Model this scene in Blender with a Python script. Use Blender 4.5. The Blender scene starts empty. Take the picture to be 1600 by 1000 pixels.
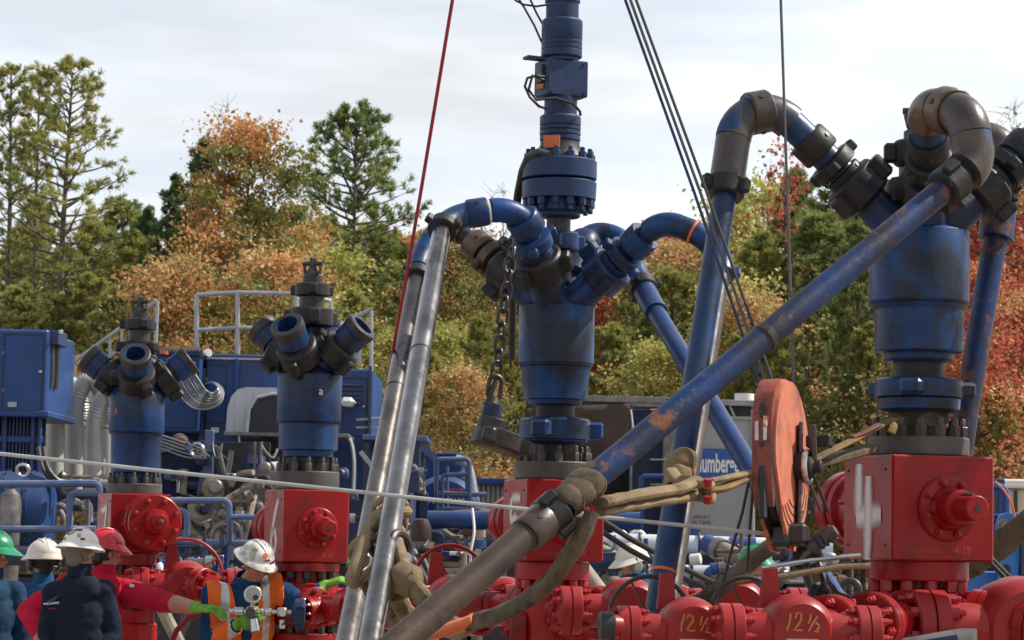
import bpy, math, random
import numpy as np
from mathutils import Vector as V, Matrix, noise as mnoise

SC = bpy.context.scene
COL = SC.collection
rnd = random.Random(7)
R = math.radians

# ------------------------------------------------------------------ camera
FPX = 4000.0
CAMP = V((0, 0, 1.8))
_p = math.atan(340 / FPX)
_r = 0.02
_up0 = V((0, -math.sin(_p), math.cos(_p)))
CF = V((0, math.cos(_p), math.sin(_p)))
CR = V((1, 0, 0)) * math.cos(_r) + _up0 * math.sin(_r)
CU = _up0 * math.cos(_r) - V((1, 0, 0)) * math.sin(_r)
cam = bpy.data.objects.new('camera', bpy.data.cameras.new('camera'))
COL.objects.link(cam)
cam.data.sensor_width = 36
cam.data.lens = 36 * FPX / 1600
cam.data.clip_end = 3000
cam.data.clip_start = 0.5
cam.data.dof.use_dof = True
cam.data.dof.focus_distance = 13.0
cam.data.dof.aperture_fstop = 11
mw = Matrix((CR, CU, -CF)).transposed().to_4x4()
mw.translation = CAMP
cam.matrix_world = mw
SC.camera = cam

# ------------------------------------------------------------------ sky and sun
SUN_AZ, SUN_EL = R(11), R(47)      # azimuth from +X, counter-clockwise
TO_SUN = V((math.cos(SUN_AZ) * math.cos(SUN_EL), math.sin(SUN_AZ) * math.cos(SUN_EL), math.sin(SUN_EL)))
world = bpy.data.worlds.new('World')
SC.world = world
world.use_nodes = True
nt = world.node_tree
nt.nodes.clear()
def wn(t, **k):
    n = nt.nodes.new(t)
    for a, b in k.items():
        setattr(n, a, b)
    return n
out = wn('ShaderNodeOutputWorld')
bg = wn('ShaderNodeBackground')
bg.inputs['Strength'].default_value = 0.097
sky = wn('ShaderNodeTexSky')
sky.sky_type = 'NISHITA'
sky.sun_disc = False
sky.sun_elevation = SUN_EL
sky.sun_rotation = math.pi / 2 - SUN_AZ
sky.air_density = 1.0
sky.dust_density = 1.6
tc = wn('ShaderNodeTexCoord')
mp = wn('ShaderNodeMapping')
mp.inputs['Scale'].default_value = (3.2, 1.0, 16.0)
mp.inputs['Rotation'].default_value = (0, R(2), 0)
mp.inputs['Location'].default_value = (0.7, 0.0, 0.35)
ns = wn('ShaderNodeTexNoise')
ns.inputs['Scale'].default_value = 2.1
ns.inputs['Detail'].default_value = 7
ns.inputs['Roughness'].default_value = 0.52
cr = wn('ShaderNodeValToRGB')
cr.color_ramp.elements[0].position = 0.34
cr.color_ramp.elements[0].color = (0.42, 0.42, 0.42, 1)
cr.color_ramp.elements[1].position = 0.60
cr.color_ramp.elements[1].color = (1, 1, 1, 1)
ns2 = wn('ShaderNodeTexNoise')
ns2.inputs['Scale'].default_value = 1.3
ns2.inputs['Detail'].default_value = 5
cr2 = wn('ShaderNodeValToRGB')
cr2.color_ramp.elements[0].position = 0.38
cr2.color_ramp.elements[0].color = (9.2, 9.45, 9.75, 1)
cr2.color_ramp.elements[1].position = 0.62
cr2.color_ramp.elements[1].color = (6.7, 6.9, 7.3, 1)
mx = wn('ShaderNodeMix', data_type='RGBA')
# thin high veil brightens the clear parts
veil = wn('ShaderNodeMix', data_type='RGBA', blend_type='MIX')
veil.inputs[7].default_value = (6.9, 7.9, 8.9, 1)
L = nt.links.new
# veil and clouds thinned towards the unseen zenith to cut fill light
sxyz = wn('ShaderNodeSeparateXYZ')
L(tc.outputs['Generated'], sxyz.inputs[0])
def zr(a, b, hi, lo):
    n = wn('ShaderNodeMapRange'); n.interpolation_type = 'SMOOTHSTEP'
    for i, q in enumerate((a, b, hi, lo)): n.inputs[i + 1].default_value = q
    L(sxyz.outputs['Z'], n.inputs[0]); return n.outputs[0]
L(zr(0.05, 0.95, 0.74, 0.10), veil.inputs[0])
cm = wn('ShaderNodeMath', operation='MULTIPLY')
L(cr.outputs['Color'], cm.inputs[0]); L(zr(0.15, 0.95, 1.0, 0.35), cm.inputs[1])
L(tc.outputs['Generated'], mp.inputs['Vector'])
L(mp.outputs['Vector'], ns.inputs['Vector'])
L(mp.outputs['Vector'], ns2.inputs['Vector'])
L(ns.outputs['Fac'], cr.inputs['Fac'])
L(ns2.outputs['Fac'], cr2.inputs['Fac'])
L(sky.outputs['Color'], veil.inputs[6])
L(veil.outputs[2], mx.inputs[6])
L(cr2.outputs['Color'], mx.inputs[7])
L(cm.outputs[0], mx.inputs[0])
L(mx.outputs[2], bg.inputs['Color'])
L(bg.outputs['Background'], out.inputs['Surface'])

sl = bpy.data.lights.new('sun', 'SUN')
sl.energy = 5.0
sl.angle = R(0.5)
sl.color = (1.0, 0.95, 0.86)
sun = bpy.data.objects.new('sun', sl)
COL.objects.link(sun)
sun.rotation_euler = TO_SUN.to_track_quat('Z', 'Y').to_euler()
sun.location = (20, -5, 30)

vs = SC.view_settings
vs.view_transform = 'Standard'
vs.look = 'None'
vs.gamma = 1
vs.exposure = 0.32
vs.use_curve_mapping = False
SC.cycles.max_bounces = 6
SC.cycles.transparent_max_bounces = 12
SC.cycles.sample_clamp_indirect = 4

# ------------------------------------------------------------------ helpers
def P(px, py, Y):
    """world point on the viewing ray of a photograph position, at depth Y"""
    d = CF + CR * ((px - 800) / FPX) + CU * ((500 - py) / FPX)
    return CAMP + d * (Y / d.y)

def S(Y):
    return Y / FPX

def frame(axis):
    a = V(axis).normalized()
    h = V((0, 0, 1)) if abs(a.z) < 0.9 else V((1, 0, 0))
    x = h.cross(a).normalized()
    return x, a.cross(x), a

def rotz(a):
    return Matrix.Rotation(a, 3, 'Z')

class MB:
    def __init__(s):
        s.v = []; s.f = []; s.uv = None
    def add(s, vs_, fs):
        o = len(s.v)
        s.v.extend(vs_)
        s.f.extend([tuple(i + o for i in f) for f in fs])
        return s
    def lathe(s, prof, o=(0, 0, 0), axis=(0, 0, 1), n=32, caps=True, sx=1, sy=1, rot=0.0):
        """prof: list of (distance along the axis, radius)"""
        x, y, a = frame(axis); o = V(o)
        if tuple(axis) == (0, 0, 1):
            x, y = V((1, 0, 0)), V((0, 1, 0))
        vv = []; ff = []
        for (t, r) in prof:
            for k in range(n):
                an = 2 * math.pi * k / n + rot
                vv.append(o + a * t + x * (r * sx * math.cos(an)) + y * (r * sy * math.sin(an)))
        m = len(prof)
        for i in range(m - 1):
            for k in range(n):
                k2 = (k + 1) % n
                ff.append((i * n + k, i * n + k2, (i + 1) * n + k2, (i + 1) * n + k))
        if caps:
            ff.append(tuple(range(n - 1, -1, -1)))
            ff.append(tuple((m - 1) * n + k for k in range(n)))
        return s.add(vv, ff)
    def cyl(s, a, b, r, r2=None, n=20, ch=0.0):
        a, b = V(a), V(b); l = (b - a).length
        r2 = r if r2 is None else r2
        if l < 1e-6: return s
        if ch:
            return s.lathe([(0, r - ch), (ch, r), (l - ch, r2), (l, r2 - ch)], a, b - a, n)
        return s.lathe([(0, r), (l, r2)], a, b - a, n)
    def box(s, c, size, M=None, b=0.0):
        c = V(c); hx, hy, hz = (d / 2 for d in size)
        M = M or Matrix.Identity(3)
        b = min(b, hx * .9, hy * .9, hz * .9)
        if b <= 0:
            vv = [c + M @ V((i * hx, j * hy, k * hz)) for i in (-1, 1) for j in (-1, 1) for k in (-1, 1)]
            return s.add(vv, [(0, 1, 3, 2), (4, 6, 7, 5), (0, 4, 5, 1), (2, 3, 7, 6), (0, 2, 6, 4), (1, 5, 7, 3)])
        vv = []; ix = {}
        for i in (-1, 1):
            for j in (-1, 1):
                for k in (-1, 1):
                    for ax in range(3):
                        q = [i * (hx - b), j * (hy - b), k * (hz - b)]
                        q[ax] = (i * hx, j * hy, k * hz)[ax]
                        ix[(i, j, k, ax)] = len(vv)
                        vv.append(c + M @ V(q))
        ff = []
        for i in (-1, 1):
            g = lambda t, ax: tuple(ix[q + (ax,)] for q in t)
            ff.append(g([(i, -1, -1), (i, i, -i) if i > 0 else (i, -1, 1), (i, 1, 1), (i, -1, 1) if i > 0 else (i, 1, -1)], 0))
            ff.append(g([(-1, i, -1), (-1, i, 1), (1, i, 1), (1, i, -1)][::i], 1))
            ff.append(g([(-1, -1, i), (1, -1, i), (1, 1, i), (-1, 1, i)][::i], 2))
            for j in (-1, 1):
                ff.append((ix[(i, j, -1, 0)], ix[(i, j, -1, 1)], ix[(i, j, 1, 1)], ix[(i, j, 1, 0)]))
                ff.append((ix[(i, -1, j, 0)], ix[(i, -1, j, 2)], ix[(i, 1, j, 2)], ix[(i, 1, j, 0)]))
                ff.append((ix[(-1, i, j, 1)], ix[(-1, i, j, 2)], ix[(1, i, j, 2)], ix[(1, i, j, 1)]))
                for k in (-1, 1):
                    ff.append((ix[(i, j, k, 0)], ix[(i, j, k, 1)], ix[(i, j, k, 2)]))
        return s.add(vv, ff)
    def bar(s, a, b, w, h, b_=0.0):
        """rectangular bar from a to b; w across, h up"""
        a, b = V(a), V(b); d = b - a
        x, y, ax = frame(d)
        M = Matrix((x, y, ax)).transposed()
        return s.box((a + b) / 2, (w, h, d.length), M, b_)
    def tube(s, pts, r, n=12, caps=True, flat=1.0):
        pts = [V(p) for p in pts]
        rr = list(r) if isinstance(r, (list, tuple)) else [r] * len(pts)
        m = len(pts); vv = []; ff = []
        T = []
        for i in range(m):
            t = pts[min(i + 1, m - 1)] - pts[max(i - 1, 0)]
            T.append(t.normalized() if t.length > 1e-9 else V((0, 0, 1)))
        x, y, _ = frame(T[0])
        for i in range(m):
            x = (x - T[i] * x.dot(T[i])).normalized()
            y = T[i].cross(x)
            for k in range(n):
                an = 2 * math.pi * k / n
                vv.append(pts[i] + x * (rr[i] * math.cos(an)) + y * (rr[i] * flat * math.sin(an)))
        for i in range(m - 1):
            for k in range(n):
                k2 = (k + 1) % n
                ff.append((i * n + k, i * n + k2, (i + 1) * n + k2, (i + 1) * n + k))
        if caps:
            ff.append(tuple(range(n - 1, -1, -1)))
            ff.append(tuple((m - 1) * n + k for k in range(n)))
        return s.add(vv, ff)
    def torus(s, c, axis, Rr, r, n=32, m=10, a0=0, a1=2 * math.pi):
        x, y, a = frame(axis); c = V(c)
        full = abs(a1 - a0 - 2 * math.pi) < 1e-6
        N = n if full else n + 1
        pts = [c + x * (Rr * math.cos(a0 + (a1 - a0) * k / n)) + y * (Rr * math.sin(a0 + (a1 - a0) * k / n)) for k in range(N)]
        if not full:
            return s.tube(pts, r, m)
        vv = []; ff = []
        for k in range(n):
            rad = (pts[k] - c).normalized()
            for j in range(m):
                b = 2 * math.pi * j / m
                vv.append(pts[k] + rad * (r * math.cos(b)) + a * (r * math.sin(b)))
        for k in range(n):
            for j in range(m):
                ff.append((k * m + j, ((k + 1) % n) * m + j, ((k + 1) % n) * m + (j + 1) % m, k * m + (j + 1) % m))
        return s.add(vv, ff)
    def prism(s, poly, o, ux, uy, depth):
        """polygon in the plane (o, ux, uy) extruded by the vector depth"""
        o, ux, uy, depth = V(o), V(ux), V(uy), V(depth)
        n = len(poly)
        a = [o + ux * p[0] + uy * p[1] for p in poly]
        return s.add(a + [q + depth for q in a],
                     [tuple(range(n))[::-1], tuple(range(n, 2 * n))] + [(i, (i + 1) % n, n + (i + 1) % n, n + i) for i in range(n)])
    def mesh(s, name, off=V((0, 0, 0)), smooth=32):
        me = bpy.data.meshes.new(name)
        me.from_pydata([tuple(V(p) - off) for p in s.v], [], s.f)
        me.update()
        if smooth:
            me.polygons.foreach_set('use_smooth', [True] * len(me.polygons))
            me.set_sharp_from_angle(angle=R(smooth))
        return me
    def build(s, name, mat, parent=None, smooth=32):
        off = ROOTLOC.get(parent.name, V((0, 0, 0))) if parent else V((0, 0, 0))
        me = s.mesh(name, off, smooth)
        me.materials.append(mat)
        o = bpy.data.objects.new(name, me)
        COL.objects.link(o)
        if parent:
            o.parent = parent
            ROOTLOC[o.name] = off
        return o

ROOTLOC = {}
def thing(name, label, cat, loc, group=None):
    o = bpy.data.objects.new(name, None)
    o.empty_display_size = 0.1
    COL.objects.link(o)
    o.location = V(loc)
    o['label'] = label; o['category'] = cat
    if group: o['group'] = group
    ROOTLOC[o.name] = V(loc)
    return o
def tag(o, label=None, cat=None, group=None, kind=None):
    if label: o['label'] = label
    if cat: o['category'] = cat
    if group: o['group'] = group
    if kind: o['kind'] = kind
    return o
def inst(name, me, parent, loc, rot=None, scale=None):
    """a part that shares mesh data; loc in world space"""
    o = bpy.data.objects.new(name, me)
    COL.objects.link(o)
    o.parent = parent
    o.location = V(loc) - ROOTLOC.get(parent.name, V((0, 0, 0)))
    if rot is not None:
        o.rotation_euler = rot.to_euler() if hasattr(rot, 'to_euler') else rot
    if scale: o.scale = scale
    return o
def copy_tree(o, parent=None):
    c = o.copy(); COL.objects.link(c)
    c.parent = parent
    for ch in list(o.children):
        copy_tree(ch, c)
    return c
def axis_rot(axis):
    x, y, a = frame(axis)
    return Matrix((x, y, a)).transposed()

# ------------------------------------------------------------------ materials
def mat(name, col, rough=0.5, metal=0.0, **k):
    return worn(name, col, rough=rough, metal=metal, **k)

def worn(name, col, rough=0.45, metal=0.0, col2=None, mix=0.35, scale=6.0, grime=0.0, grime_col=(0.025, 0.022, 0.02),
         chips=0.0, chip_col=(0.16, 0.07, 0.035), streak=0.0, streak_col=(0.05, 0.04, 0.03), bump=0.15, bscale=60.0,
         dust=0.0, dust_col=(0.32, 0.27, 0.21), spec=0.5, coat=0.0, chip_scale=14.0):
    m = bpy.data.materials.new(name); m.use_nodes = True
    t = m.node_tree; N = t.nodes; Lk = t.links.new
    bs = N['Principled BSDF']
    tcn = N.new('ShaderNodeTexCoord'); oi = N.new('ShaderNodeObjectInfo')
    sc = N.new('ShaderNodeVectorMath'); sc.operation = 'SCALE'
    comb = N.new('ShaderNodeCombineXYZ')
    Lk(oi.outputs['Random'], comb.inputs[0]); Lk(oi.outputs['Random'], comb.inputs[1]); Lk(oi.outputs['Random'], comb.inputs[2])
    sc.inputs['Scale'].default_value = 37.0
    Lk(comb.outputs[0], sc.inputs[0])
    ad = N.new('ShaderNodeVectorMath'); ad.operation = 'ADD'
    Lk(tcn.outputs['Object'], ad.inputs[0]); Lk(sc.outputs[0], ad.inputs[1])
    vec = ad.outputs[0]
    def noise(s, det=6, ro=0.6, v=None):
        n = N.new('ShaderNodeTexNoise'); n.inputs['Scale'].default_value = s
        n.inputs['Detail'].default_value = det; n.inputs['Roughness'].default_value = ro
        Lk(v or vec, n.inputs['Vector']); return n.outputs['Fac']
    def ramp(f, a, b, hi=1.0):
        n = N.new('ShaderNodeMapRange'); n.inputs[1].default_value = a; n.inputs[2].default_value = b
        n.inputs[4].default_value = hi; n.clamp = True
        Lk(f, n.inputs[0]); return n.outputs[0]
    def mixc(f, a, b):
        n = N.new('ShaderNodeMix'); n.data_type = 'RGBA'
        Lk(f, n.inputs[0])
        for i, q in ((6, a), (7, b)):
            if isinstance(q, tuple): n.inputs[i].default_value = q + (1,)
            else: Lk(q, n.inputs[i])
        return n.outputs[2]
    c2 = col2 or tuple(min(1, x * 0.62) for x in col)
    cur = mixc(ramp(noise(scale), 0.35, 0.68, mix * 2 if mix < .5 else 1.0), col, c2)
    rsock = None
    rough_n = ramp(noise(scale * 1.7), 0.3, 0.7, 0.22)
    if streak:
        mpn = N.new('ShaderNodeMapping'); mpn.inputs['Scale'].default_value = (26, 26, 1.6)
        Lk(vec, mpn.inputs['Vector'])
        cur = mixc(ramp(noise(1.0, 5, .65, mpn.outputs[0]), 0.56 - 0.1 * streak, 0.74, min(1, streak)), cur, streak_col)
    if dust:
        g = N.new('ShaderNodeNewGeometry'); sx = N.new('ShaderNodeSeparateXYZ')
        Lk(g.outputs['Normal'], sx.inputs[0])
        up = ramp(sx.outputs['Z'], 0.2, 1.0, 1.0)
        ml = N.new('ShaderNodeMath'); ml.operation = 'MULTIPLY_ADD'
        Lk(up, ml.inputs[0]); ml.inputs[1].default_value = dust; ml.inputs[2].default_value = dust * 0.25
        m3 = N.new('ShaderNodeMath'); m3.operation = 'MULTIPLY'
        Lk(ml.outputs[0], m3.inputs[0]); Lk(ramp(noise(scale * .8, 8, .7), 0.3, 0.65), m3.inputs[1])
        cur = mixc(m3.outputs[0], cur, dust_col)
    if grime:
        cur = mixc(ramp(noise(scale * .55, 9, .72), 0.62 - 0.22 * grime, 0.76 - 0.20 * grime, min(1, .55 + grime * .45)), cur, grime_col)
    mask = None
    if chips:
        mask = ramp(noise(chip_scale, 10, .74), 0.70 - 0.16 * chips, 0.73 - 0.13 * chips)
        cur = mixc(mask, cur, chip_col)
    if chips >= .3:
        # small nicks and scratches that show a lighter, dustier paint
        mps = N.new('ShaderNodeMapping'); mps.inputs['Scale'].default_value = (1, 1, .35); mps.inputs['Rotation'].default_value = (.5, .3, .2)
        Lk(vec, mps.inputs['Vector'])
        nk_ = ramp(noise(70, 4, .8, mps.outputs[0]), .66, .70, .55)
        gate = ramp(noise(7, 3, .6), .48, .62)
        mm = N.new('ShaderNodeMath'); mm.operation = 'MULTIPLY'; Lk(nk_, mm.inputs[0]); Lk(gate, mm.inputs[1])
        cur = mixc(mm.outputs[0], cur, tuple(min(.5, x * 1.6 + .05) for x in col))
    Lk(cur, bs.inputs['Base Color'])
    addn = N.new('ShaderNodeMath'); addn.operation = 'ADD'
    Lk(rough_n, addn.inputs[0]); addn.inputs[1].default_value = max(0.05, rough - 0.1)
    rs = addn.outputs[0]
    if mask is not None:
        a2 = N.new('ShaderNodeMath'); a2.operation = 'MULTIPLY_ADD'
        Lk(mask, a2.inputs[0]); a2.inputs[1].default_value = 0.3; Lk(rs, a2.inputs[2]); rs = a2.outputs[0]
    Lk(rs, bs.inputs['Roughness'])
    bs.inputs['Metallic'].default_value = metal
    bs.inputs['Specular IOR Level'].default_value = spec
    bs.inputs['Coat Weight'].default_value = coat
    if bump:
        bn = N.new('ShaderNodeBump'); bn.inputs['Strength'].default_value = bump; bn.inputs['Distance'].default_value = 0.004
        Lk(noise(bscale, 6, .6), bn.inputs['Height']); Lk(bn.outputs[0], bs.inputs['Normal'])
    return m

M_ = {}
M_['blue'] = worn('blue_paint', (0.004, 0.052, 0.195), 0.38, col2=(0.004, 0.027, 0.095), mix=.5, scale=5, grime=.85, grime_col=(0.012, 0.013, 0.017), streak=.6, streak_col=(0.02, 0.018, 0.018),
                  chips=.62, chip_col=(0.055, 0.034, 0.026), dust=.03, bump=.3, spec=.3)
M_['blue_clean'] = worn('blue_paint_even', (0.005, 0.044, 0.175), 0.38, col2=(0.005, 0.026, 0.10), mix=.45, scale=4, grime=.5, chips=.2, streak=.35, dust=.08, bump=.15, spec=.35)
M_['mast'] = worn('mast_blue_paint', (0.012, 0.034, 0.10), 0.44, col2=(0.009, 0.022, 0.065), scale=7, grime=.4, grime_col=(.015, .015, .02), chips=.30,
                  chip_col=(0.20, 0.18, 0.15), dust=.05, bump=.25, spec=.3)
M_['bluepipe'] = worn('blue_pipe_paint', (0.004, 0.043, 0.15), 0.36, col2=(0.004, 0.020, 0.065), scale=5, mix=.5, grime=.7, grime_col=(.012, .012, .016), streak=.4, chips=.62,
                      chip_col=(0.11, 0.05, 0.03), dust=.03, bump=.3, chip_scale=9, spec=.4)
M_['rustpipe'] = worn('rusty_blue_pipe_paint', (0.005, 0.036, 0.14), 0.42, col2=(0.009, 0.016, 0.04), mix=.5, scale=5, grime=.85, grime_col=(.018, .015, .015), chips=1.0,
                      chip_col=(0.15, 0.055, 0.022), bump=.4, chip_scale=6.5, spec=.35)
M_['elbow'] = worn('worn_elbow', (0.085, 0.060, 0.045), 0.34, col2=(0.030, 0.028, 0.030), mix=.65, scale=4, grime=.6, grime_col=(.02, .018, .018), chips=.95,
                   chip_col=(0.008, 0.040, 0.13), bump=.3, chip_scale=3.5, spec=.45)
M_['bronze'] = worn('bare_brown_elbow', (0.15, 0.085, 0.052), 0.32, col2=(0.040, 0.034, 0.034), mix=.6, scale=4, grime=.6, grime_col=(.025, .02, .018), chips=.5,
                    chip_col=(0.20, 0.12, 0.08), bump=.25, metal=.25)
M_['nut'] = worn('greasy_union_iron', (0.012, 0.015, 0.022), 0.44, col2=(0.028, 0.022, 0.018), mix=.6, scale=8, grime=.5, grime_col=(.01, .009, .009), chips=.55,
                 chip_col=(0.075, 0.045, 0.03), dust=0, bump=.4, spec=.28)
M_['dark'] = worn('dark_iron', (0.018, 0.016, 0.016), 0.42, col2=(0.040, 0.031, 0.026), mix=.5, scale=9, chips=.45, chip_col=(0.075, 0.045, 0.03), bump=.4, spec=.4)
M_['steelpipe'] = worn('bare_steel_pipe', (0.30, 0.295, 0.295), 0.22, metal=.92, col2=(0.15, 0.135, 0.125), mix=.6, scale=4, grime=.4,
                       grime_col=(0.10, 0.075, 0.06), streak=.5, streak_col=(0.12, 0.10, 0.09), chips=.4, chip_col=(0.17, 0.12, 0.09), bump=.10, chip_scale=5)
M_['steelpipe2'] = worn('dull_steel_pipe', (0.21, 0.19, 0.175), 0.30, metal=.8, col2=(0.12, 0.10, 0.09), mix=.6, scale=4, grime=.4, grime_col=(.07, .055, .045), streak=.4, streak_col=(.09, .075, .065), chips=.4, chip_col=(.15, .105, .08), bump=.12, chip_scale=5)
M_['brownpipe'] = worn('brown_steel_pipe', (0.075, 0.050, 0.036), 0.48, spec=.22, col2=(0.030, 0.024, 0.022), mix=.55, scale=5, grime=.55, grime_col=(.018, .014, .013),
                       chips=.6, chip_col=(0.13, 0.065, 0.034), bump=.25, chip_scale=6)
M_['flange'] = worn('grey_flange_steel', (0.085, 0.075, 0.068), 0.55, col2=(0.055, 0.05, 0.048), mix=.5, scale=7, grime=.4, chips=.35,
                    chip_col=(0.16, 0.12, 0.09), bump=.3, metal=.2)
M_['orange_shade'] = worn('shaded_orange_edge_paint', (0.29, 0.055, 0.025), 0.5, col2=(.17, .034, .018), mix=.5, scale=7, grime=.6, grime_col=(.05, .025, .02), chips=.7, chip_col=(.06, .04, .035), bump=.35)  # sheave orange darkened: the shade on the guard side is put into the colour
M_['bolt'] = worn('rusty_bolt', (0.028, 0.023, 0.021), 0.45, col2=(0.07, 0.038, 0.024), mix=.5, scale=20, bump=.2)
M_['red'] = worn('red_enamel', (0.31, 0.004, 0.006), 0.32, spec=.28, col2=(0.22, 0.004, 0.005), mix=.45, scale=4, grime=.55, grime_col=(0.10, 0.012, 0.010),
                 streak=.45, streak_col=(0.16, 0.010, 0.010), chips=.36, chip_col=(0.13, 0.03, 0.022), dust=.04, bump=.22)
M_['red_dust'] = worn('dusty_red_enamel', (0.30, 0.007, 0.010), 0.36, spec=.32, col2=(0.22, 0.008, 0.010), mix=.4, scale=4, grime=.2, grime_col=(0.12, 0.02, 0.02),
                      chips=.15, chip_col=(0.34, 0.2, 0.15), dust=.15, dust_col=(0.42, 0.16, 0.14), bump=.12)
M_['redbolt'] = worn('red_painted_bolt', (0.36, 0.012, 0.016), 0.36, grime=.2, bump=.1)
M_['orange'] = worn('orange_sheave_paint', (0.50, 0.145, 0.075), 0.55, col2=(0.44, 0.13, 0.075), mix=.5, scale=5, grime=.5, grime_col=(0.12, 0.055, 0.035),
                    chips=.62, chip_col=(0.20, 0.10, 0.065), streak=.5, streak_col=(0.30, 0.10, 0.06), bump=.3)
M_['sling'] = worn('tan_sling_webbing', (0.27, 0.20, 0.12), 0.9, col2=(0.17, 0.12, 0.07), mix=.5, scale=10, grime=.5, grime_col=(0.06, 0.045, 0.03), bump=.8, bscale=130, spec=.15)
M_['sling_dark'] = worn('dirty_sling_webbing', (0.15, 0.11, 0.07), 0.9, col2=(0.08, 0.065, 0.045), mix=.5, scale=9, grime=.6, bump=.8, bscale=120, spec=.15)
M_['black'] = worn('black_rubber', (0.022, 0.022, 0.024), 0.5, bump=.15)
M_['wire'] = worn('grey_wire_rope', (0.10, 0.10, 0.105), 0.45, metal=.4, bump=.5, bscale=300)
M_['whitewire'] = worn('pale_wireline', (0.46, 0.46, 0.45), 0.4, metal=.2, bump=.3, bscale=300)
M_['redrope'] = worn('dark_red_rope', (0.27, 0.015, 0.03), 0.6, bump=.5, bscale=250)
M_['chrome'] = worn('chromed_steel', (0.55, 0.55, 0.56), 0.22, metal=.85, col2=(0.35, 0.33, 0.31), bump=.06, grime=.15)
M_['white'] = worn('dirty_white_paint', (0.72, 0.71, 0.68), 0.4, col2=(0.6, 0.58, 0.54), scale=3, dust=.25, grime=.12, grime_col=(0.3, 0.27, 0.24), bump=.08)
M_['spray'] = worn('white_spray_paint', (0.62, 0.58, 0.57), 0.6, bump=.1)
M_['yellowmark'] = worn('yellow_paint_marker', (0.50, 0.19, 0.04), 0.6, bump=0)
M_['faintmark'] = worn('faint_orange_marker', (0.42, 0.055, 0.02), 0.6, bump=0)
M_['tanpatch'] = worn('tan_tape_patch', (0.50, 0.36, 0.20), 0.6, bump=.1)
M_['orangering'] = worn('orange_band_paint', (0.62, 0.14, 0.04), 0.5, bump=.1)
# ------------------------------------------------------------------ large structure: wellheads
_hex = {}
def hexbolt(r, h, m):
    """a hex nut on a stud end, axis +Z, base at 0 (shared mesh)"""
    k = (round(r, 4), round(h, 4), m.name)
    if k not in _hex:
        b = MB()
        b.lathe([(0, r), (h * .82, r), (h * .9, r * .88)], n=6)
        b.lathe([(h * .9, r * .58), (h * 1.45, r * .58), (h * 1.55, r * .45)], n=10)
        me = b.mesh('bolt'); me.materials.append(m); _hex[k] = me
    return _hex[k]

def ring_bolts(parent, c, axis, Rr, r, h, n, m, a0=0.1, name='bolt'):
    x, y, a = frame(axis)
    if abs(a.z) > .99: x, y = V((1, 0, 0)), V((0, 1, 0))
    rot = axis_rot(axis)
    for k in range(n):
        an = a0 + 2 * math.pi * k / n
        inst(name, hexbolt(r, h, m), parent, V(c) + x * (Rr * math.cos(an)) + y * (Rr * math.sin(an)), rot)

def nut_mb(c, axis, r, h, lugs=3, a0=0.3, hole=None):
    """hammer union wing nut: ring with lugs"""
    b = MB(); x, y, a = frame(axis); c = V(c)
    ch = h * .12
    b.lathe([(-h / 2, r * .80), (-h / 2 + ch * .3, r * .9), (-h / 2 + ch, r), (h / 2 - ch, r), (h / 2 - ch * .3, r * .92), (h / 2, r * .74)], c, axis, 36)
    for k in range(lugs):
        an = a0 + 2 * math.pi * k / lugs
        d = x * math.cos(an) + y * math.sin(an)
        t = a.cross(d)
        Mx = Matrix((d, t, a)).transposed()
        b.box(c + d * (r * 1.10), (r * .50, r * .52, h * .72), Mx, r * .08)
    return b

def pathpt(pts, q):
    """nearest point and tangent on a polyline"""
    best = None
    for i in range(len(pts) - 1):
        a, b = pts[i], pts[i + 1]; d = b - a
        t = max(0, min(1, (q - a).dot(d) / max(1e-9, d.length_squared)))
        p = a + d * t; e = (p - q).length
        if best is None or e < best[0]: best = (e, p, d.normalized())
    return best[1], best[2]

def fillet(pts, radii, n=14):
    """split a polyline into straight runs and elbow arcs: [('pipe'|'elbow', [points])]"""
    segs = []; cur = pts[0]
    for i in range(1, len(pts) - 1):
        a, b, c = pts[i - 1], pts[i], pts[i + 1]
        u = (a - b).normalized(); w = (c - b).normalized()
        ang = math.acos(max(-1, min(1, u.dot(w))))
        rr = radii[i - 1]
        t = rr / math.tan(ang / 2)
        t = min(t, (b - cur).length * .98, (c - b).length * (.55 if i < len(pts) - 2 else .95))
        rr = t * math.tan(ang / 2)
        p0, p1 = b + u * t, b + w * t
        bis = (u + w).normalized(); cc = b + bis * (rr / math.sin(ang / 2))
        v0, v1 = p0 - cc, p1 - cc
        tot = v0.angle(v1)
        axis = v0.cross(v1).normalized()
        arc = [cc + Matrix.Rotation(tot * k / n, 3, axis) @ v0 for k in range(n + 1)]
        if (p0 - cur).length > 1e-3: segs.append(('pipe', [cur.copy(), p0]))
        segs.append(('elbow' if tot > .45 else 'bend', arc)); cur = p1
    segs.append(('pipe', [cur.copy(), pts[-1]]))
    return segs

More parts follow.
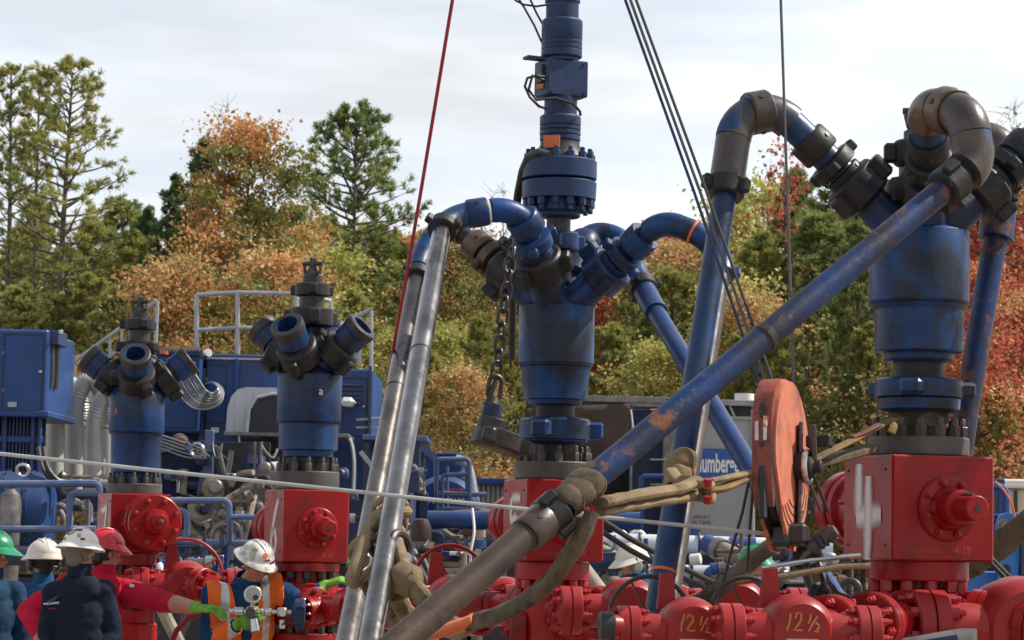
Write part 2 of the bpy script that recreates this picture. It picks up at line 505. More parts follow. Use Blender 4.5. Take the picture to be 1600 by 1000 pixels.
def frac_pipe(label, pts, radii, r, er, mats, fits, ng=1, group='treating pipes on the wellheads', name='treating_pipe', cat='pipe'):
    """mats: list of materials per straight run / elbow in order; fits: (kind, point, radius, length, material)"""
    root = thing(name, label, cat, pts[0], group)
    segs = fillet(pts, radii)
    poly = []; run = 0
    for i, (k, ps) in enumerate(segs):
        b = MB(); mm = mats[min(i, len(mats) - 1)]
        if k == 'pipe': run += 1
        b.tube(ps, er * (1.0 if k == 'elbow' else .975) * (.86 if k == 'pipe' and run == 1 and ng > 1 else 1) if (k == 'elbow' or run <= ng) else r, 28)
        b.build('elbow' if k == 'elbow' else 'pipe_run', mm, root)
        poly += ps
    for f in fits:
        kind, q, fr, fl, fm = f[:5]
        p, t = pathpt(poly, V(q))
        if kind == 'nut':
            nut_mb(p, t, fr, fl, 3, f[5] if len(f) > 5 else .4).build('union_nut', fm, root)
        elif kind == 'collar':
            b = MB(); b.lathe([(-fl / 2, fr * .93), (-fl / 2 + fl * .1, fr), (fl / 2 - fl * .1, fr), (fl / 2, fr * .93)], p, t, 32)
            c = b.build('swivel_collar', fm, root)
            x, y, a = frame(t)
            for k in range(3):
                an = .7 + k * 2.1
                d = x * math.cos(an) + y * math.sin(an)
                MB().cyl(p + d * fr * .96, p + d * fr * 1.04, fr * .13, n=10).build('grease_plug', M_['dark'], c)
        elif kind == 'ring':
            b = MB(); b.lathe([(-fl / 2, fr * .99), (-fl / 2 + .002, fr), (fl / 2 - .002, fr), (fl / 2, fr * .99)], p, t, 32)
            b.build('painted_band', fm, root)
    return root

def stroke_mesh(root, strokes, o, ux, uy, nrm, w, m, name):
    """sprayed strokes: slightly proud ribbons with rounded ends"""
    b = MB(); o, ux, uy, nrm = V(o), V(ux), V(uy), V(nrm)
    for si, st in enumerate(strokes):
        lift = 0.0025 + .0012 * si
        pts = [o + ux * p[0] + uy * p[1] + nrm * lift for p in st]
        n = len(pts); L_ = []; R_ = []
        for i in range(n):
            t = (pts[min(i + 1, n - 1)] - pts[max(0, i - 1)]).normalized()
            s_ = nrm.cross(t).normalized()
            ww = w * (0.8 if i in (0, n - 1) else 1.0) * (1.25 if n == 5 and len(strokes) == 3 else 1.0)
            L_.append(pts[i] + s_ * ww); R_.append(pts[i] - s_ * ww)
        b.add(L_ + R_, [(i, i + 1, n + i + 1, n + i) for i in range(n - 1)])
    me = b.mesh(name, ROOTLOC[root.name], 0)
    uv = me.uv_layers.new(name='UVMap')
    nv = len(me.vertices)
    # v across the ribbon
    side = []
    for st in strokes:
        side += [0.0] * len(st) + [1.0] * len(st)
    for lp in me.loops:
        uv.data[lp.index].uv = (0.0, side[lp.vertex_index])
    me.materials.append(m)
    ob = bpy.data.objects.new(name, me); COL.objects.link(ob); ob.parent = root
    ROOTLOC[ob.name] = ROOTLOC[root.name]
    return ob

def spray_mat():
    m = bpy.data.materials.new('white_spray_stroke'); m.use_nodes = True
    t = m.node_tree; N = t.nodes; Lk = t.links.new
    bs = N['Principled BSDF']; bs.inputs['Base Color'].default_value = (0.66, 0.60, 0.59, 1); bs.inputs['Roughness'].default_value = .6
    uv = N.new('ShaderNodeUVMap'); sx = N.new('ShaderNodeSeparateXYZ'); Lk(uv.outputs[0], sx.inputs[0])
    s1 = N.new('ShaderNodeMath'); s1.operation = 'SUBTRACT'; s1.inputs[1].default_value = .5; Lk(sx.outputs['Y'], s1.inputs[0])
    ab = N.new('ShaderNodeMath'); ab.operation = 'ABSOLUTE'; Lk(s1.outputs[0], ab.inputs[0])
    mr = N.new('ShaderNodeMapRange'); mr.inputs[1].default_value = .5; mr.inputs[2].default_value = .12; mr.clamp = True; Lk(ab.outputs[0], mr.inputs[0])
    nz = N.new('ShaderNodeTexNoise'); nz.inputs['Scale'].default_value = 40
    ml = N.new('ShaderNodeMath'); ml.operation = 'MULTIPLY'; Lk(mr.outputs[0], ml.inputs[0])
    m2 = N.new('ShaderNodeMapRange'); m2.inputs[1].default_value = .2; m2.inputs[2].default_value = .55; m2.inputs[3].default_value = .6; m2.clamp = True; Lk(nz.outputs['Fac'], m2.inputs[0])
    Lk(m2.outputs[0], ml.inputs[1]); Lk(ml.outputs[0], bs.inputs['Alpha'])
    return m
M_['spraystroke'] = spray_mat()

def text_obj(root, body, p, ux, uy, size, m, name='lettering', ext=0.001, bold=0.0, sx=1.0, align='CENTER', shear=0):
    cu = bpy.data.curves.new(name, 'FONT'); cu.body = body; cu.size = size
    cu.align_x = align; cu.align_y = 'CENTER'; cu.extrude = ext; cu.offset = bold; cu.shear = shear
    cu.resolution_u = 3
    cu.materials.append(m)
    o = bpy.data.objects.new(name, cu); COL.objects.link(o)
    ux, uy = V(ux).normalized(), V(uy).normalized(); nz = ux.cross(uy)
    o.parent = root
    Mx = Matrix((ux, uy, nz)).transposed()
    o.location = V(p) - ROOTLOC[root.name]
    o.rotation_euler = Mx.to_euler()
    o.scale = (sx, 1, 1)
    ROOTLOC[o.name] = ROOTLOC[root.name]
    return o

def wellhead(n, cx, Y, th, d, label):
    """th: turn of the valve block; d: photo measures of this wellhead"""
    s = S(Y)
    base = P(cx, d['mid'], Y)
    A = V((base.x, Y, 0))
    root = thing('wellhead', label, 'wellhead', A, 'wellheads in a row')
    Z = lambda py: P(cx, py, Y).z
    up = lambda z: A + V((0, 0, z))
    Rm = rotz(th)
    fr = Rm @ V((0, -1, 0)); lf = Rm @ V((-1, 0, 0)); rx = Rm @ V((1, 0, 0)); UP = V((0, 0, 1))
    W = {'root': root, 'A': A, 'Z': Z, 'Y': Y, 's': s, 'up': up}
    # --- valve block
    zt, zb = Z(d['block'][0]), Z(d['block'][1]); a = d['block'][2] * s
    blk = MB().box(up((zt + zb) / 2), (a, a, zt - zb), Rm, .008).build('valve_block', M_['red'], root)
    zc = zb + (zt - zb) * d.get('bz', .5)
    for (ff, side) in ((fr, rx), (lf, -rx)):
        pass
    # small dark tapped holes near the corners of the left face
    for du in (-.36, .40):
        for dv in (-.36, .36):
            c = up((zt + zb) / 2) + lf * (a / 2 + .001) + (Rm @ V((0, du * a, 0))) + UP * (dv * (zt - zb))
            MB().cyl(c, c + lf * .003, .007 if n != 4 else .006, n=10).build('bolt_hole', M_['black'], blk)
    # --- front bonnet
    fb = d['front']
    c = up(zc) + fr * (a / 2) + rx * (fb.get('dx', 0) * s)
    if fb['kind'] == 'stem':
        R0 = fb['r'] * s
        bon = MB().lathe([(0, R0), (.012, R0), (.02, R0 * .94), (.024, R0 * .70), (.05, R0 * .60)], c, fr, 44).build('front_bonnet', M_['red'], blk)
        l = fb['len'] * s
        MB().lathe([(.0, R0 * .56), (l * .50, R0 * .56), (l * .54, R0 * .50), (l * .545, R0 * .38), (l, R0 * .38), (l + .004, R0 * .35)], c, fr, 36).build('stem_housing', M_['red'], blk)
        MB().cyl(c + fr * (l + .003), c + fr * (l + .007), R0 * .10, n=14).build('stem_hole', M_['black'], blk)
        MB().box(c + fr * (l * .62) + UP * (R0 * .40), (R0 * .10, l * .5, R0 * .06), Rm, .002).build('keyway', M_['dark'], blk)
        ring_bolts(blk, c + fr * .018, fr, R0 * .82, R0 * .115, .022, 8, M_['redbolt'], .3)
    else:
        R0 = fb['r'] * s
        MB().lathe([(0, R0 * .92), (.02, R0 * .98), (.05, R0 * .98), (.055, R0 * .72), (.12, R0 * .66), (.19, R0 * .66)], c, fr, 48).build('bonnet_flange', M_['red'], blk)
        c2 = c + fr * .15
        MB().lathe([(0, R0 * .94), (.006, R0 * .98), (.038, R0 * .98), (.044, R0 * .94)], c2, fr, 48).build('bonnet_ring', M_['red'], blk)
        c3 = c2 + fr * .105
        MB().lathe([(-.02, R0 * .60), (0, R0 * .92), (.006, R0 * .96), (.040, R0 * .96), (.046, R0 * .92), (.05, R0 * .48), (.105, R0 * .42), (.112, R0 * .28), (.165, R0 * .26), (.17, R0 * .24)], c3, fr, 48).build('bonnet_cover', M_['red'], blk)
        MB().lathe([(.17, R0 * .09), (.225, R0 * .09), (.23, R0 * .05)], c3, fr, 16).build('stem_tip', M_['flange'], blk)
        x, y, ax = frame(fr)
        for k in range(8):
            an = .39 + k * math.pi / 4
            dd = (x * math.cos(an) + y * math.sin(an)) * (R0 * .80)
            MB().cyl(c2 + dd, c3 + dd, R0 * .055, n=12).build('spacer_stud', M_['red'], blk)
        ring_bolts(blk, c3 + fr * .046, fr, R0 * .78, R0 * .10, .018, 8, M_['redbolt'], .39)
        ring_bolts(blk, c + fr * .05, fr, R0 * .85, R0 * .10, .02, 10, M_['redbolt'], .1)
    # --- bonnet on the left face
    if 'left' in d:
        R0 = d['left']['r'] * s; l = d['left']['len'] * s
        c = up(zc + d['left'].get('dz', 0) * s) - fr * (a / 2)
        MB().lathe([(0, R0 * .80), (l * .3, R0 * .84), (l * .62, R0 * .84), (l * .64, R0 * .97), (l * .72, R0 * 1.0)], c, -fr, 48).build('rear_bonnet', M_['red'], blk)
        MB().lathe([(l * .72, R0 * .92), (l * .78, R0 * .92)], c, -fr, 48).build('bonnet_gasket', M_['black'], blk)
        MB().lathe([(l * .78, R0 * .98), (l * .80, R0 * 1.02), (l * .97, R0 * 1.02), (l, R0 * .96)], c, -fr, 48).build('rear_bonnet_cover', M_['red'], blk)
        x, y, ax = frame(-fr)
        for k in range(8):
            an = .2 + k * math.pi / 4
            dd = (x * math.cos(an) + y * math.sin(an)) * (R0 * .86)
            MB().cyl(c + dd - fr * (l * .1), c + dd - fr * (l * .52), R0 * .07, n=10).build('spacer_stud', M_['red'], blk)
    # --- spray-painted number on the left face
    o = up((zt + zb) / 2) + lf * (a / 2)
    ux = Rm @ V((0, -1, 0)); uy = UP
    H = (zt - zb)
    num = {4: [[(-.16, .42), (-.17, .2), (-.17, .0), (-.17, -.08)], [(-.21, -.09), (-.1, -.085), (.0, -.08), (.14, -.075), (.29, -.07)], [(.04, .30), (.04, .0), (.03, -.25), (.02, -.5)]],
           5: [[(.24, .26), (.05, .27), (-.12, .27)], [(-.12, .27), (-.13, .12), (-.13, .0), (.02, .02), (.14, -.02), (.2, -.14), (.16, -.28), (.02, -.34), (-.12, -.33)]],
           6: [[(.22, .36), (.10, .2), (.0, .02), (-.08, -.15), (-.10, -.26), (-.02, -.36), (.12, -.34), (.16, -.2), (.10, -.08), (.0, -.08), (-.08, -.16)]],
           7: [[(-.2, .22), (-.02, .21), (.14, .24), (.2, .26)], [(.2, .26), (.14, .05), (.06, -.15), (.02, -.3)]]}[n]
    num = [[(p[0] * a, p[1] * H) for p in st] for st in num]
    stroke_mesh(blk, num, o, ux, uy, lf, {4: .052, 5: .045, 6: .04, 7: .038}[n] * a / .47 * .98, M_['spraystroke'], 'spray_number')
    if n in (4, 5, 6):
        for tx_, off in (('monroe', -.09), ('%d-28' % n, .085)):
            text_obj(blk, tx_, up(zb + .045) + fr * (a / 2 + .0015) + rx * (off * a / .47), rx, UP, .042 * a / .47, M_['faintmark'], 'marker_writing', .0004, 0, 1, 'CENTER', .15)
    # --- grey flange on the block with studs
    f0, f1, fr_ = d['flange']
    z0, z1 = Z(f1), Z(f0); r0 = fr_ * s
    fl = MB().lathe([(z0 + .002, r0 - .004), (z0 + .008, r0), (z1 - .006, r0), (z1, r0 - .006), (z1 + .004, r0 * .6)], A, n=56).build('flange', M_['flange'], root)
    nb, br, bh = d['studs']
    ring_bolts(fl, up(z1), UP, r0 * .86, br * s, bh * s, nb, M_['bolt'], .12)
    # --- body from stacked turned sections
    for (nm, mm, prof) in d['stack']:
        pr = [(Z(py), r * s) for py, r in prof]
        MB().lathe(pr, A, n=64).build(nm, M_[mm], root)
    for (py, h, r, lug, a0, mm) in d['unions']:
        # wing-union collar standing upright
        nut_mb(up(Z(py)), (0, 0, 1), r * s, h * s, lug, a0).build('wing_union', M_[mm], root)
    # --- outlets
    for az, el, st, en, r in d['arms']:
        az, el = R(az), R(el)
        dr = V((math.cos(az) * math.cos(el), math.sin(az) * math.cos(el), math.sin(el)))
        o = up(Z(d['armz']))
        MB().lathe([(st * s, r * s * 1.15), (st * s * 1.3, r * s * 1.03), (st * s * 1.6, r * s), (en * s, r * s)], o, dr, 36).build('outlet', M_['blue'], root)
        if d.get('open'):
            q = o + dr * (en * s)
            ou = MB()
            nu = nut_mb(q - dr * (.10 * d['k']), dr, r * s * 1.55, .15 * d['k'], 3, .5 + az).build('wing_nut', M_['nut'], root)
            R1 = r * s * 1.16; l = .15 * d['k']
            b = MB(); b.lathe([(0, R1), (l * .55, R1), (l * .6, R1 * 1.06), (l * .98, R1 * 1.06), (l, R1 * .98), (l, R1 * .70), (l * .3, R1 * .62), (l * .3, .001)], q, dr, 36, caps=False)
            b.build('outlet_sub', M_['blue'], nu)
            b = MB(); b.lathe([(l * .66, R1 * 1.075), (l * .7, R1 * 1.09), (l * .96, R1 * 1.09), (l * 1.005, R1 * 1.0), (l * 1.005, R1 * .74)], q, dr, 36, caps=False)
            b.build('seal_ring', M_['dark'], nu)
            MB().lathe([(l * .30, .001), (l * .302, R1 * .64)], q, dr, 30, caps=False).build('bore', M_['dark'], nu)
    # --- red flange and column below the block
    lo = d['lower']
    for (nm, mm, prof) in lo['stack']:
        pr = [(Z(py) if py < 5000 else 0.0, r * s) for py, r in prof]
        MB().lathe(pr[::-1], A, n=56).build(nm, M_[mm], root)
    for (py, Rr, br, bh, nb, mm) in lo['bolts']:
        hb = MB()
        for k in range(nb):
            an = .15 + 2 * math.pi * k / nb
            inst('bolt', hexbolt(br * s, bh * s, M_[mm]), root, up(Z(py)) + V((math.cos(an), math.sin(an), 0)) * (Rr * s), Matrix.Rotation(math.pi, 3, 'X'))
    if 'clevis' in d:
        y0, y1, w = d['clevis']
        z0, z1 = Z(y1), Z(y0); h = z1 - z0; w *= s
        cl = MB()
        cl.lathe([(z0, w * .55), (z0 + h * .25, w * .38), (z0 + h * .45, w * .22)], A, n=20)
        cl.box(up(z0 + h * .62), (w * .42, w * .3, h * .75), rotz(.5), w * .06)
        cl.cyl(up(z0 + h * .66) + V((-w * .62, .2 * w, 0)), up(z0 + h * .66) + V((w * .62, -.2 * w, 0)), w * .13, n=12)
        cl.build('lifting_eye', M_['dark'], root)
        sh = MB()
        c0 = up(z0 + h * .66)
        for sg in (-1, 1):
            e = c0 + V((sg * w * .48, -sg * .16 * w, 0))
            sh.tube([e, e + V((sg * .03 * w, -.1 * w, -h * .2)), e + V((-sg * .02 * w, -.25 * w, -h * .5)), c0 + V((0, -.45 * w, -h * .62))], w * .10, 8)
        sh.build('shackle', M_['dark'], root)
    return W

# measures read from the photograph, in its pixels at each wellhead's own distance
W7 = wellhead(7, 212, 19.3, R(22), dict(
    mid=700, block=(772, 862, 93), bz=.52, front=dict(kind='cage', r=43, dx=8), flange=(756, 773, 43), studs=(12, 5, 11),
    stack=[('neck', 'blue', [(756, 30), (740, 30), (738, 34), (722, 34), (720, 38)]),
           ('body_lower', 'blue', [(738.5, 33), (738, 38), (682, 39), (678, 41), (677, 43)]),
           ('body_upper', 'blue', [(676.5, 42), (674, 43.5), (617, 43.5), (614, 42), (606, 38), (596, 26), (588, 21)]),
           ('column', 'dark', [(590, 20), (553, 20)]), ('top_neck', 'dark', [(533, 17), (515, 17)]),
           ('top_cap', 'dark', [(498, 14), (487, 14), (486, 12)])],
    unions=[(543, 21, 28, 3, .9, 'nut'), (507, 19, 23.5, 3, .4, 'nut')],
    armz=622, arms=[(-86, 42, 20, 66, 19), (4, 38, 20, 72, 19), (178, 38, 20, 72, 19), (94, 42, 20, 70, 19)], open=True, k=1.0,
    clevis=(463, 488, 24),
    lower=dict(stack=[('lower_flange', 'red', [(863, 36), (864, 38), (882, 38), (883, 36)]), ('lower_neck', 'red', [(883, 27), (898, 27)]),
                      ('cross_body', 'red', [(896, 34), (898, 36), (926, 36), (934, 32), (942, 28)]),
                      ('cross_neck', 'red', [(940, 28), (953, 28)]), ('base_flange', 'red', [(951, 36), (953, 38), (972, 38), (974, 36)]),
                      ('base_column', 'red', [(973, 40), (976, 42), (1060, 42), (9999, 42)])],
               bolts=[(883, 33, 5, 9, 12, 'dark'), (941, 33, 5, 9, 12, 'dark')])),
    'wellhead with round caged red bonnet facing forward, marked 7, behind the hard hats')
W6 = wellhead(6, 483, 17.2, R(22), dict(
    mid=640, block=(766, 878, 105), bz=.47, front=dict(kind='stem', r=32, len=60, dx=2), left=dict(r=37, len=125), flange=(737, 766, 50), studs=(12, 6, 14),
    stack=[('neck', 'nut', [(737, 33), (716, 33)]),
           ('body_lower', 'blue', [(716, 33), (714, 39), (705, 40), (703, 46), (663, 47), (661, 50)]),
           ('body_upper', 'blue', [(660.5, 49), (658, 50.5), (588, 50.5), (586, 49.5), (581, 41), (568, 30), (558, 22)]),
           ('column', 'blue', [(560, 21), (511, 20)]), ('top_neck', 'dark', [(482, 19.5), (461, 19.5)]),
           ('top_cap', 'dark', [(444, 16), (431, 16), (430, 14)])],
    unions=[(496, 32, 34, 3, .2, 'nut'), (453, 22, 27, 3, 2.2, 'nut')],
    armz=590, arms=[(-22, 42, 24, 84, 21), (-112, 42, 24, 78, 21), (158, 42, 24, 84, 21), (68, 42, 24, 84, 21)], open=True, k=1.05,
    clevis=(402, 431, 26),
    lower=dict(stack=[('lower_flange', 'red', [(879, 51), (880, 53), (892, 53), (893, 51)]), ('lower_neck', 'red', [(892, 42), (912, 42)]),
                      ('cross_body', 'red', [(910, 50), (912, 52), (975, 52), (977, 50)]),
                      ('base_neck', 'red', [(976, 42), (990, 42)]), ('base_column', 'red', [(988, 50), (990, 52), (1060, 52), (9999, 50)])],
               bolts=[(893, 46, 7, 12, 12, 'dark'), (977, 46, 7, 12, 12, 'dark')])),
    'wellhead with open blue outlets and lifting eye, red block marked 6, behind the orange vest')
W5 = wellhead(5, 868, 14.1, R(17), dict(
    mid=600, block=(750, 877, 125), bz=.5, front=dict(kind='stem', r=38, len=52, dx=4), left=dict(r=41, len=160), flange=(722, 750, 62), studs=(12, 7, 16),
    stack=[('neck', 'nut', [(722, 34), (690, 33)]),
           ('collar_skirt', 'blue', [(694, 44), (690, 52), (676, 52)]),
           ('upper_neck', 'nut', [(656, 30), (632, 30)]),
           ('body_lower', 'blue', [(634, 33), (632, 42), (626, 43), (624, 51), (580, 53), (574, 56)]),
           ('body_upper', 'blue', [(573, 56), (568, 59.5), (481, 59.5), (479, 58.5), (473, 47), (460, 34), (448, 24)]),
           ('column', 'blue', [(450, 22), (392, 22)]), ('rod', 'dark', [(366, 19), (336, 19)])],
    unions=[(672, 38, 56, 3, -.35, 'blue'), (378, 32, 33, 3, 2.0, 'blue')],
    armz=503, arms=[(-20, 45, 45, 100, 26), (-110, 45, 45, 100, 26), (160, 45, 45, 100, 26), (70, 45, 45, 100, 26)],
    lower=dict(stack=[('lower_flange', 'red', [(878, 55), (879, 58), (905, 58), (906, 56)]), ('lower_neck', 'red', [(906, 44), (926, 44)]),
                      ('cross_body', 'red', [(924, 50), (926, 53), (1010, 53), (9999, 53)])],
               bolts=[(906, 50, 8, 15, 12, 'redbolt')])),
    'wellhead under the tall blue tool string, red block marked 5')
W4 = wellhead(4, 1436, 10.8, R(17.7), dict(
    mid=500, block=(714, 876, 173), bz=.5, front=dict(kind='stem', r=50, len=96, dx=6), left=dict(r=62, len=165), flange=(684, 714, 79), studs=(14, 9.5, 19),
    stack=[('neck', 'dark', [(684, 42), (650, 41)]),
           ('collar_skirt', 'blue', [(645, 56), (640, 64), (624, 65)]),
           ('upper_neck', 'nut', [(594, 40), (560, 40)]),
           ('body_lower', 'blue', [(566, 50), (562, 54), (553, 54), (551, 67), (549, 69), (486, 70), (480, 74), (477, 77)]),
           ('body_upper', 'blue', [(476.5, 75), (472, 78), (364, 78), (362, 77), (357, 63), (345, 50), (324, 36)]),
           ('column', 'dark', [(326, 34), (262, 33)]), ('top_cap', 'dark', [(222, 26), (206, 26), (204, 22)])],
    unions=[(608, 34, 68, 3, -.3, 'blue'), (240, 42, 42, 3, 2.6, 'nut'), (300, 30, 40, 3, 1.2, 'nut')],
    armz=392, arms=[(0, 45, 60, 128, 30), (-90, 45, 60, 128, 30), (180, 45, 60, 128, 30), (90, 45, 60, 128, 30)],
    clevis=(156, 206, 42),
    lower=dict(stack=[('lower_flange', 'red', [(876, 77), (877, 79), (905, 79), (907, 77)]), ('lower_neck', 'red', [(906, 50), (942, 50)]),
                      ('cross_body', 'red', [(940, 55), (943, 58), (1010, 58), (9999, 58)])],
               bolts=[(907, 68, 10.5, 19, 12, 'redbolt')])),
    'large wellhead with brown looping elbow, red block marked 4 in white')

# stencilled letters on the goat heads of 6 and 7
def body_text(W, body, px, py, r, size, m):
    p = P(px, py, W['Y']); A = W['A']
    dx = (p.x - A.x); dx = max(-r * .95, min(r * .95, dx))
    dy = -math.sqrt(max(1e-6, r * r - dx * dx)) - .003
    nrm = V((dx, dy, 0)).normalized()
    text_obj(W['root'], body, A + V((dx, dy, p.z)), V((-nrm.y, nrm.x, 0)), (0, 0, 1), size, m, 'stencil_letter', .001)
body_text(W7, 'R', 187, 645, 43.5 * W7['s'], .06, M_['yellowmark'])
body_text(W6, 'a', 505, 614, 50.5 * W6['s'], .075, M_['white'])

# ------------------------------------------------------------------ tool string (lubricator) on wellhead 5
def mast():
    Y = 14.1; s = S(Y); cx = 868; A = W5['A']
    Z = lambda py: P(cx, py, Y).z
    up = lambda z: A + V((0, 0, z))
    root = thing('tool_string', 'tall blue wireline tool string rising from the middle wellhead', 'tool string', up(Z(338)))
    def L_(nm, mm, prof, n=56):
        return MB().lathe([(Z(py), r * s) for py, r in prof], A, n=n).build(nm, M_[mm], root)
    L_('base_hub', 'mast', [(340, 32), (338, 34), (332, 34), (331, 43), (314, 43)])
    a = L_('lower_flange', 'mast', [(313, 56), (312, 58), (286, 59), (284, 57), (283, 50)])
    b = L_('upper_flange', 'mast', [(281.5, 50), (281, 57), (280, 59), (253, 59), (251, 57), (250, 40)])
    for k in range(14):
        an = .1 + k * 2 * math.pi / 14
        d = V((math.cos(an), math.sin(an), 0)) * (50 * s)
        inst('bolt', hexbolt(7 * s, 13 * s, M_['mast']), a, up(Z(313)) + d, Matrix.Rotation(math.pi, 3, 'X'))
        inst('bolt', hexbolt(6.5 * s, 11 * s, M_['mast']), b, up(Z(251)) + d)
    L_('wrapped_neck', 'black', [(251, 38), (246, 40), (240, 36), (236, 34), (232, 33), (226, 31), (222, 31)])
    L_('ribbed_collar', 'mast', [(222, 30), (220, 32), (214, 32), (213, 31), (211, 32.5), (206, 32.5), (205, 31), (203, 32.5), (199, 32.5), (198, 31), (196, 32.5), (184, 32.5), (181, 30)])
    L_('mid_neck', 'mast', [(182, 26), (150, 26)])
    bx = MB()
    Rb = rotz(R(24))
    z0, z1 = Z(153), Z(97)
    bx.box(up((z0 + z1) / 2), (70 * s, 52 * s, z1 - z0), Rb, .006)
    bx = bx.build('control_box', M_['mast'], root)
    fr = Rb @ V((0, -1, 0)); lf = Rb @ V((-1, 0, 0))
    MB().box(up(z1 + .006) + lf * (38 * s), (50 * s, 20 * s, .018), Rb, .003).build('box_hinge', M_['mast'], bx)
    MB().box(up((z0 + z1) / 2 + .02) + lf * (36 * s), (.03, 26 * s, (z1 - z0) * .5), Rb, .004).build('socket_plate', M_['mast'], bx)
    MB().box(up(z0 + .05) + lf * (38 * s) + fr * .02, (.02, .05, .03), rotz(.9), .003).build('warning_sticker', M_['yellowmark'], bx)
    for i in range(4):
        p = up((z1 if i < 2 else z0) + (-.02 if i < 2 else .02)) + fr * (26 * s) + Rb @ V(((28 if i % 2 else -28) * s, 0, 0))
        MB().cyl(p, p + fr * .006, .008, n=8).build('cap_screw', M_['dark'], bx)
    L_('upper_neck', 'mast', [(96, 27), (88, 27)])
    L_('upper_collar', 'mast', [(91, 30), (89, 32.5), (80, 32.5), (79, 31.5), (77, 32.5), (73, 32.5), (72, 31.5), (70, 32.5), (66, 32.5), (65, 31.5), (63, 32.5), (34, 32.5), (31, 30)])
    L_('riser', 'mast', [(32, 26), (6, 26), (4, 28), (-2, 28), (-4, 26), (-420, 26)])
    # red tag taped on the neck, pale drips
    p = P(862, 221, Y - 34 * s)
    MB().box(p, (26 * s, .008, 20 * s), rotz(-.15), .002).build('red_tag', M_['orangering'], root)
    # black hose lashed to the neck and falling to the rear
    hs = thing('hose', 'black hose lashed round the neck of the tool string', 'hose', P(845, 236, Y - .1))
    MB().tube([P(895, 240, Y - .13), P(870, 246, Y - .16), P(842, 238, Y - .16), P(826, 246, Y - .1), P(817, 268, Y), P(810, 300, Y + .1), P(806, 330, Y + .2), P(802, 420, Y + .5), P(800, 560, Y + .8)],
              [.02, .024, .026, .026, .026, .024, .024, .022, .022], 12).build('hose_run', M_['black'], hs)
    cb = thing('cable', 'black control cables looping out of the box on the tool string', 'cable', P(835, 130, Y - .1))
    MB().tube([P(852, 120, Y - .12), P(838, 118, Y - .2), P(824, 122, Y - .2), P(820, 135, Y - .2), P(828, 152, Y - .2), P(842, 166, Y - .15), P(854, 170, Y - .1)], .008, 8).build('cable_run', M_['black'], cb)
    MB().tube([P(852, 126, Y - .12), P(832, 118, Y - .21), P(826, 140, Y - .2), P(838, 156, Y - .17), P(868, 153, Y - .14), P(896, 162, Y - .14), P(906, 174, Y - .1), P(907, 180, Y - .08)], .008, 8).build('cable_run', M_['black'], cb)
    c2 = thing('cable', 'thin cables looping down beside the top of the tool string', 'cable', P(830, 10, Y))
    MB().tube([P(790, -60, Y), P(806, -8, Y), P(818, 10, Y), P(835, 40, Y), P(849, 72, Y)], .006, 8).build('cable_run', M_['black'], c2)
    MB().tube([P(800, -80, Y), P(828, -2, Y), P(838, 20, Y), P(850, 42, Y)], .006, 8).build('cable_run', M_['black'], c2)
    MB().tube([P(804, 0, Y), P(818, 7, Y), P(838, 10, Y), P(858, 7, Y)], .006, 8).build('cable_run', M_['black'], c2)
mast()
# ------------------------------------------------------------------ treating pipes
def armpt(W, armz, az, el, spx):
    az, el = R(az), R(el)
    d = V((math.cos(az) * math.cos(el), math.sin(az) * math.cos(el), math.sin(el)))
    return W['up'](W['Z'](armz)) + d * (spx * W['s'])

def unions(W, armz, az, el, big, small, collar, m1, m2):
    """the two hammer-union nuts and the swivel collar along an outlet's own axis"""
    o = []
    for kind, q, rr, ll, mm in ((('nut',) + big), (('nut',) + small), (('collar',) + collar)):
        pass
    return o

def arm_fits(W, az, el=45, k=1.0, m1='nut', m2='nut', lug=.4):
    s = W['s'] * k; z = W['armz']
    f = lambda t: armpt(W, z, az, el, t * k)
    return [('nut', f(122), 40 * s, 46 * s, M_[m1], lug), ('collar', f(148), 28 * s, 14 * s, M_[m2]),
            ('nut', f(170), 33 * s, 22 * s, M_[m2], lug + .7), ('collar', f(208), 29 * s, 34 * s, M_[m2])]
W5['armz'] = 503; W4['armz'] = 392

rp = .050   # pipe radius
# wellhead 5, front-left outlet -> steel pipe down to the left
a0 = armpt(W5, 503, -110, 45, 98); a1 = armpt(W5, 503, -110, 45, 205)
frac_pipe('bare steel pipe hanging from the blue gooseneck with a white band', [a0, P(814, 322, 13.60), P(694, 340, 13.55), P(579, 1000, 10.6), P(560, 1110, 10.2)],
          [.20, .20, 3.0], rp, .066, [M_['blue'], M_['blue'], M_['blue'], M_['bluepipe'], M_['steelpipe']],
          arm_fits(W5, -110, 45, .93, 'nut', 'blue', .2) + [('collar', P(745, 333, 13.6), .078, .11, M_['blue']), ('ring', P(762, 330, 13.6), .070, .016, M_['white']),
           ('nut', P(680, 372, 13.5), .080, .075, M_['nut'], .3), ('ring', P(640, 580, 12.5), .0525, .012, M_['brownpipe'])], 2)
# wellhead 5, rear-left outlet -> second pipe
a0 = armpt(W5, 503, 160, 45, 98)
frac_pipe('dull steel pipe hanging behind the bright steel pipe on its left', [a0, P(688, 338, 14.5), P(655, 410, 14.3), P(562, 900, 12.1), P(520, 1110, 11.2)],
          [.14, .4, 3.0], rp, .062, [M_['nut'], M_['bronze'], M_['blue'], M_['blue'], M_['steelpipe2']],
          arm_fits(W5, 160, 45, .93, 'nut', 'bronze', 1.0) + [('nut', P(645, 438, 14.2), .076, .08, M_['nut'], .1), ('ring', P(600, 640, 13.4), .0525, .012, M_['dark'])], 2)
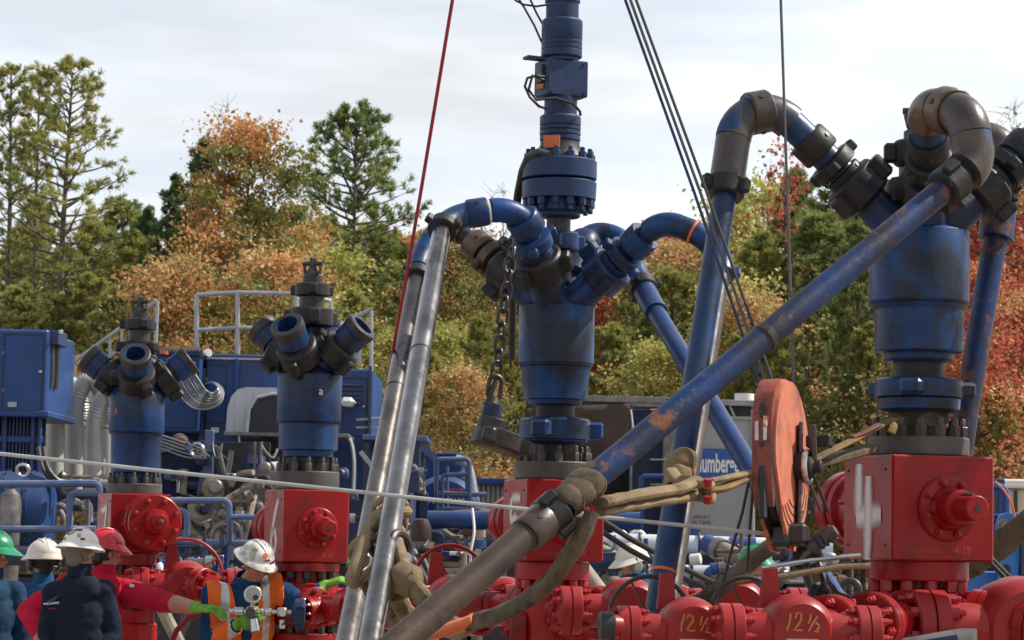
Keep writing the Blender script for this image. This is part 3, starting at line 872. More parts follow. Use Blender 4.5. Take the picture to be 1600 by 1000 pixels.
# wellhead 5, right-front outlet
a0 = armpt(W5, 503, -20, 45, 98)
frac_pipe('steel pipe with an orange ring on its blue gooseneck, mostly behind a blue pipe', [a0, P(1034, 344, 13.75), P(1092, 365, 13.7), P(1130, 400, 13.7), P(1042, 950, 11.8), P(1020, 1100, 11.3)],
          [.17, .3, .16, 4.0], rp * 1.04, .066, [M_['blue'], M_['blue'], M_['blue'], M_['blue'], M_['blue'], M_['blue'], M_['brownpipe']],
          arm_fits(W5, -20, 45, .93, 'blue', 'blue', 1.9) + [('ring', P(1083, 362, 13.7), .069, .014, M_['orangering']), ('nut', P(1128, 425, 13.6), .078, .08, M_['blue'], 2.0)], 3)
# wellhead 5, rear-right outlet
a0 = armpt(W5, 503, 70, 45, 98)
frac_pipe('straight blue pipe slanting down right behind the orange sheave', [a0, P(920, 360, 14.66), P(972, 372, 14.62), P(1005, 455, 14.45), P(1180, 745, 12.6), P(1330, 975, 11.4), P(1400, 1090, 11.0)],
          [.15, .16, 1.5, 4.0, 4.0], rp * 1.04, .066, [M_['blue'], M_['blue'], M_['blue'], M_['blue'], M_['blue_clean']],
          arm_fits(W5, 70, 45, .93, 'blue', 'blue', .9) + [('nut', P(1004, 455, 14.45), .080, .08, M_['nut'], .3)], 3)
# wellhead 4, left outlet -> blue pipe
a0 = armpt(W4, 392, 180, 45, 126)
frac_pipe('dark blue pipe dropping almost straight from the big left gooseneck', [a0, P(1160, 120, 10.72), P(1134, 296, 10.62), P(1028, 950, 10.0), P(1000, 1110, 9.8)],
          [.20, .5, 4], rp, .076, [M_['bluepipe'], M_['elbow'], M_['elbow'], M_['elbow'], M_['bluepipe']],
          arm_fits(W4, 180, 45, 1.13, 'nut', 'nut', 1.0) + [('collar', P(1188, 200, 10.73), .092, .10, M_['elbow']), ('nut', P(1136, 293, 10.62), .082, .085, M_['nut'], 2.2),
           ('ring', P(1038, 895, 10.05), .0525, .012, M_['orangering'])], 2)
# wellhead 4, front outlet -> long diagonal pipe
a0 = armpt(W4, 392, -90, 45, 126)
frac_pipe('long blue pipe with rust crossing the picture diagonally', [a0, P(1449, 166, 10.16), P(1512, 180, 9.92), P(1524, 255, 9.90), P(905, 766, 9.0), P(850, 812, 8.94)],
          [.15, .12, .12, 4.0], rp, .082, [M_['bluepipe'], M_['bronze'], M_['bronze'], M_['elbow'], M_['elbow'], M_['elbow'], M_['rustpipe'], M_['rustpipe'], M_['rustpipe']],
          arm_fits(W4, -90, 45, 1.08, 'nut', 'nut', 1.2) + [('collar', P(1482, 188, 10.04), .096, .09, M_['bronze']), ('nut', P(1466, 300, 9.92), .080, .10, M_['nut'], .9), ('collar', P(1185, 550, 9.5), .0555, .03, M_['bronze']),
           ('nut', P(862, 802, 8.95), .072, .09, M_['nut'], .9)], 3)
frac_pipe('brown steel pipe continuing the diagonal down to the bottom', [P(862, 802, 8.95), P(640, 990, 8.55), P(560, 1058, 8.4)], [4.0], .054, .054, [M_['brownpipe']],
          [('collar', P(838, 822, 8.9), .066, .11, M_['bronze'])])
# wellhead 4, right outlet
a0 = armpt(W4, 392, 0, 45, 126)
frac_pipe('short pipe stub with big union nuts at the right edge of the picture', [a0, P(1690, 140, 10.9), P(1760, 220, 10.9), P(1740, 700, 10.5), P(1730, 1100, 10.4)],
          [.2, .2, 1.0], rp, .076, [M_['bluepipe'], M_['elbow'], M_['elbow'], M_['elbow'], M_['rustpipe']],
          arm_fits(W4, 0, 45, 1.13, 'nut', 'nut', 2.4) + [('collar', P(1660, 170, 10.9), .09, .1, M_['elbow'])], 3)
# wellhead 4, rear outlet
a0 = armpt(W4, 392, 90, 45, 126)
frac_pipe('dark stained pipe dropping behind the right outlet of the large wellhead', [a0, P(1510, 218, 11.42), P(1568, 218, 11.4), P(1562, 330, 11.3), P(1502, 690, 11.1), P(1470, 1000, 11.0)],
          [.12, .16, 2.0, 4.0], rp * 1.08, .080, [M_['nut'], M_['elbow'], M_['elbow'], M_['elbow'], M_['rustpipe']],
          arm_fits(W4, 90, 45, 1.08, 'nut', 'nut', .5) + [('nut', P(1562, 310, 11.3), .08, .08, M_['nut'], .5)], 3)
# ------------------------------------------------------------------ ground
def ground_mat():
    m = worn('gravel_pad', (0.30, 0.25, 0.19), 0.9, col2=(0.20, 0.16, 0.12), mix=.5, scale=.6, grime=.3, grime_col=(.1, .08, .06), bump=.8, bscale=9, spec=.2)
    return m
g = MB()
gx = [-1500, -400, -120, -60, -30, -12, 0, 12, 30, 60, 120, 400, 1500]
gy = [-1500, -300, -60, -20, 0, 8, 14, 20, 28, 40, 55, 80, 130, 300, 1500]
g.add([V((x, y, 0)) for x in gx for y in gy],
      [(i * len(gy) + j, (i + 1) * len(gy) + j, (i + 1) * len(gy) + j + 1, i * len(gy) + j + 1) for i in range(len(gx) - 1) for j in range(len(gy) - 1)])
tag(g.build('ground', ground_mat()), kind='structure')

# ------------------------------------------------------------------ foliage
def leaf_mat(name, stops, trans=.42, rough=.5):
    m = bpy.data.materials.new(name); m.use_nodes = True
    t = m.node_tree; N = t.nodes; Lk = t.links.new
    bs = N['Principled BSDF']; out_ = N['Material Output']
    at = N.new('ShaderNodeAttribute'); at.attribute_name = 'tint'
    oi = N.new('ShaderNodeObjectInfo')
    ma = N.new('ShaderNodeMath'); ma.operation = 'MULTIPLY_ADD'; ma.inputs[1].default_value = .22
    Lk(oi.outputs['Random'], ma.inputs[0])
    sb = N.new('ShaderNodeMath'); sb.operation = 'SUBTRACT'; sb.inputs[1].default_value = .11
    Lk(at.outputs['Fac'], ma.inputs[2]); Lk(ma.outputs[0], sb.inputs[0])
    rp_ = N.new('ShaderNodeValToRGB')
    el = rp_.color_ramp.elements
    while len(el) < len(stops): el.new(0.5)
    for i, c in enumerate(stops):
        el[i].position = i / (len(stops) - 1); el[i].color = tuple(c) + (1,)
    Lk(sb.outputs[0], rp_.inputs['Fac']); Lk(rp_.outputs['Color'], bs.inputs['Base Color'])
    bs.inputs['Roughness'].default_value = rough
    bs.inputs['Specular IOR Level'].default_value = .35
    tr = N.new('ShaderNodeBsdfTranslucent'); Lk(rp_.outputs['Color'], tr.inputs['Color'])
    ms = N.new('ShaderNodeMixShader'); ms.inputs[0].default_value = trans
    Lk(bs.outputs[0], ms.inputs[1]); Lk(tr.outputs[0], ms.inputs[2]); Lk(ms.outputs[0], out_.inputs['Surface'])
    return m
LM = {
    'pine': leaf_mat('pine_needles', [(.11, .165, .055), (.17, .225, .07), (.26, .28, .085), (.36, .34, .11)]),
    'pine2': leaf_mat('yellowing_pine_needles', [(.15, .195, .055), (.25, .27, .075), (.36, .345, .095), (.44, .37, .12)]),
    'cedar': leaf_mat('cedar_needles', [(.07, .13, .06), (.11, .18, .075), (.16, .21, .09)]),
    'orange': leaf_mat('orange_leaves', [(.18, .21, .06), (.27, .27, .075), (.52, .22, .085), (.62, .32, .12), (.40, .34, .10), (.74, .56, .26)]),
    'rust': leaf_mat('rust_leaves', [(.20, .24, .065), (.40, .19, .08), (.52, .27, .11), (.58, .38, .17), (.28, .28, .085), (.18, .22, .06)]),
    'red': leaf_mat('red_leaves', [(.30, .06, .05), (.46, .11, .07), (.55, .19, .095), (.55, .32, .15), (.28, .26, .09)]),
    'yellow': leaf_mat('yellow_green_leaves', [(.17, .23, .06), (.29, .33, .08), (.46, .42, .12), (.56, .42, .15), (.22, .27, .065)]),
    'green': leaf_mat('green_leaves', [(.10, .145, .05), (.16, .20, .06), (.24, .26, .08)]),
}
BARK = worn('pine_bark', (0.17, 0.135, 0.115), 0.9, col2=(0.075, 0.06, 0.052), mix=.5, scale=9, bump=1.0, bscale=30, spec=.15)
BARK2 = worn('grey_brown_bark', (0.12, 0.10, 0.085), 0.9, col2=(0.06, 0.05, 0.042), mix=.5, scale=8, bump=.8, bscale=30, spec=.15)

def np_mesh(name, verts, nper, tint, m):
    """verts: (n*nper, 3) array of separate little faces of nper corners"""
    nf = len(verts) // nper
    me = bpy.data.meshes.new(name)
    me.vertices.add(len(verts)); me.vertices.foreach_set('co', verts.astype(np.float32).ravel())
    me.loops.add(nf * nper); me.loops.foreach_set('vertex_index', np.arange(nf * nper, dtype=np.int32))
    me.polygons.add(nf)
    me.polygons.foreach_set('loop_start', np.arange(0, nf * nper, nper, dtype=np.int32))
    me.polygons.foreach_set('loop_total', np.full(nf, nper, dtype=np.int32))
    me.update(calc_edges=True)
    at = me.attributes.new('tint', 'FLOAT', 'POINT')
    at.data.foreach_set('value', np.repeat(tint, nper).astype(np.float32))
    me.materials.append(m)
    return me

def tufts_to_tris(C, D, K, L_, w, rg, spread=.9):
    """needle tufts: C centres, D directions; K narrow blades each"""
    n = len(C)
    c = np.repeat(C, K, 0); d = np.repeat(D, K, 0)
    rv = rg.normal(size=(n * K, 3))
    d = d + rv * spread * .55
    d /= np.linalg.norm(d, axis=1, keepdims=True) + 1e-9
    ln = (L_ * rg.uniform(.6, 1.15, (n * K, 1)))
    sd = np.cross(d, rg.normal(size=(n * K, 3))); sd /= np.linalg.norm(sd, axis=1, keepdims=True) + 1e-9
    a = c + sd * w * .35; b = c - sd * w * .35
    t1 = c + d * ln + sd * w * .5; t2 = c + d * ln * .92 - sd * w * .5
    v = np.stack([a, b, t2, t1], 1).reshape(-1, 3)
    return v

def make_pine(seed, H, base, width, nb, kind='pine', tl=.30, tw=.045, K=9, el0=.25, topshape=.8, twig=7, trunk_r=.16, bend=.25, dead=0, tmin=.45):
    rg = np.random.default_rng(seed); rr = random.Random(seed)
    tb = MB()
    ph = rr.uniform(0, 6.28)
    tx = lambda h: V((math.sin(h * .35 + ph) * bend * .4 - math.sin(ph) * bend * .4, math.cos(h * .28 + ph) * bend * .4 - math.cos(ph) * bend * .4, h))
    N_ = 14
    tb.tube([tx(H * i / N_) for i in range(N_ + 1)], [trunk_r * (1 - .92 * i / N_) + .012 for i in range(N_ + 1)], 9)
    C = []; D = []; T = []
    for i in range(nb):
        f = (i + rr.random()) / nb
        h = base + (H - base) * (f ** .92)
        # crown profile: widest a third of the way up, rounded top
        prof = (min(1, (f + .12) / .28) ** .6) * ((1 - f) ** topshape) * 1.25 + .06
        ln = width * prof * rr.uniform(.6, 1.15)
        if rr.random() < .12: ln *= .5
        az = i * 2.399 + rr.uniform(-.5, .5)
        el = el0 + .5 * f + rr.uniform(-.18, .18)
        o = tx(h)
        d = V((math.cos(az) * math.cos(el), math.sin(az) * math.cos(el), math.sin(el)))
        pts = [o]
        q = o.copy(); dd = d.copy()
        for k in range(4):
            q = q + dd * (ln / 4); pts.append(q.copy())
            dd = (dd + V((rr.uniform(-.16, .16), rr.uniform(-.16, .16), rr.uniform(-.05, .22)))).normalized()
        r0 = .012 + .018 * ln
        tb.tube(pts, [r0, r0 * .8, r0 * .6, r0 * .4, .006], 5, caps=False)
        ti = rr.uniform(.1, .6)
        for k in range(twig):
            t = rr.uniform(tmin, 1.0) if k else 1.0
            seg = min(3, int(t * 4)); u = t * 4 - seg
            b0 = pts[seg].lerp(pts[seg + 1], min(1, u))
            sd = V((rr.gauss(0, 1), rr.gauss(0, 1), rr.gauss(.45, .6))).normalized()
            tdir = (dd * .7 + sd).normalized()
            tl_ = ln * rr.uniform(.10, .26) * (1.15 - .5 * t) + .06
            e = b0 + tdir * tl_
            if rr.random() < .6: tb.tube([b0, e], [.009, .004], 4, caps=False)
            C.append(e); D.append(tdir); T.append(ti + rr.uniform(-.1, .35))
            C.append(b0.lerp(e, .55)); D.append(tdir); T.append(ti + rr.uniform(-.15, .25))
    for i in range(dead):
        h = base * rr.uniform(.35, .98); az = rr.uniform(0, 6.28); ln = rr.uniform(.4, 1.5)
        o = tx(h); d = V((math.cos(az), math.sin(az), rr.uniform(-.2, .25)))
        p1 = o + d * ln * .5; p2 = o + d * ln + V((rr.uniform(-.2, .2), rr.uniform(-.2, .2), rr.uniform(-.25, .1)))
        tb.tube([o, p1, p2], [.02, .014, .005], 5, caps=False)
        for _ in range(3):
            e = p1 + V((rr.uniform(-.5, .5), rr.uniform(-.5, .5), rr.uniform(-.3, .3)))
            tb.tube([p1.lerp(p2, rr.random()), e], [.008, .003], 4, caps=False)
    C = np.array([tuple(c) for c in C]); D = np.array([tuple(c) for c in D]); T = np.array(T)
    v = tufts_to_tris(C, D, K, tl, tw, rg)
    crown = np_mesh('crown', v, 4, np.clip(np.repeat(T, K) + rg.uniform(-.1, .1, len(T) * K), 0, 1), LM[kind])
    tm = tb.mesh('trunk', smooth=60); tm.materials.append(BARK)
    return dict(H=H, trunk=tm, crown=crown)

def make_broad(seed, H, base, width, nclus, nleaf, kind, leaf=.12, sig=.34, shape=1.0, trunk_r=.14, hollow=.25, lump=.35, bare=False, limbs=46):
    """limbs leave the trunk at rising angles; leaf sprays sit along their outer halves"""
    rg = np.random.default_rng(seed); rr = random.Random(seed)
    tb = MB()
    tx = lambda h: V((math.sin(h * .5 + seed) * .14 - math.sin(seed) * .14, math.cos(h * .4 + seed) * .14 - math.cos(seed) * .14, h))
    N_ = 12
    tb.tube([tx(H * .96 * i / N_) for i in range(N_ + 1)], [trunk_r * (1 - .95 * i / N_) + .006 for i in range(N_ + 1)], 8)
    C = []; T = []; D = []
    per = max(2, nclus // limbs)
    for l in range(limbs):
        f = ((l + rr.random()) / limbs) ** .9
        az = l * 2.399 + rr.uniform(-.6, .6)
        prof = (min(1, (f + .14) / .30) ** .7) * ((1 - f) ** (.62 * shape)) + .05
        ln = width * prof * rr.uniform(.62, 1.12) * (1 + lump * .5 * math.sin(3 * az + seed))
        el = .35 + .55 * f + rr.uniform(-.15, .2)
        h1 = base + (H - base) * f
        h0 = max(base * .55, h1 - ln * math.tan(el) * .55)
        o = tx(h0)
        d = V((math.cos(az) * math.cos(el), math.sin(az) * math.cos(el), math.sin(el)))
        pts = [o]; q = o.copy(); dd = d.copy()
        for k in range(4):
            q = q + dd * (ln / math.cos(el) * .27); pts.append(q.copy())
            dd = (dd + V((rr.uniform(-.22, .22), rr.uniform(-.22, .22), rr.uniform(-.22, .16)))).normalized()
        r0 = .010 + .016 * ln
        tb.tube(pts, [r0, r0 * .75, r0 * .5, r0 * .3, .004], 5, caps=False)
        lt = .5 + .75 * mnoise.noise(pts[3] * .35 + V((0, seed * 3, 0))) + rr.uniform(-.16, .16)
        for k in range(per if not bare else 3):
            t = rr.uniform(.30, 1.05); sg = min(3, int(t * 4)); u = min(1.05, t * 4 - sg)
            b0 = pts[sg].lerp(pts[sg + 1], u)
            e = b0 + V((rr.gauss(0, 1), rr.gauss(0, 1), rr.gauss(.25, .7))).normalized() * (.12 + .26 * ln * rr.random())
            tb.tube([b0, e], [.007, .003], 4, caps=False)
            if bare:
                for _ in range(3):
                    tb.tube([b0.lerp(e, rr.random()), e + V((rr.gauss(0, .2), rr.gauss(0, .2), rr.uniform(0, .35)))], [.005, .002], 4, caps=False)
            C.append(e); T.append(lt + rr.uniform(-.15, .15)); D.append(rr.uniform(.55, 1.35))
    C = np.array([tuple(c) for c in C]); T = np.array(T); D = np.array(D)
    n = len(C)
    c = np.repeat(C, nleaf, 0) + rg.normal(size=(n * nleaf, 3)) * sig * np.repeat(D, nleaf)[:, None] * np.array([1, 1, .55])
    nrm = rg.normal(size=(n * nleaf, 3)) * .8 + np.array([0, 0, .5]); nrm /= np.linalg.norm(nrm, axis=1, keepdims=True)
    a = np.cross(nrm, rg.normal(size=(n * nleaf, 3))); a /= np.linalg.norm(a, axis=1, keepdims=True) + 1e-9
    b = np.cross(nrm, a)
    sz = leaf * rg.uniform(.35, 1.5, (n * nleaf, 1))
    v = np.stack([c - a * sz * .5, c + b * sz * .36 + nrm * sz * .1, c + a * sz * .55 + nrm * sz * .15, c - b * sz * .36], 1).reshape(-1, 3)
    keep = np.repeat(rg.random(n * nleaf) < .97, 4)
    crown = np_mesh('crown', v, 4, np.clip(np.repeat(T, nleaf) + rg.uniform(-.16, .16, n * nleaf), 0, 1), LM[kind])
    tm = tb.mesh('trunk', smooth=60); tm.materials.append(BARK2)
    return dict(H=H, trunk=tm, crown=crown)

def plant(pr, name, label, px, top, Y, rot=0.0, wide=1.0, group='trees at the edge of the wood', at=620, cat='tree'):
    z = P(px, top, Y).z; k = z / pr['H']
    q = P(px, at, Y)
    t = thing(name, label, cat, V((q.x, Y, 0)), group)
    t.rotation_euler = (0, 0, rot); t.scale = (k * wide, k * wide, k)
    for nm in ('trunk', 'crown'):
        o = bpy.data.objects.new(nm, pr[nm]); COL.objects.link(o); o.parent = t
    return t

# tall pines at the left
A1 = make_pine(3, 16, 9.2, 1.85, 70, 'pine2', tl=.20, tw=.018, K=26, twig=6, topshape=.4, el0=.10, trunk_r=.19, dead=30, tmin=.5)
A2 = make_pine(8, 16, 9.6, 1.05, 46, 'pine2', tl=.20, tw=.018, K=24, twig=5, topshape=.45, el0=.25, trunk_r=.15, dead=34, tmin=.45)
A3 = make_pine(15, 14, 9.0, 2.0, 78, 'pine', tl=.20, tw=.018, K=28, twig=7, topshape=.5, el0=.06, trunk_r=.13, dead=8, bend=.1, tmin=.45)
plant(A1, 'pine_tree', 'tall pine with the widest yellow-green crown of the three at the left', 106, 112, 70, .4, 1.05, at=400)
plant(A2, 'pine_tree', 'slim tall pine standing just left of the widest pine', 56, 128, 74, 1.3, at=420)
plant(A2, 'pine_tree', 'tall pine cut by the left edge of the picture', 4, 114, 71, 3.6, 1.1, at=400)
plant(A3, 'pine_tree', 'lone pine with open crown rising into the sky right of the orange tree', 552, 186, 78, .9, at=300)
# the big orange tree and its dark neighbour
B1 = make_broad(21, 11.5, 2.2, 3.3, 480, 84, 'orange', leaf=.10, sig=.27, shape=.85, limbs=84)
B2 = make_broad(22, 9, 1.2, 2.7, 230, 66, 'rust', leaf=.105, sig=.30, shape=.9, limbs=46)
B3 = make_broad(23, 9, 1.3, 2.5, 250, 66, 'red', leaf=.10, sig=.30, shape=.95, limbs=50)
B4 = make_broad(24, 9, 1.0, 2.5, 230, 66, 'yellow', leaf=.105, sig=.30, shape=1.0, limbs=46)
B5 = make_broad(25, 10, 2.5, 1.5, 90, 22, 'red', leaf=.11, sig=.22, shape=1.0, lump=.5, limbs=34, trunk_r=.09)
B6 = make_broad(26, 9, 1.0, 1.9, 90, 2, 'rust', leaf=.07, sig=.14, shape=.9, bare=True, trunk_r=.07, limbs=34)
K1 = make_pine(31, 10.5, .6, 2.2, 130, 'cedar', tl=.15, tw=.02, K=26, twig=8, topshape=.9, el0=.3, trunk_r=.12, tmin=.35)
K2 = make_pine(32, 10, 1.6, 2.3, 92, 'pine2', tl=.20, tw=.019, K=26, twig=7, topshape=.75, el0=.18, trunk_r=.12, dead=12, tmin=.4)
K3 = make_pine(33, 10, 4.0, 1.7, 74, 'pine', tl=.20, tw=.019, K=26, twig=7, topshape=.6, el0=.12, trunk_r=.12, dead=22, tmin=.4)
plant(B1, 'maple_tree', 'big orange autumn tree behind the blue railings', 388, 208, 64, .3, .94, at=400)
plant(K1, 'cedar_tree', 'dark green cedar with pointed top against the left of the orange tree', 318, 232, 68, .2, .92, at=400)
plant(K1, 'cedar_tree', 'lower dark cedar left of the pointed one', 262, 285, 70, 2.2, .9, at=400)
plant(B6, 'bare_tree', 'thin bare spire of twigs above the dark cedar', 352, 168, 69, 1.0, .5, at=300)
plant(B2, 'maple_tree', 'rust coloured low tree at the left foot of the orange tree', 262, 415, 60, .5, 1.1)
plant(B1, 'maple_tree', 'orange tree glowing between the steel pipe and the chain', 705, 372, 72, 2.0, 1.0)
plant(B5, 'maple_tree', 'slim red maple top poking above the green pines under the thin cable', 1226, 232, 74, .2, .9, at=400)
plant(B3, 'maple_tree', 'red maple at the right edge behind the large wellhead', 1565, 250, 62, .8, 1.15, at=450)
plant(B6, 'bare_tree', 'bare twiggy top over the red maple at the right edge', 1592, 172, 64, .4, .8, at=350)
plant(B6, 'bare_tree', 'bare twigs against the sky between chain and tool string', 772, 300, 80, 2.2, .7, at=400)
plant(B6, 'bare_tree', 'bare twigs against the sky just right of the tool string', 925, 372, 82, .2, .7, at=450)
# the edge of the wood, near row to far row
GRP = {'K2': ('pine_tree', 'yellow-green bushy pine in the wood behind the trucks'), 'K3': ('pine_tree', 'open mid-green pine in the wood behind the trucks'),
       'B2': ('maple_tree', 'rust brown autumn tree in the wood behind the trucks'), 'B4': ('autumn_tree', 'yellow-green broadleaf tree in the wood behind the trucks'),
       'B3': ('maple_tree', 'red autumn tree in the wood behind the trucks'), 'B1': ('maple_tree', 'orange autumn tree in the wood behind the trucks'),
       'K1': ('cedar_tree', 'dark cedar in the wood behind the trucks'), 'B6': ('bare_tree', 'leafless grey tree in the wood behind the trucks')}
PR = dict(K1=K1, K2=K2, K3=K3, B1=B1, B2=B2, B3=B3, B4=B4, B6=B6)
rows = [
 # px, top, Y, kind
 (-40, 360, 78, 'K2'), (28, 372, 80, 'K2'), (98, 398, 76, 'K3'), (150, 352, 84, 'K2'), (205, 372, 80, 'K2'), (60, 330, 92, 'K3'), (180, 330, 95, 'K3'),
 (232, 340, 90, 'K1'), (470, 372, 74, 'B1'), (520, 392, 72, 'B4'), (570, 360, 84, 'B4'), (603, 372, 82, 'K2'), (640, 382, 80, 'K2'), (560, 400, 90, 'K3'),
 (520, 350, 92, 'K2'), (450, 330, 95, 'K3'), (350, 360, 86, 'K1'), (420, 420, 58, 'B2'), (560, 470, 60, 'K2'), (608, 520, 66, 'B4'),
 (665, 400, 88, 'B4'), (735, 392, 92, 'B3'), (760, 410, 86, 'B4'), (690, 520, 66, 'B4'), (745, 500, 64, 'K2'), (800, 430, 84, 'K3'), (645, 480, 70, 'K2'), (790, 520, 66, 'K2'),
 (720, 590, 60, 'B2'), (680, 560, 62, 'K2'), (810, 480, 74, 'K2'),
 (955, 400, 84, 'B4'), (1000, 385, 88, 'B2'), (1040, 378, 92, 'B3'), (1078, 392, 84, 'B2'), (985, 430, 72, 'K2'), (1060, 425, 74, 'K2'), (1020, 480, 68, 'K2'), (940, 470, 72, 'B3'),
 (955, 520, 66, 'K2'), (1085, 440, 80, 'B4'), (1120, 372, 86, 'K3'), (1030, 540, 64, 'B4'),
 (1150, 330, 80, 'B4'), (1185, 305, 88, 'B4'), (1180, 380, 72, 'K2'), (1250, 275, 84, 'K3'), (1296, 288, 80, 'K3'), (1225, 340, 74, 'K3'), (1340, 300, 82, 'K2'),
 (1280, 350, 72, 'K3'), (1330, 360, 70, 'K3'), (1140, 440, 66, 'B4'), (1190, 470, 64, 'B2'), (1260, 470, 66, 'K3'), (1230, 520, 62, 'K2'), (1310, 480, 78, 'K2'), (1150, 520, 62, 'K2'),
 (1385, 300, 86, 'K2'), (1430, 310, 84, 'K3'), (1480, 300, 86, 'B4'), (1520, 320, 80, 'B3'), (1600, 300, 76, 'B3'), (1640, 320, 66, 'B3'), (1545, 430, 56, 'B3'), (1600, 480, 58, 'B3'),
 (1515, 560, 60, 'B2'), (1560, 600, 56, 'K2'), (1620, 560, 58, 'B2'), (1400, 420, 72, 'K3'), (1460, 430, 74, 'K2'), (1350, 520, 66, 'K2'),
 (20, 450, 64, 'K2'), (80, 470, 66, 'K3'), (140, 440, 66, 'K2'), (195, 460, 62, 'K3'), (320, 440, 62, 'K2'), (480, 470, 60, 'B4'), (230, 480, 64, 'K2'), (300, 330, 88, 'K3'), (395, 330, 90, 'K2'),
 (860, 440, 84, 'K2'), (900, 460, 78, 'B4'), (880, 520, 68, 'K3'), (110, 560, 58, 'B2'), (40, 560, 60, 'K2'),
]
ANCH = [(-200, 50, 'at the left edge over the radiator housing'), (50, 130, 'below the three tall pines'), (130, 225, 'between the tall pines and the caged wellhead'), (225, 340, 'left of the orange tree, behind the stair rail'),
        (340, 470, 'behind the railings of the pump truck'), (470, 590, 'under the lone pine'), (590, 680, 'behind the two steel pipes'), (680, 780, 'between the steel pipes and the hanging chain'), (780, 930, 'behind the middle wellhead'),
        (930, 1030, 'right of the middle wellhead'), (1030, 1110, 'above the box trailer'), (1110, 1205, 'behind the steep blue pipe'), (1205, 1275, 'behind the thin cable'), (1275, 1360, 'between the thin cable and the large wellhead'),
        (1360, 1500, 'behind the large wellhead'), (1500, 1570, 'right of the large wellhead'), (1570, 1800, 'at the right edge')]
_bins = {}
for i, r in enumerate(rows):
    an = next(a[2] for a in ANCH if a[0] <= r[0] < a[1])
    _bins.setdefault((r[3], an), []).append(i)
_lab = {}
for (k, an), ids in _bins.items():
    ids.sort(key=lambda q: rows[q][1])
    for n_, q in enumerate(ids):
        pre = '' if len(ids) == 1 else ['tallest ', 'second tallest ', 'third tallest ', 'lowest '][n_ if n_ < len(ids) - 1 or len(ids) > 4 else ({2: 3, 3: 3, 4: 3}[len(ids)])]
        _lab[q] = pre + GRP[k][1].replace(' in the wood behind the trucks', '') + ' ' + an
for i, (px, top, Y, k) in enumerate(rows):
    plant(PR[k], GRP[k][0], _lab[i], px, top + 6 * math.sin(i * 5.1), Y, i * 1.7, 1.0 + .22 * math.sin(i * 2.3), 'trees in the wood behind the trucks')
# the far wood, one mass behind the counted trees
def far_wood():
    rg = np.random.default_rng(5)
    n = 60000
    x = rg.uniform(-34, 34, n); y = rg.uniform(97, 106, n)
    top = 9.6 + 1.4 * np.sin(x * .55) + .9 * np.sin(x * 1.7 + 1) + .6 * np.sin(x * 3.3)
    z = top * rg.uniform(0, 1, n) ** .75
    c = np.stack([x, y, z], 1)
    nrm = rg.normal(size=(n, 3)); nrm /= np.linalg.norm(nrm, axis=1, keepdims=True)
    a = np.cross(nrm, rg.normal(size=(n, 3))); a /= np.linalg.norm(a, axis=1, keepdims=True)
    b = np.cross(nrm, a); sz = .26 * rg.uniform(.6, 1.4, (n, 1))
    v = np.stack([c - a * sz, c + b * sz * .6, c + a * sz, c - b * sz * .6], 1).reshape(-1, 3)
    tint = np.clip(.5 + .4 * np.sin(x * .9 + z * .4) + rg.uniform(-.2, .2, n), 0, 1)
    me = np_mesh('far_wood', v, 4, tint, LM['green'])
    o = bpy.data.objects.new('far_wood', me); COL.objects.link(o)
    tag(o, kind='stuff')
far_wood()
# ------------------------------------------------------------------ vehicles and skids behind the wells
def pbox(mb, x0, y0, x1, y1, Y, dy=.1, b=.006):
    c = P((x0 + x1) / 2, (y0 + y1) / 2, Y); s = S(Y)
    return mb.box(c + V((0, dy / 2, 0)), (abs(x1 - x0) * s, dy, abs(y1 - y0) * s), None, b)
def part_box(root, name, m, x0, y0, x1, y1, Y, dy=.1, b=.006):
    return pbox(MB(), x0, y0, x1, y1, Y, dy, b).build(name, m, root)
def part_tube(root, name, m, pts, r, n=10, flat=1.0):
    """pts: (px, py, Y)"""
    return MB().tube(smoothpts([P(*q) for q in pts]), r, n, True, flat).build(name, m, root)
def smoothpts(pts, k=6):
    if len(pts) < 3: return pts
    o = []
    for i in range(len(pts) - 1):
        p0 = pts[max(0, i - 1)]; p1 = pts[i]; p2 = pts[i + 1]; p3 = pts[min(len(pts) - 1, i + 2)]
        for j in range(k):
            t = j / k
            o.append(.5 * ((2 * p1) + (p2 - p0) * t + (2 * p0 - 5 * p1 + 4 * p2 - p3) * t * t + (3 * p1 - p0 - 3 * p2 + p3) * t ** 3))
    o.append(pts[-1])
    return o
def rail(root, name, m, pts, r, rad=.06):
    """round-cornered tube rail through (px, py, Y) points"""
    ps = [P(*q) for q in pts]
    b = MB()
    if len(ps) == 2: b.tube(ps, r, 8)
    else:
        o = []
        for k, sg in fillet(ps, [rad] * (len(ps) - 2), 5): o += sg if not o else sg[1:]
        b.tube(o, r, 8)
    return b.build(name, m, root)

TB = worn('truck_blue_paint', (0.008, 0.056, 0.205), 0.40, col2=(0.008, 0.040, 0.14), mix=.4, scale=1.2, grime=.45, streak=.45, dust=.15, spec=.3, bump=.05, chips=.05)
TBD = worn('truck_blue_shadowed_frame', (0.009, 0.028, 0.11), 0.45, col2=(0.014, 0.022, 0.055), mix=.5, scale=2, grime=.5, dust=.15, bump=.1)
RAILM = worn('blue_grey_rail_paint', (0.03, 0.065, 0.18), 0.35, col2=(0.05, 0.085, 0.18), mix=.4, scale=3, dust=.4, dust_col=(.4, .42, .45), bump=.05)
ALU = worn('grey_handrail', (0.36, 0.37, 0.38), 0.4, metal=.4, bump=.05)
DUCT = worn('grey_corrugated_duct', (0.42, 0.41, 0.39), 0.5, metal=.2, col2=(.30, .29, .28), mix=.4, scale=2, dust=.4, grime=.15, bump=.1)
TANHOSE = worn('dusty_tan_hose', (0.30, 0.25, 0.19), 0.7, col2=(.17, .14, .11), mix=.5, scale=8, grime=.4, bump=.2)
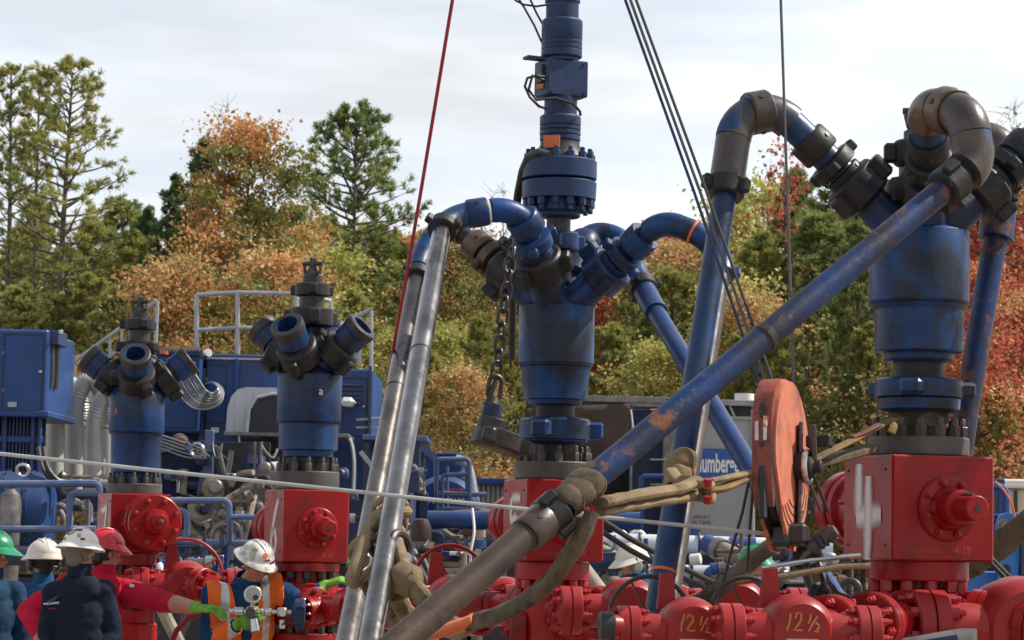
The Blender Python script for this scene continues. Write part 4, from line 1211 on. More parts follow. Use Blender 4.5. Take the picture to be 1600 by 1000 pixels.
STEELD = worn('dirty_steel', (0.22, 0.21, 0.20), 0.42, metal=.5, col2=(.12, .10, .09), mix=.5, scale=6, grime=.4, bump=.15)
RUST = worn('rusty_brown_iron', (0.15, 0.075, 0.045), 0.7, col2=(.08, .05, .04), mix=.5, scale=6, grime=.3, bump=.3)
CANV = worn('dark_brown_tarp', (0.078, 0.056, 0.045), 0.85, col2=(.048, .036, .03), mix=.5, scale=2, bump=.5, bscale=60, spec=.15)
GREYP = worn('grey_van_paint', (0.30, 0.30, 0.30), 0.45, col2=(.24, .235, .23), mix=.5, scale=1.2, streak=.5, streak_col=(.17, .16, .15), grime=.2, bump=.05)
WPIPE = worn('pale_blue_white_pipe', (0.60, 0.64, 0.72), 0.35, col2=(.42, .47, .58), mix=.5, scale=2, dust=.3, grime=.2, bump=.06)
BRIGHTB = worn('bright_blue_paint', (0.014, 0.17, 0.52), 0.42, col2=(.012, .12, .40), mix=.4, scale=2, grime=.3, chips=.2, dust=.2, bump=.08)
CREAM = worn('cream_truck_paint', (0.55, 0.47, 0.36), 0.5, col2=(.42, .35, .27), mix=.4, scale=2, bump=.05)
DARKREC = worn('dark_steel_recess_shade', (0.012, 0.014, 0.02), 0.5, bump=0)  # near-black; besides dark steel it paints the shade inside openings and gaps

CABM = worn('grey_cable', (0.19, 0.18, 0.165), 0.55, col2=(.12, .11, .10), bump=.1)
def wheel(root, px, py, Y, r, w=.3):
    c = P(px, py, Y); c.z = r
    t = MB().lathe([(-w / 2, r * .62), (-w / 2, r * .92), (-w * .36, r), (w * .36, r), (w / 2, r * .92), (w / 2, r * .62)], c, (0, 1, 0), 36).build('tyre', M_['black'], root)
    MB().lathe([(-w * .42, r * .58), (-w * .2, r * .5), (-w * .2, r * .2), (-w * .5, r * .16)], c, (0, 1, 0), 24).build('rim', STEELD, t)
    return t

# --- cooler truck at the left edge
def cooler_truck():
    Y = 26.0; s = S(Y)
    t = thing('cooler_truck', 'blue truck with boxy radiator housing and round drum at the left edge', 'truck', V((P(0, 700, Y).x, Y, 0)))
    h = part_box(t, 'radiator_housing', TB, -120, 513, 74, 648, Y, 1.6, .02)
    part_box(t, 'housing_flange', TB, -122, 640, 76, 650, Y - .02, 1.64, .01)
    part_box(t, 'top_bracket', TBD, 72, 516, 92, 538, Y + .1, .5)
    part_tube(t, 'vertical_hose', M_['black'], [(79, 536, Y + .2), (79, 575, Y + .2), (77, 606, Y + .2)], .045)
    part_tube(t, 'vertical_hose', M_['dark'], [(88, 530, Y + .4), (87, 570, Y + .4), (84, 608, Y + .4)], .04)
    part_box(t, 'lamp', M_['chrome'], 92, 515, 98, 522, Y, .05)
    part_box(t, 'core_backing', DARKREC, -120, 650, 70, 742, Y + .5, .05)
    me = pbox(MB(), 0, 650, 3, 745, Y + .2, .06, .004).mesh('louvre_slat', P(1.5, 697, Y + .2)); me.materials.append(TBD)
    for i in range(24):
        inst('louvre_slat', me, t, P(-70 + i * 5.6, 697, Y + .2))
    part_box(t, 'louvre_frame', TB, -120, 680, 66, 690, Y + .18, .05)
    for x in (4, 58, 48): part_box(t, 'louvre_post', TB, x, 648, x + 5, 745, Y + .14, .08)
    # round drum
    c = P(-10, 800, Y - .6); R0 = 62 * s
    d = MB().lathe([(-.9, R0 * .92), (-.86, R0), (.50, R0), (.54, R0 * .97), (.58, R0 * .7)], c, (1, 0, 0), 56).build('drum', TB, t)
    for xx in (-.3, .10, .34):
        MB().lathe([(0, R0 * 1.0), (.004, R0 * 1.022), (.05, R0 * 1.022), (.054, R0)], c + V((xx, 0, 0)), (1, 0, 0), 56).build('drum_band', TB, d)
    ring = MB()
    for xx in (-.26, .14, .38):
        for k in range(22):
            an = k * .2856
            q = c + V((xx, math.cos(an) * R0 * 1.025, math.sin(an) * R0 * 1.025))
            ring.cyl(q, q + V((0, math.cos(an), math.sin(an))) * .012, .012, n=6)
    tag(ring.build('rivets', TBD, d), kind='stuff')
    MB().lathe([(0, .10), (.36, .11), (.45, .09), (.5, .04)], P(14, 845, Y - 1.2), (0, 0, 1), 24).build('accumulator', STEELD, t)
    MB().lathe([(0, .10), (-.9, .10)], P(14, 845, Y - 1.2), (0, 0, 1), 24).build('accumulator_body', STEELD, t)
    MB().torus(P(36, 735, Y - .9), (0, 1, .3), .06, .018, 20, 8).build('lifting_ring', M_['chrome'], t)
    for i, (x, w) in enumerate(((92, 22), (112, 30), (84, 18))):
        MB().torus(P(x, 812, Y - .3 + .1 * i), (.5, 1, .1), w * s, .03, 24, 8, 0.2, 3.6).build('hose', TANHOSE, t)
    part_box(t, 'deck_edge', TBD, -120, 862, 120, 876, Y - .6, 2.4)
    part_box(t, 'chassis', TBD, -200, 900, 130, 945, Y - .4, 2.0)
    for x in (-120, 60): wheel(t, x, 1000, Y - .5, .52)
    part_box(t, 'muffler_box', M_['dark'], 88, 735, 104, 770, Y - .1, .3, .05)
    # round-cornered rails in front of the drum
    rail(t, 'guard_rail', RAILM, [(-60, 757, Y - 1.4), (155, 755, Y - 1.4), (155, 775, Y - 1.4)], .035)
    rail(t, 'guard_rail', RAILM, [(107, 840, Y - 1.4), (109, 770, Y - 1.4), (160, 770, Y - 1.4)], .034)
    rail(t, 'guard_rail', RAILM, [(-60, 827, Y - 1.4), (150, 827, Y - 1.4)], .034)
    for x in (134, 138): part_tube(t, 'rail_post', STEELD, [(x, 780, Y - 1.2), (x, 830, Y - 1.2)], .014)
    part_tube(t, 'crossbar', TBD, [(-40, 868, Y - 1.5), (60, 868, Y - 1.5)], .10)
cooler_truck()

# --- pump truck: ducts, stairs, body, hood, rails
def pump_truck():
    HOODM = worn('weathered_white_hood', (.50, .51, .53), .5, col2=(.36, .38, .42), mix=.5, scale=2, grime=.4, grime_col=(.2, .19, .18), streak=.5, streak_col=(.25, .24, .23), bump=.05)
    Y = 30.0; s = S(Y)
    t = thing('pump_truck', 'long blue pump truck with grey ducts, stairs, railings and white hood', 'truck', V((P(300, 700, Y).x, Y, 0)))
    # corrugated ducts: upside-down U pipes
    def duct(x0, x1, top, bot, dy):
        Yd = Y - 1.6 + dy
        r = (x1 - x0) * .24
        pts = [(x0, bot, Yd), (x0 + 2, top + 45, Yd), ((x0 + x1) / 2 - 3, top + 3, Yd), (x1 - 6, top + 30, Yd), (x1, top + 70, Yd)]
        pp = smoothpts([P(*q) for q in pts], 22)
        rr = [13.5 * S(Yd) * (1 + .035 * (1 if i % 2 else -1)) for i in range(len(pp))]
        MB().tube(pp, rr, 18).build('duct', DUCT, t)
    duct(86, 130, 596, 760, 0)
    duct(116, 170, 592, 770, -.3)
    duct(146, 196, 615, 770, -.6)
    duct(74, 118, 612, 760, .5)
    for x, top in ((152, 600), (166, 640), (100, 660), (135, 655)):
        pp = [P(x, top + i * 3.2, Y - 1.2) for i in range(int((770 - top) / 3.2))]
        MB().tube(pp, [12.5 * s * (1 + .03 * (1 if i % 2 else -1)) for i in range(len(pp))], 18).build('straight_duct', DUCT, t)
    part_box(t, 'duct_base', TBD, 70, 758, 250, 800, Y - 1.7, 1.4)
    part_box(t, 'engine_cover', TBD, 200, 700, 262, 780, Y - .4, 1.0)
    # stairs rail
    for a, b in (((96, 580), (246, 470)), ((92, 612), (246, 505))):
        part_tube(t, 'stair_rail', ALU, [(a[0], a[1], Y - .4), (b[0], b[1], Y - .4)], .024)
    for i in range(9):
        x = 98 + i * 18.4; y = 580 - (x - 96) * .733
        part_tube(t, 'stair_post', ALU, [(x, y, Y - .4), (x, y + (40 if i else 30), Y - .4)], .016)
    part_tube(t, 'stair_post', ALU, [(246, 470, Y - .4), (243, 545, Y - .4)], .024)
    for i in range(3):
        part_tube(t, 'guy_wire', STEELD, [(60, 605 + i * 13, Y - 1.9), (175, 640 + i * 16, Y - 1.9)], .008, 6)
    # body
    part_box(t, 'side_cabinet', TB, 236, 552, 313, 676, Y - .2, 1.4, .02)
    b = MB(); 
    part_box(t, 'cabinet_top', TB, 234, 546, 318, 555, Y - .25, 1.5)
    pins = MB()
    for i in range(14):
        p = P(246 + i * 5, 549, Y - .3); pins.cyl(p, p + V((0, 0, .05)), .014, n=6)
    tag(pins.build('bolt_row', STEELD, t), kind='stuff')
    part_tube(t, 'marker_lamp', M_['orangering'], [(256, 553, Y - .4), (257, 548, Y - .4)], .05)
    part_box(t, 'body_panel', TB, 318, 553, 440, 770, Y, 2.2, .02)
    part_box(t, 'body_panel', TB, 440, 562, 520, 770, Y + .02, 2.2, .02)
    part_box(t, 'body_panel', TB, 516, 576, 581, 770, Y + .01, 2.2, .02)
    part_box(t, 'trim_strip', ALU, 320, 560, 516, 563, Y - .03, .03, .002)
    part_box(t, 'trim_strip', TBD, 575, 572, 580, 690, Y - .05, .05, .002)
    part_box(t, 'door_frame', TBD, 311, 575, 318, 770, Y - .05, .2)
    for x in (366, 470): part_box(t, 'panel_rib', TB, x, 560, x + 7, 612, Y - .05, .06, .008)
    # round coil of pale cables
    for i in range(10):
        q = i / 9; w_ = .6 * math.sin(i * 4.1)
        part_tube(t, 'cable_loop', CABM if i % 3 else ALU, [(270 + 34 * q, 566, Y - .45), (268 + 36 * q, 588 - 6 * q, Y - .5), (280 + 34 * q, 615 - 16 * q + w_, Y - .55), (300 + 22 * q, 636 - 26 * q, Y - .6 - .02 * i),
                  (324 + 8 * q, 639 - 24 * q + w_, Y - .62), (344 - 4 * q, 630 - 22 * q, Y - .6), (349 - 9 * q + w_, 612 - 8 * q, Y - .5), (340 - 8 * q, 600 - 2 * q, Y - .35), (326 - 4 * q, 598 + 2 * q, Y - .15), (318, 602, Y + .1)], .0105, 7)
    part_tube(t, 'work_lamp', M_['chrome'], [(318, 556, Y - .3), (322, 553, Y - .4), (326, 551, Y - .45)], .05)
    # top railings
    for y in (460, 515):
        rail(t, 'handrail', ALU, [(307, y + 1, Y + .2), (372, y - 3, Y + .2), (463, y - 1, Y + .2), (517, y + 10, Y + .4)], .026)
    for x, y0, y1 in ((307, 460, 552), (371, 457, 556), (463, 459, 560), (517, 470, 575)):
        part_tube(t, 'handrail_post', ALU, [(x, y0, Y + .2), (x + .5, y1, Y + .2)], .028)
    part_tube(t, 'ladder_rail', ALU, [(512, 518, Y + .1), (582, 482, Y + .1)], .028)
    for x, y0, y1 in ((580, 482, 580), (562, 494, 570), (542, 504, 572)):
        part_tube(t, 'handrail_post', ALU, [(x, y0, Y + .1), (x, y1, Y + .1)], .024)
    # white hood with dark mouth
    prof = [(0, 0), (.01, .30), (.04, .44), (.09, .52), (.16, .55), (.84, .55), (.86, .5), (.865, .0)]
    o = P(352, 680, Y - 1.0); sc_ = .95
    hood = MB().prism([(p[0] * 1.36, p[1]) for p in prof], o, (1, 0, 0), (0, 0, 1), (0, .9, 0)).build('exhaust_hood', HOODM, t, 20)
    mo = MB().prism([(.26, .03), (.28, .30), (.36, .42), (.52, .46), (1.3, .46), (1.3, .03)], o + V((0, -.05, 0)), (1, 0, 0), (0, 0, 1), (0, .05, 0)).build('hood_mouth', DARKREC, hood)  # dark slab painted as the shade inside the hood opening
    pts = [(.25, .0), (.27, .30), (.35, .43), (.52, .475), (1.3, .475)]
    MB().tube([o + V((p[0], -.07, p[1])) for p in pts], .018, 8).build('hood_lip', HOODM, hood)
    part_box(t, 'hood_sill', STEELD, 350, 676, 545, 682, Y - 1.1, 1.0)
    part_box(t, 'hood_flap', HOODM, 530, 620, 554, 634, Y - .4, .4, .05)
    part_tube(t, 'drain_tube', M_['white'], [(373, 680, Y - 1.0), (376, 700, Y - 1.0), (384, 712, Y - 1.0), (392, 716, Y - 1.0)], .012, 6)
    for a in ((410, 682, 440, 712), (418, 682, 446, 706)):
        part_tube(t, 'strut', M_['dark'], [(a[0], a[1], Y - .8), (a[2], a[3], Y - .8)], .03, 6)
    # far right end
    part_box(t, 'rear_frame', TBD, 575, 690, 640, 780, Y + .3, 1.5)
    part_box(t, 'top_pan', RAILM, 566, 680, 668, 688, Y - .4, 1.4)
    part_box(t, 'top_pan_post', TBD, 566, 688, 576, 770, Y - .3, .2)
    part_box(t, 'top_pan_post', TBD, 640, 688, 656, 770, Y - .3, .2)
    part_tube(t, 'top_rail', ALU, [(556, 656, Y), (605, 653, Y)], .02); part_tube(t, 'top_rail', ALU, [(556, 668, Y), (600, 668, Y)], .016)
    MB().lathe([(0, .0), (.0, .10), (.03, .12), (.12, .12), (.15, .1), (.16, .0)], P(410, 735, Y - 1.3), (.3, -1, 0), 28, caps=False).build('coupling_wheel', M_['black'], t)
    part_tube(t, 'white_drum', M_['white'], [(424, 735, Y - 1.2), (470, 735, Y - 1.2)], .10, 16)
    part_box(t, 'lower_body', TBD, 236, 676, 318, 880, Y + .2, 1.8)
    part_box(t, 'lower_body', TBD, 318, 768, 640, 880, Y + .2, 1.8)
    part_box(t, 'chassis', DARKREC, 160, 880, 660, 925, Y + .1, 1.6)
    for x in (210, 290, 470, 600): wheel(t, x, 1000, Y - .3, .55)
pump_truck()

# --- engine with mesh guard and tangled hoses between wells 7 and 6
def engine():
    Y = 27.0; s = S(Y)
    t = thing('pump_engine', 'dusty engine with mesh guards and tangled tan hoses between two red wellheads', 'engine', V((P(340, 800, Y).x, Y, 0)))
    # guard panel with expanded mesh
    pl = [(250, 706), (318, 690), (322, 772), (252, 792)]
    fr = MB()
    for i in range(4):
        a, b = pl[i], pl[(i + 1) % 4]
        fr.bar(P(a[0], a[1], Y), P(b[0], b[1], Y), .05, .03)
    fr.build('guard_frame', RAILM, t)
    ms = MB()
    for i in range(30):
        u = i / 29
        a = P(250 + 68 * u, 706 - 16 * u, Y + .02); b = P(252 + 70 * u, 792 - 20 * u, Y + .02)
        ms.tube([a, b], .006, 4)
        a = P(250 + 2 * u, 706 + 86 * u, Y + .025); b = P(318 + 4 * u, 690 + 82 * u, Y + .025)
        ms.tube([a, b], .006, 4)
    tag(ms.build('guard_mesh', TBD, t), kind='stuff')
    part_box(t, 'mesh_backing', DARKREC, 244, 690, 420, 860, Y + .5, .05)
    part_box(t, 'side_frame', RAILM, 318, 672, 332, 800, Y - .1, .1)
    part_box(t, 'mount', TB, 385, 712, 410, 760, Y - .1, .3)
    for x in (398, 408): part_tube(t, 'tie_rod', STEELD, [(x, 690, Y - .2), (x, 760, Y - .2)], .018)
    part_box(t, 'channel', STEELD, 396, 735, 432, 790, Y - .2, .1)
    pm = MB(); q = P(334, 763, Y - .3)
    pm.lathe([(-.02, .10), (0, .13), (.10, .13), (.12, .10), (.13, .06)], q, (.2, -1, .1), 24).build('pump_cover', TANHOSE, t)
    MB().lathe([(.1, .075), (.17, .075), (.18, .06)], q, (.2, -1, .1), 20).build('pump_cap', STEELD, t)
    # bundle of straight wires
    for i in range(5):
        part_tube(t, 'tie_wire', ALU, [(246, 678 + i * 5, Y - .4), (290, 692 + i * 5.5, Y - .4), (322, 704 + i * 3, Y - .4)], .008, 6)
    MB().torus(P(308, 704, Y - .45), (.3, 1, 0), .07, .018, 20, 8).build('shackle', M_['chrome'], t)
    rr = random.Random(4)
    hs = [[(300, 790), (306, 808), (322, 812), (336, 800), (342, 778)], [(316, 786), (306, 800), (312, 818), (330, 812), (338, 790)],
          [(352, 782), (372, 770), (392, 760), (402, 748)], [(350, 790), (372, 780), (395, 772)], [(322, 815), (330, 840), (334, 862)], [(334, 812), (340, 838), (342, 862)],
          [(345, 800), (362, 816), (364, 840), (348, 856)], [(338, 806), (356, 822), (356, 846), (340, 858)], [(300, 828), (318, 846), (340, 848), (352, 828)],
          [(388, 770), (382, 800), (376, 830), (370, 858)], [(396, 775), (388, 810), (380, 840)], [(296, 800), (300, 824), (316, 836), (330, 830)], [(360, 760), (372, 742), (396, 738)]]
    for h in hs:
        part_tube(t, 'hose', TANHOSE if rr.random() < .75 else STEELD, [(x, y, Y - .35 - rr.random() * .3) for x, y in h], rr.uniform(.03, .055), 9)
    for i in range(5):
        MB().torus(P(342 + i * 3, 838, Y - .5 - i * .04), (rr.uniform(-.4, .4), 1, rr.uniform(-.3, .3)), (10 + i * 3.4) * s, .018, 28, 7).build('hose_coil', TANHOSE if i % 2 else STEELD, t)
    MB().tube(smoothpts([P(338, 700, Y - .3), P(346, 735, Y - .35), P(352, 752, Y - .35), P(356, 775, Y - .35)]), .05, 10).build('bellows', M_['black'], t)
    for i in range(3):
        part_tube(t, 'black_cable', M_['black'], [(322, 706, Y - .2), (345, 710 + i * 3, Y - .2), (372, 735 + i * 3, Y - .2), (392, 755, Y - .2)], .014, 6)
    part_box(t, 'blue_fitting', TB, 326, 838, 342, 852, Y - .6, .1, .01)
    part_box(t, 'tread_plate', STEELD, 366, 790, 378, 850, Y - .1, .1)
    part_box(t, 'engine_block', TBD, 250, 850, 420, 935, Y + .3, .8, .02)
engine()

def guard_rails():
    Y = 24.0
    t = thing('guard_rail', 'blue tube guard rail with rounded corners right of the caged red bonnet', 'railing', V((P(330, 830, Y).x, Y, 0)))
    rail(t, 'rail_tube', RAILM, [(255, 782, Y), (358, 782, Y), (360, 875, Y)], .030)
    rail(t, 'rail_tube', RAILM, [(262, 797, Y), (292, 798, Y), (292, 842, Y), (262, 845, Y)], .028)
    rail(t, 'rail_tube', RAILM, [(270, 846, Y), (432, 851, Y)], .030)
    rail(t, 'rail_tube', RAILM, [(361, 808, Y), (432, 808, Y)], .026)
    part_box(t, 'upright', TB, 344, 850, 356, 925, Y + .05, .08)
    part_box(t, 'cross_beam', TB, 262, 868, 352, 876, Y + .05, .08)
    part_box(t, 'cross_beam', TB, 256, 853, 350, 857, Y + .06, .05)
    for x in (300, 334): part_box(t, 'short_post', TB, x, 872, x + 6, 905, Y + .1, .06)
    part_box(t, 'skid_base', TBD, 250, 905, 440, 925, Y + .2, .8)
    for x in (262, 358, 430): part_tube(t, 'foot_post', RAILM, [(x, 920, Y + .2), (x, 1105, Y + .2)], .03)
guard_rails()

# --- low blue tanks and fittings behind the men
def low_skid():
    Y = 25.0
    t = thing('valve_skid', 'low skid of small blue tanks and valves behind the handwheel', 'skid', V((P(300, 890, Y).x, Y, 0)))
    part_tube(t, 'tank', TB, [(250, 893, Y), (330, 893, Y)], .12, 20)
    part_box(t, 'box', TB, 252, 876, 278, 916, Y - .2, .3)
    for x in (270, 292, 306): part_box(t, 'cap', ALU, x - 6, 868, x + 6, 876, Y - .25, .2, .015)
    for x in (318, 338, 356): part_box(t, 'light_fitting', M_['white'], x, 892, x + 9, 906, Y - .3, .1, .01)
    MB().cyl(P(246, 880, Y - .6), P(252, 900, Y - .6), .04, .09, n=16).build('cone_fitting', WPIPE, t)
    MB().cyl(P(252, 900, Y - .6), P(255, 925, Y - .6), .09, .085, n=16).build('cone_socket', TB, t)
    for x in (196, 270): part_tube(t, 'leg', TBD, [(x + 40, 905, Y), (x + 40, 1095, Y)], .05)
    w = MB().lathe([(-.12, .30), (-.1, .42), (0, .47), (.1, .42), (.12, .30)], P(282, 975, Y - .8), (.8, -1, 0), 36).build('tyre', M_['black'], t)
    part_tube(t, 'grey_hose', TANHOSE, [(246, 935, Y - 1.4), (262, 970, Y - 1.4), (282, 1010, Y - 1.4), (300, 1060, Y - 1.4)], .06)
low_skid()

# --- the truck between the steel pipes and wellhead 5
def rear_truck():
    Y = 33.0; s = S(Y)
    t = thing('tank_truck', 'blue truck with round-topped tank and ladder rails left of the middle wellhead', 'truck', V((P(690, 780, Y).x, Y, 0)))
    part_box(t, 'cab_back', TB, 662, 711, 724, 780, Y + .6, 1.2, .03)
    MB().tube(smoothpts([P(660, 712, Y + .5), P(700, 710, Y + .5), P(724, 712, Y + .5)]), .03, 8).build('roof_edge', TBD, t)
    c = P(694, 800, Y); 
    MB().lathe([(0, .30), (.02, .40), (.12, .46), (.16, .47), (1.6, .47)], c + V((0, -.2, 0)), (0, 1, 0), 48).build('tank', TB, t)
    MB().cyl(P(722, 735, Y + .2), P(742, 790, Y + .2), .06, n=14).build('exhaust_stack', ALU, t)
    part_tube(t, 'exhaust_bend', ALU, [(712, 718, Y + .2), (724, 722, Y + .2), (734, 740, Y + .2), (744, 800, Y + .2)], .065, 12)
    rail(t, 'ladder_rail', RAILM, [(683, 820, Y - .6), (682, 718, Y - .6), (733, 717, Y - .6), (735, 800, Y - .6)], .032)
    rail(t, 'ladder_rail', RAILM, [(691, 800, Y - .6), (691, 742, Y - .6), (735, 741, Y - .6)], .028)
    for y in (770, 794, 772): rail(t, 'ladder_rung', RAILM, [(682, y, Y - .6), (760, y + 2, Y - .6)], .024)
    for x in (699, 729): part_tube(t, 'ladder_post', RAILM, [(x, 728, Y - .5), (x, 800, Y - .5)], .02)
    part_box(t, 'tail_lights', M_['redbolt'], 694, 764, 722, 769, Y - .35, .05)
    part_box(t, 'bumper', TB, 640, 800, 760, 822, Y - .5, .4)
    part_box(t, 'control_box', TB, 640, 770, 668, 800, Y - .5, .3)
    part_box(t, 'bracket', TBD, 656, 775, 668, 812, Y - .7, .1)
    part_box(t, 'side_arm', TBD, 650, 700, 662, 760, Y - .8, .2)
    MB().bar(P(648, 690, Y - .8), P(682, 718, Y - .8), .1, .09).build('support_arm', RAILM, t)
    rr = random.Random(3)
    for i in range(7):
        part_tube(t, 'hose', TANHOSE, [(650 + rr.uniform(-3, 6), 725 + 4 * i, Y - .9), (640 + rr.uniform(0, 18), 745 + 3 * i, Y - 1), (652 + rr.uniform(-4, 10), 765, Y - .9), (664, 755 + 3 * i, Y - .9)], .022, 7)
    part_tube(t, 'grey_hose', STEELD, [(690, 835, Y - 2), (692, 815, Y - 2), (706, 806, Y - 2), (740, 803, Y - 2), (780, 803, Y - 2)], .06, 12)
    part_box(t, 'chassis', DARKREC, 636, 822, 790, 872, Y, 1.5)
    for x in (650, 740): wheel(t, x, 1000, Y - .3, .52)
    text_obj(t, 'N  F 15100', P(698, 783, Y - .62), (1, 0, 0), (0, 0, 1), .10, M_['white'])
    # corrugated grey container behind
    c = thing('container', 'small grey corrugated container with blue top rail behind the red block marked 5', 'container', V((P(770, 780, 37).x, 37, 0)))
    part_box(c, 'container_body', GREYP, 738, 757, 860, 1000, 37.1, 2.0)
    me = pbox(MB(), 0, 757, 4, 860, 37, .06, .01).mesh('corrugation', P(2, 808, 37)); me.materials.append(GREYP)
    for i in range(16): inst('corrugation', me, c, P(740 + i * 7.5, 808, 37.03))
    part_box(c, 'top_rail', TB, 736, 748, 862, 757, 36.9, .2)
rear_truck()

# --- blue suction manifold pipes
def manifold():
    Y = 21.0; s = S(Y)
    t = thing('blue_manifold', 'two stacked dark blue pipes tied with a pale strap left of the middle wellhead', 'manifold', V((P(730, 860, Y).x, Y, 0)))
    part_tube(t, 'upper_pipe', M_['blue_clean'], [(668, 812, Y), (1000, 814, Y)], 14 * s, 24)
    part_tube(t, 'lower_pipe', M_['blue_clean'], [(680, 876, Y), (1000, 878, Y)], 15 * s, 24)
    part_box(t, 'end_plate', TBD, 672, 830, 690, 930, Y + .1, .3)
    MB().lathe([(0, .08), (.02, .085), (.14, .085), (.20, .06), (.21, .03)], P(657, 851, Y - .3), (0, 0, 1), 24).build('air_chamber', M_['brownpipe'], t)
    MB().lathe([(0, .11), (.05, .11)], P(657, 856, Y - .3), (0, 0, 1), 24).build('chamber_flange', STEELD, t)
    part_box(t, 'valve_box', RUST, 638, 866, 678, 935, Y - .3, .25, .01)
    part_box(t, 'clamp', STEELD, 668, 868, 682, 900, Y - .4, .12, .02)
    for p in ([(640, 862), (660, 890), (680, 930)], [(660, 866), (670, 890), (676, 915)], [(760, 862), (775, 890), (790, 930)]):
        part_tube(t, 'thin_rod', ALU, [(x, y, Y - .5) for x, y in p], .012, 6)
    part_tube(t, 'strap', M_['white'], [(738, 795, Y - .35), (741, 830, Y - .4), (736, 860, Y - .4), (734, 895, Y - .35)], .028, 8, .4)
    part_tube(t, 'standpipe', STEELD, [(745, 795, Y + .2), (745, 1000, Y + .2)], .05, 12)
    part_box(t, 'white_plate', M_['white'], 702, 862, 742, 868, Y - .2, .1)
    part_box(t, 'small_lamp', M_['redbolt'], 710, 856, 735, 862, Y - .1, .1)
    part_tube(t, 'steel_can', STEELD, [(764, 855, Y - .2), (764, 885, Y - .2)], .045, 14)
    for i in range(4): part_box(t, 'fitting', [STEELD, M_['white'], TANHOSE, STEELD][i], 628 + i * 7, 815 + (i * 13) % 24, 640 + i * 8, 826 + (i * 13) % 24, Y - .3, .1, .02)
    part_box(t, 'post', WPIPE, 698, 880, 704, 930, Y + .2, .08)
    for x in (700, 790, 900): part_box(t, 'stand', TBD, x, 890, x + 16, 1110, Y + .3, .2)
manifold()

# --- the grey van body with the tarp and sign
def sign_van():
    Y = 36.0; s = S(Y)
    t = thing('box_trailer', 'grey box trailer with blue sign, open dark doorway and hanging brown tarp', 'trailer', V((P(1040, 740, Y).x, Y, 0)))
    part_box(t, 'roof_rail', STEELD, 820, 618, 1052, 628, Y - .05, .3)
    part_box(t, 'roof_rail', GREYP, 1040, 624, 1180, 633, Y - .05, .3)
    part_box(t, 'back_wall', DARKREC, 820, 628, 1052, 850, Y + 1.6, .1)
    part_box(t, 'doorway_dark_sheet', worn('doorway_dark_navy', (.012, .03, .085), .5), 985, 640, 1050, 850, Y + .6, .05)  # dark navy sheet standing in for the dark open doorway
    part_box(t, 'corner_post', STEELD, 1036, 628, 1052, 850, Y - .02, .3)
    part_box(t, 'header', STEELD, 985, 626, 1052, 636, Y - .02, .2)
    part_box(t, 'end_panel', GREYP, 1074, 654, 1174, 850, Y, 2.4, .01)
    part_box(t, 'top_panel', GREYP, 1050, 630, 1074, 850, Y + .02, 2.4, .01)
    part_box(t, 'vent_recess', DARKREC, 1074, 633, 1174, 652, Y + .1, .2)
    for i in range(3): MB().bar(P(1084 + i * 28, 634, Y + .02), P(1092 + i * 28, 652, Y + .02), .05, .03).build('vent_brace', GREYP, t)
    part_box(t, 'vent_sill', GREYP, 1074, 650, 1175, 655, Y - .04, .1)
    MB().lathe([(-.1, .05), (-.08, .14), (.1, .14)], P(1163, 626, Y + .8), (0, 0, 1), 20).build('roof_vent', M_['white'], t)
    part_box(t, 'left_frame', STEELD, 984, 628, 988, 850, Y - .05, .1)
    # tarp
    n = 18; tb = MB(); vv = []
    for j in range(n + 1):
        v = j / n
        for i in range(n + 1):
            u = i / n
            x = 820 + (165 - 22 * v ** 2 * 2.2) * u
            y = 630 + 8 * (1 - u) + v * (150 + 60 * (1 - u))
            q = P(x, y, Y - .12)
            vv.append(q + V((0, .09 * math.sin(9 * u + 5 * v) + .10 * math.sin(17 * u - 7 * v) * v, 0)))
    ff = [(j * (n + 1) + i, j * (n + 1) + i + 1, (j + 1) * (n + 1) + i + 1, (j + 1) * (n + 1) + i) for j in range(n) for i in range(n)]
    tp = tb.add(vv, ff).build('tarp', CANV, t, 80)
    so = tp.modifiers.new('thick', 'SOLIDIFY'); so.thickness = .015
    part_tube(t, 'tie_rope', M_['white'], [(986, 640, Y - .15), (990, 680, Y - .15), (986, 700, Y - .15), (983, 690, Y - .15)], .012, 6)
    # sign
    sg = part_box(t, 'sign_board', worn('sign_blue', (.012, .075, .30), .4, grime=.15, bump=.02), 1050, 701, 1173, 747, Y - .03, .025, .002)
    text_obj(sg, 'Schlumberger', P(1116, 725, Y - .032), (1, 0, 0), (0, 0, 1), .37, M_['white'], 'sign_lettering', .001, .008, .40)
    sg2 = part_box(t, 'lower_sign', worn('lower_sign_blue', (.012, .07, .28), .4), 1060, 822, 1094, 850, Y - .03, .02, .002)
    for i, tx_ in enumerate(('U.S. TRANSPORT', 'USE IN THIS TANK')):
        text_obj(t, tx_, P(1080, 808 + i * 8, Y - .004), (1, 0, 0), (0, 0, 1), .07, M_['dark'], 'small_print', .0005)
    for y in (640, 718, 757):
        part_tube(t, 'door_hinge', ALU, [(1016, y, Y - .1), (1042, y, Y - .1)], .012, 6)
    rail(t, 'blue_rail', TB, [(1002, 860, Y - .3), (1002, 744, Y - .3), (1040, 744, Y - .3)], .035)
    part_tube(t, 'white_pole', ALU, [(973, 770, Y - .3), (973, 850, Y - .3)], .02)
    part_box(t, 'trailer_deck', TBD, 820, 850, 1180, 870, Y - .3, 3.0)
    part_tube(t, 'door_bar', ALU, [(1176, 640, Y - .02), (1176, 850, Y - .02)], .03)
    for x in (900, 1130): wheel(t, x, 1000, Y + .5, .5)
sign_van()

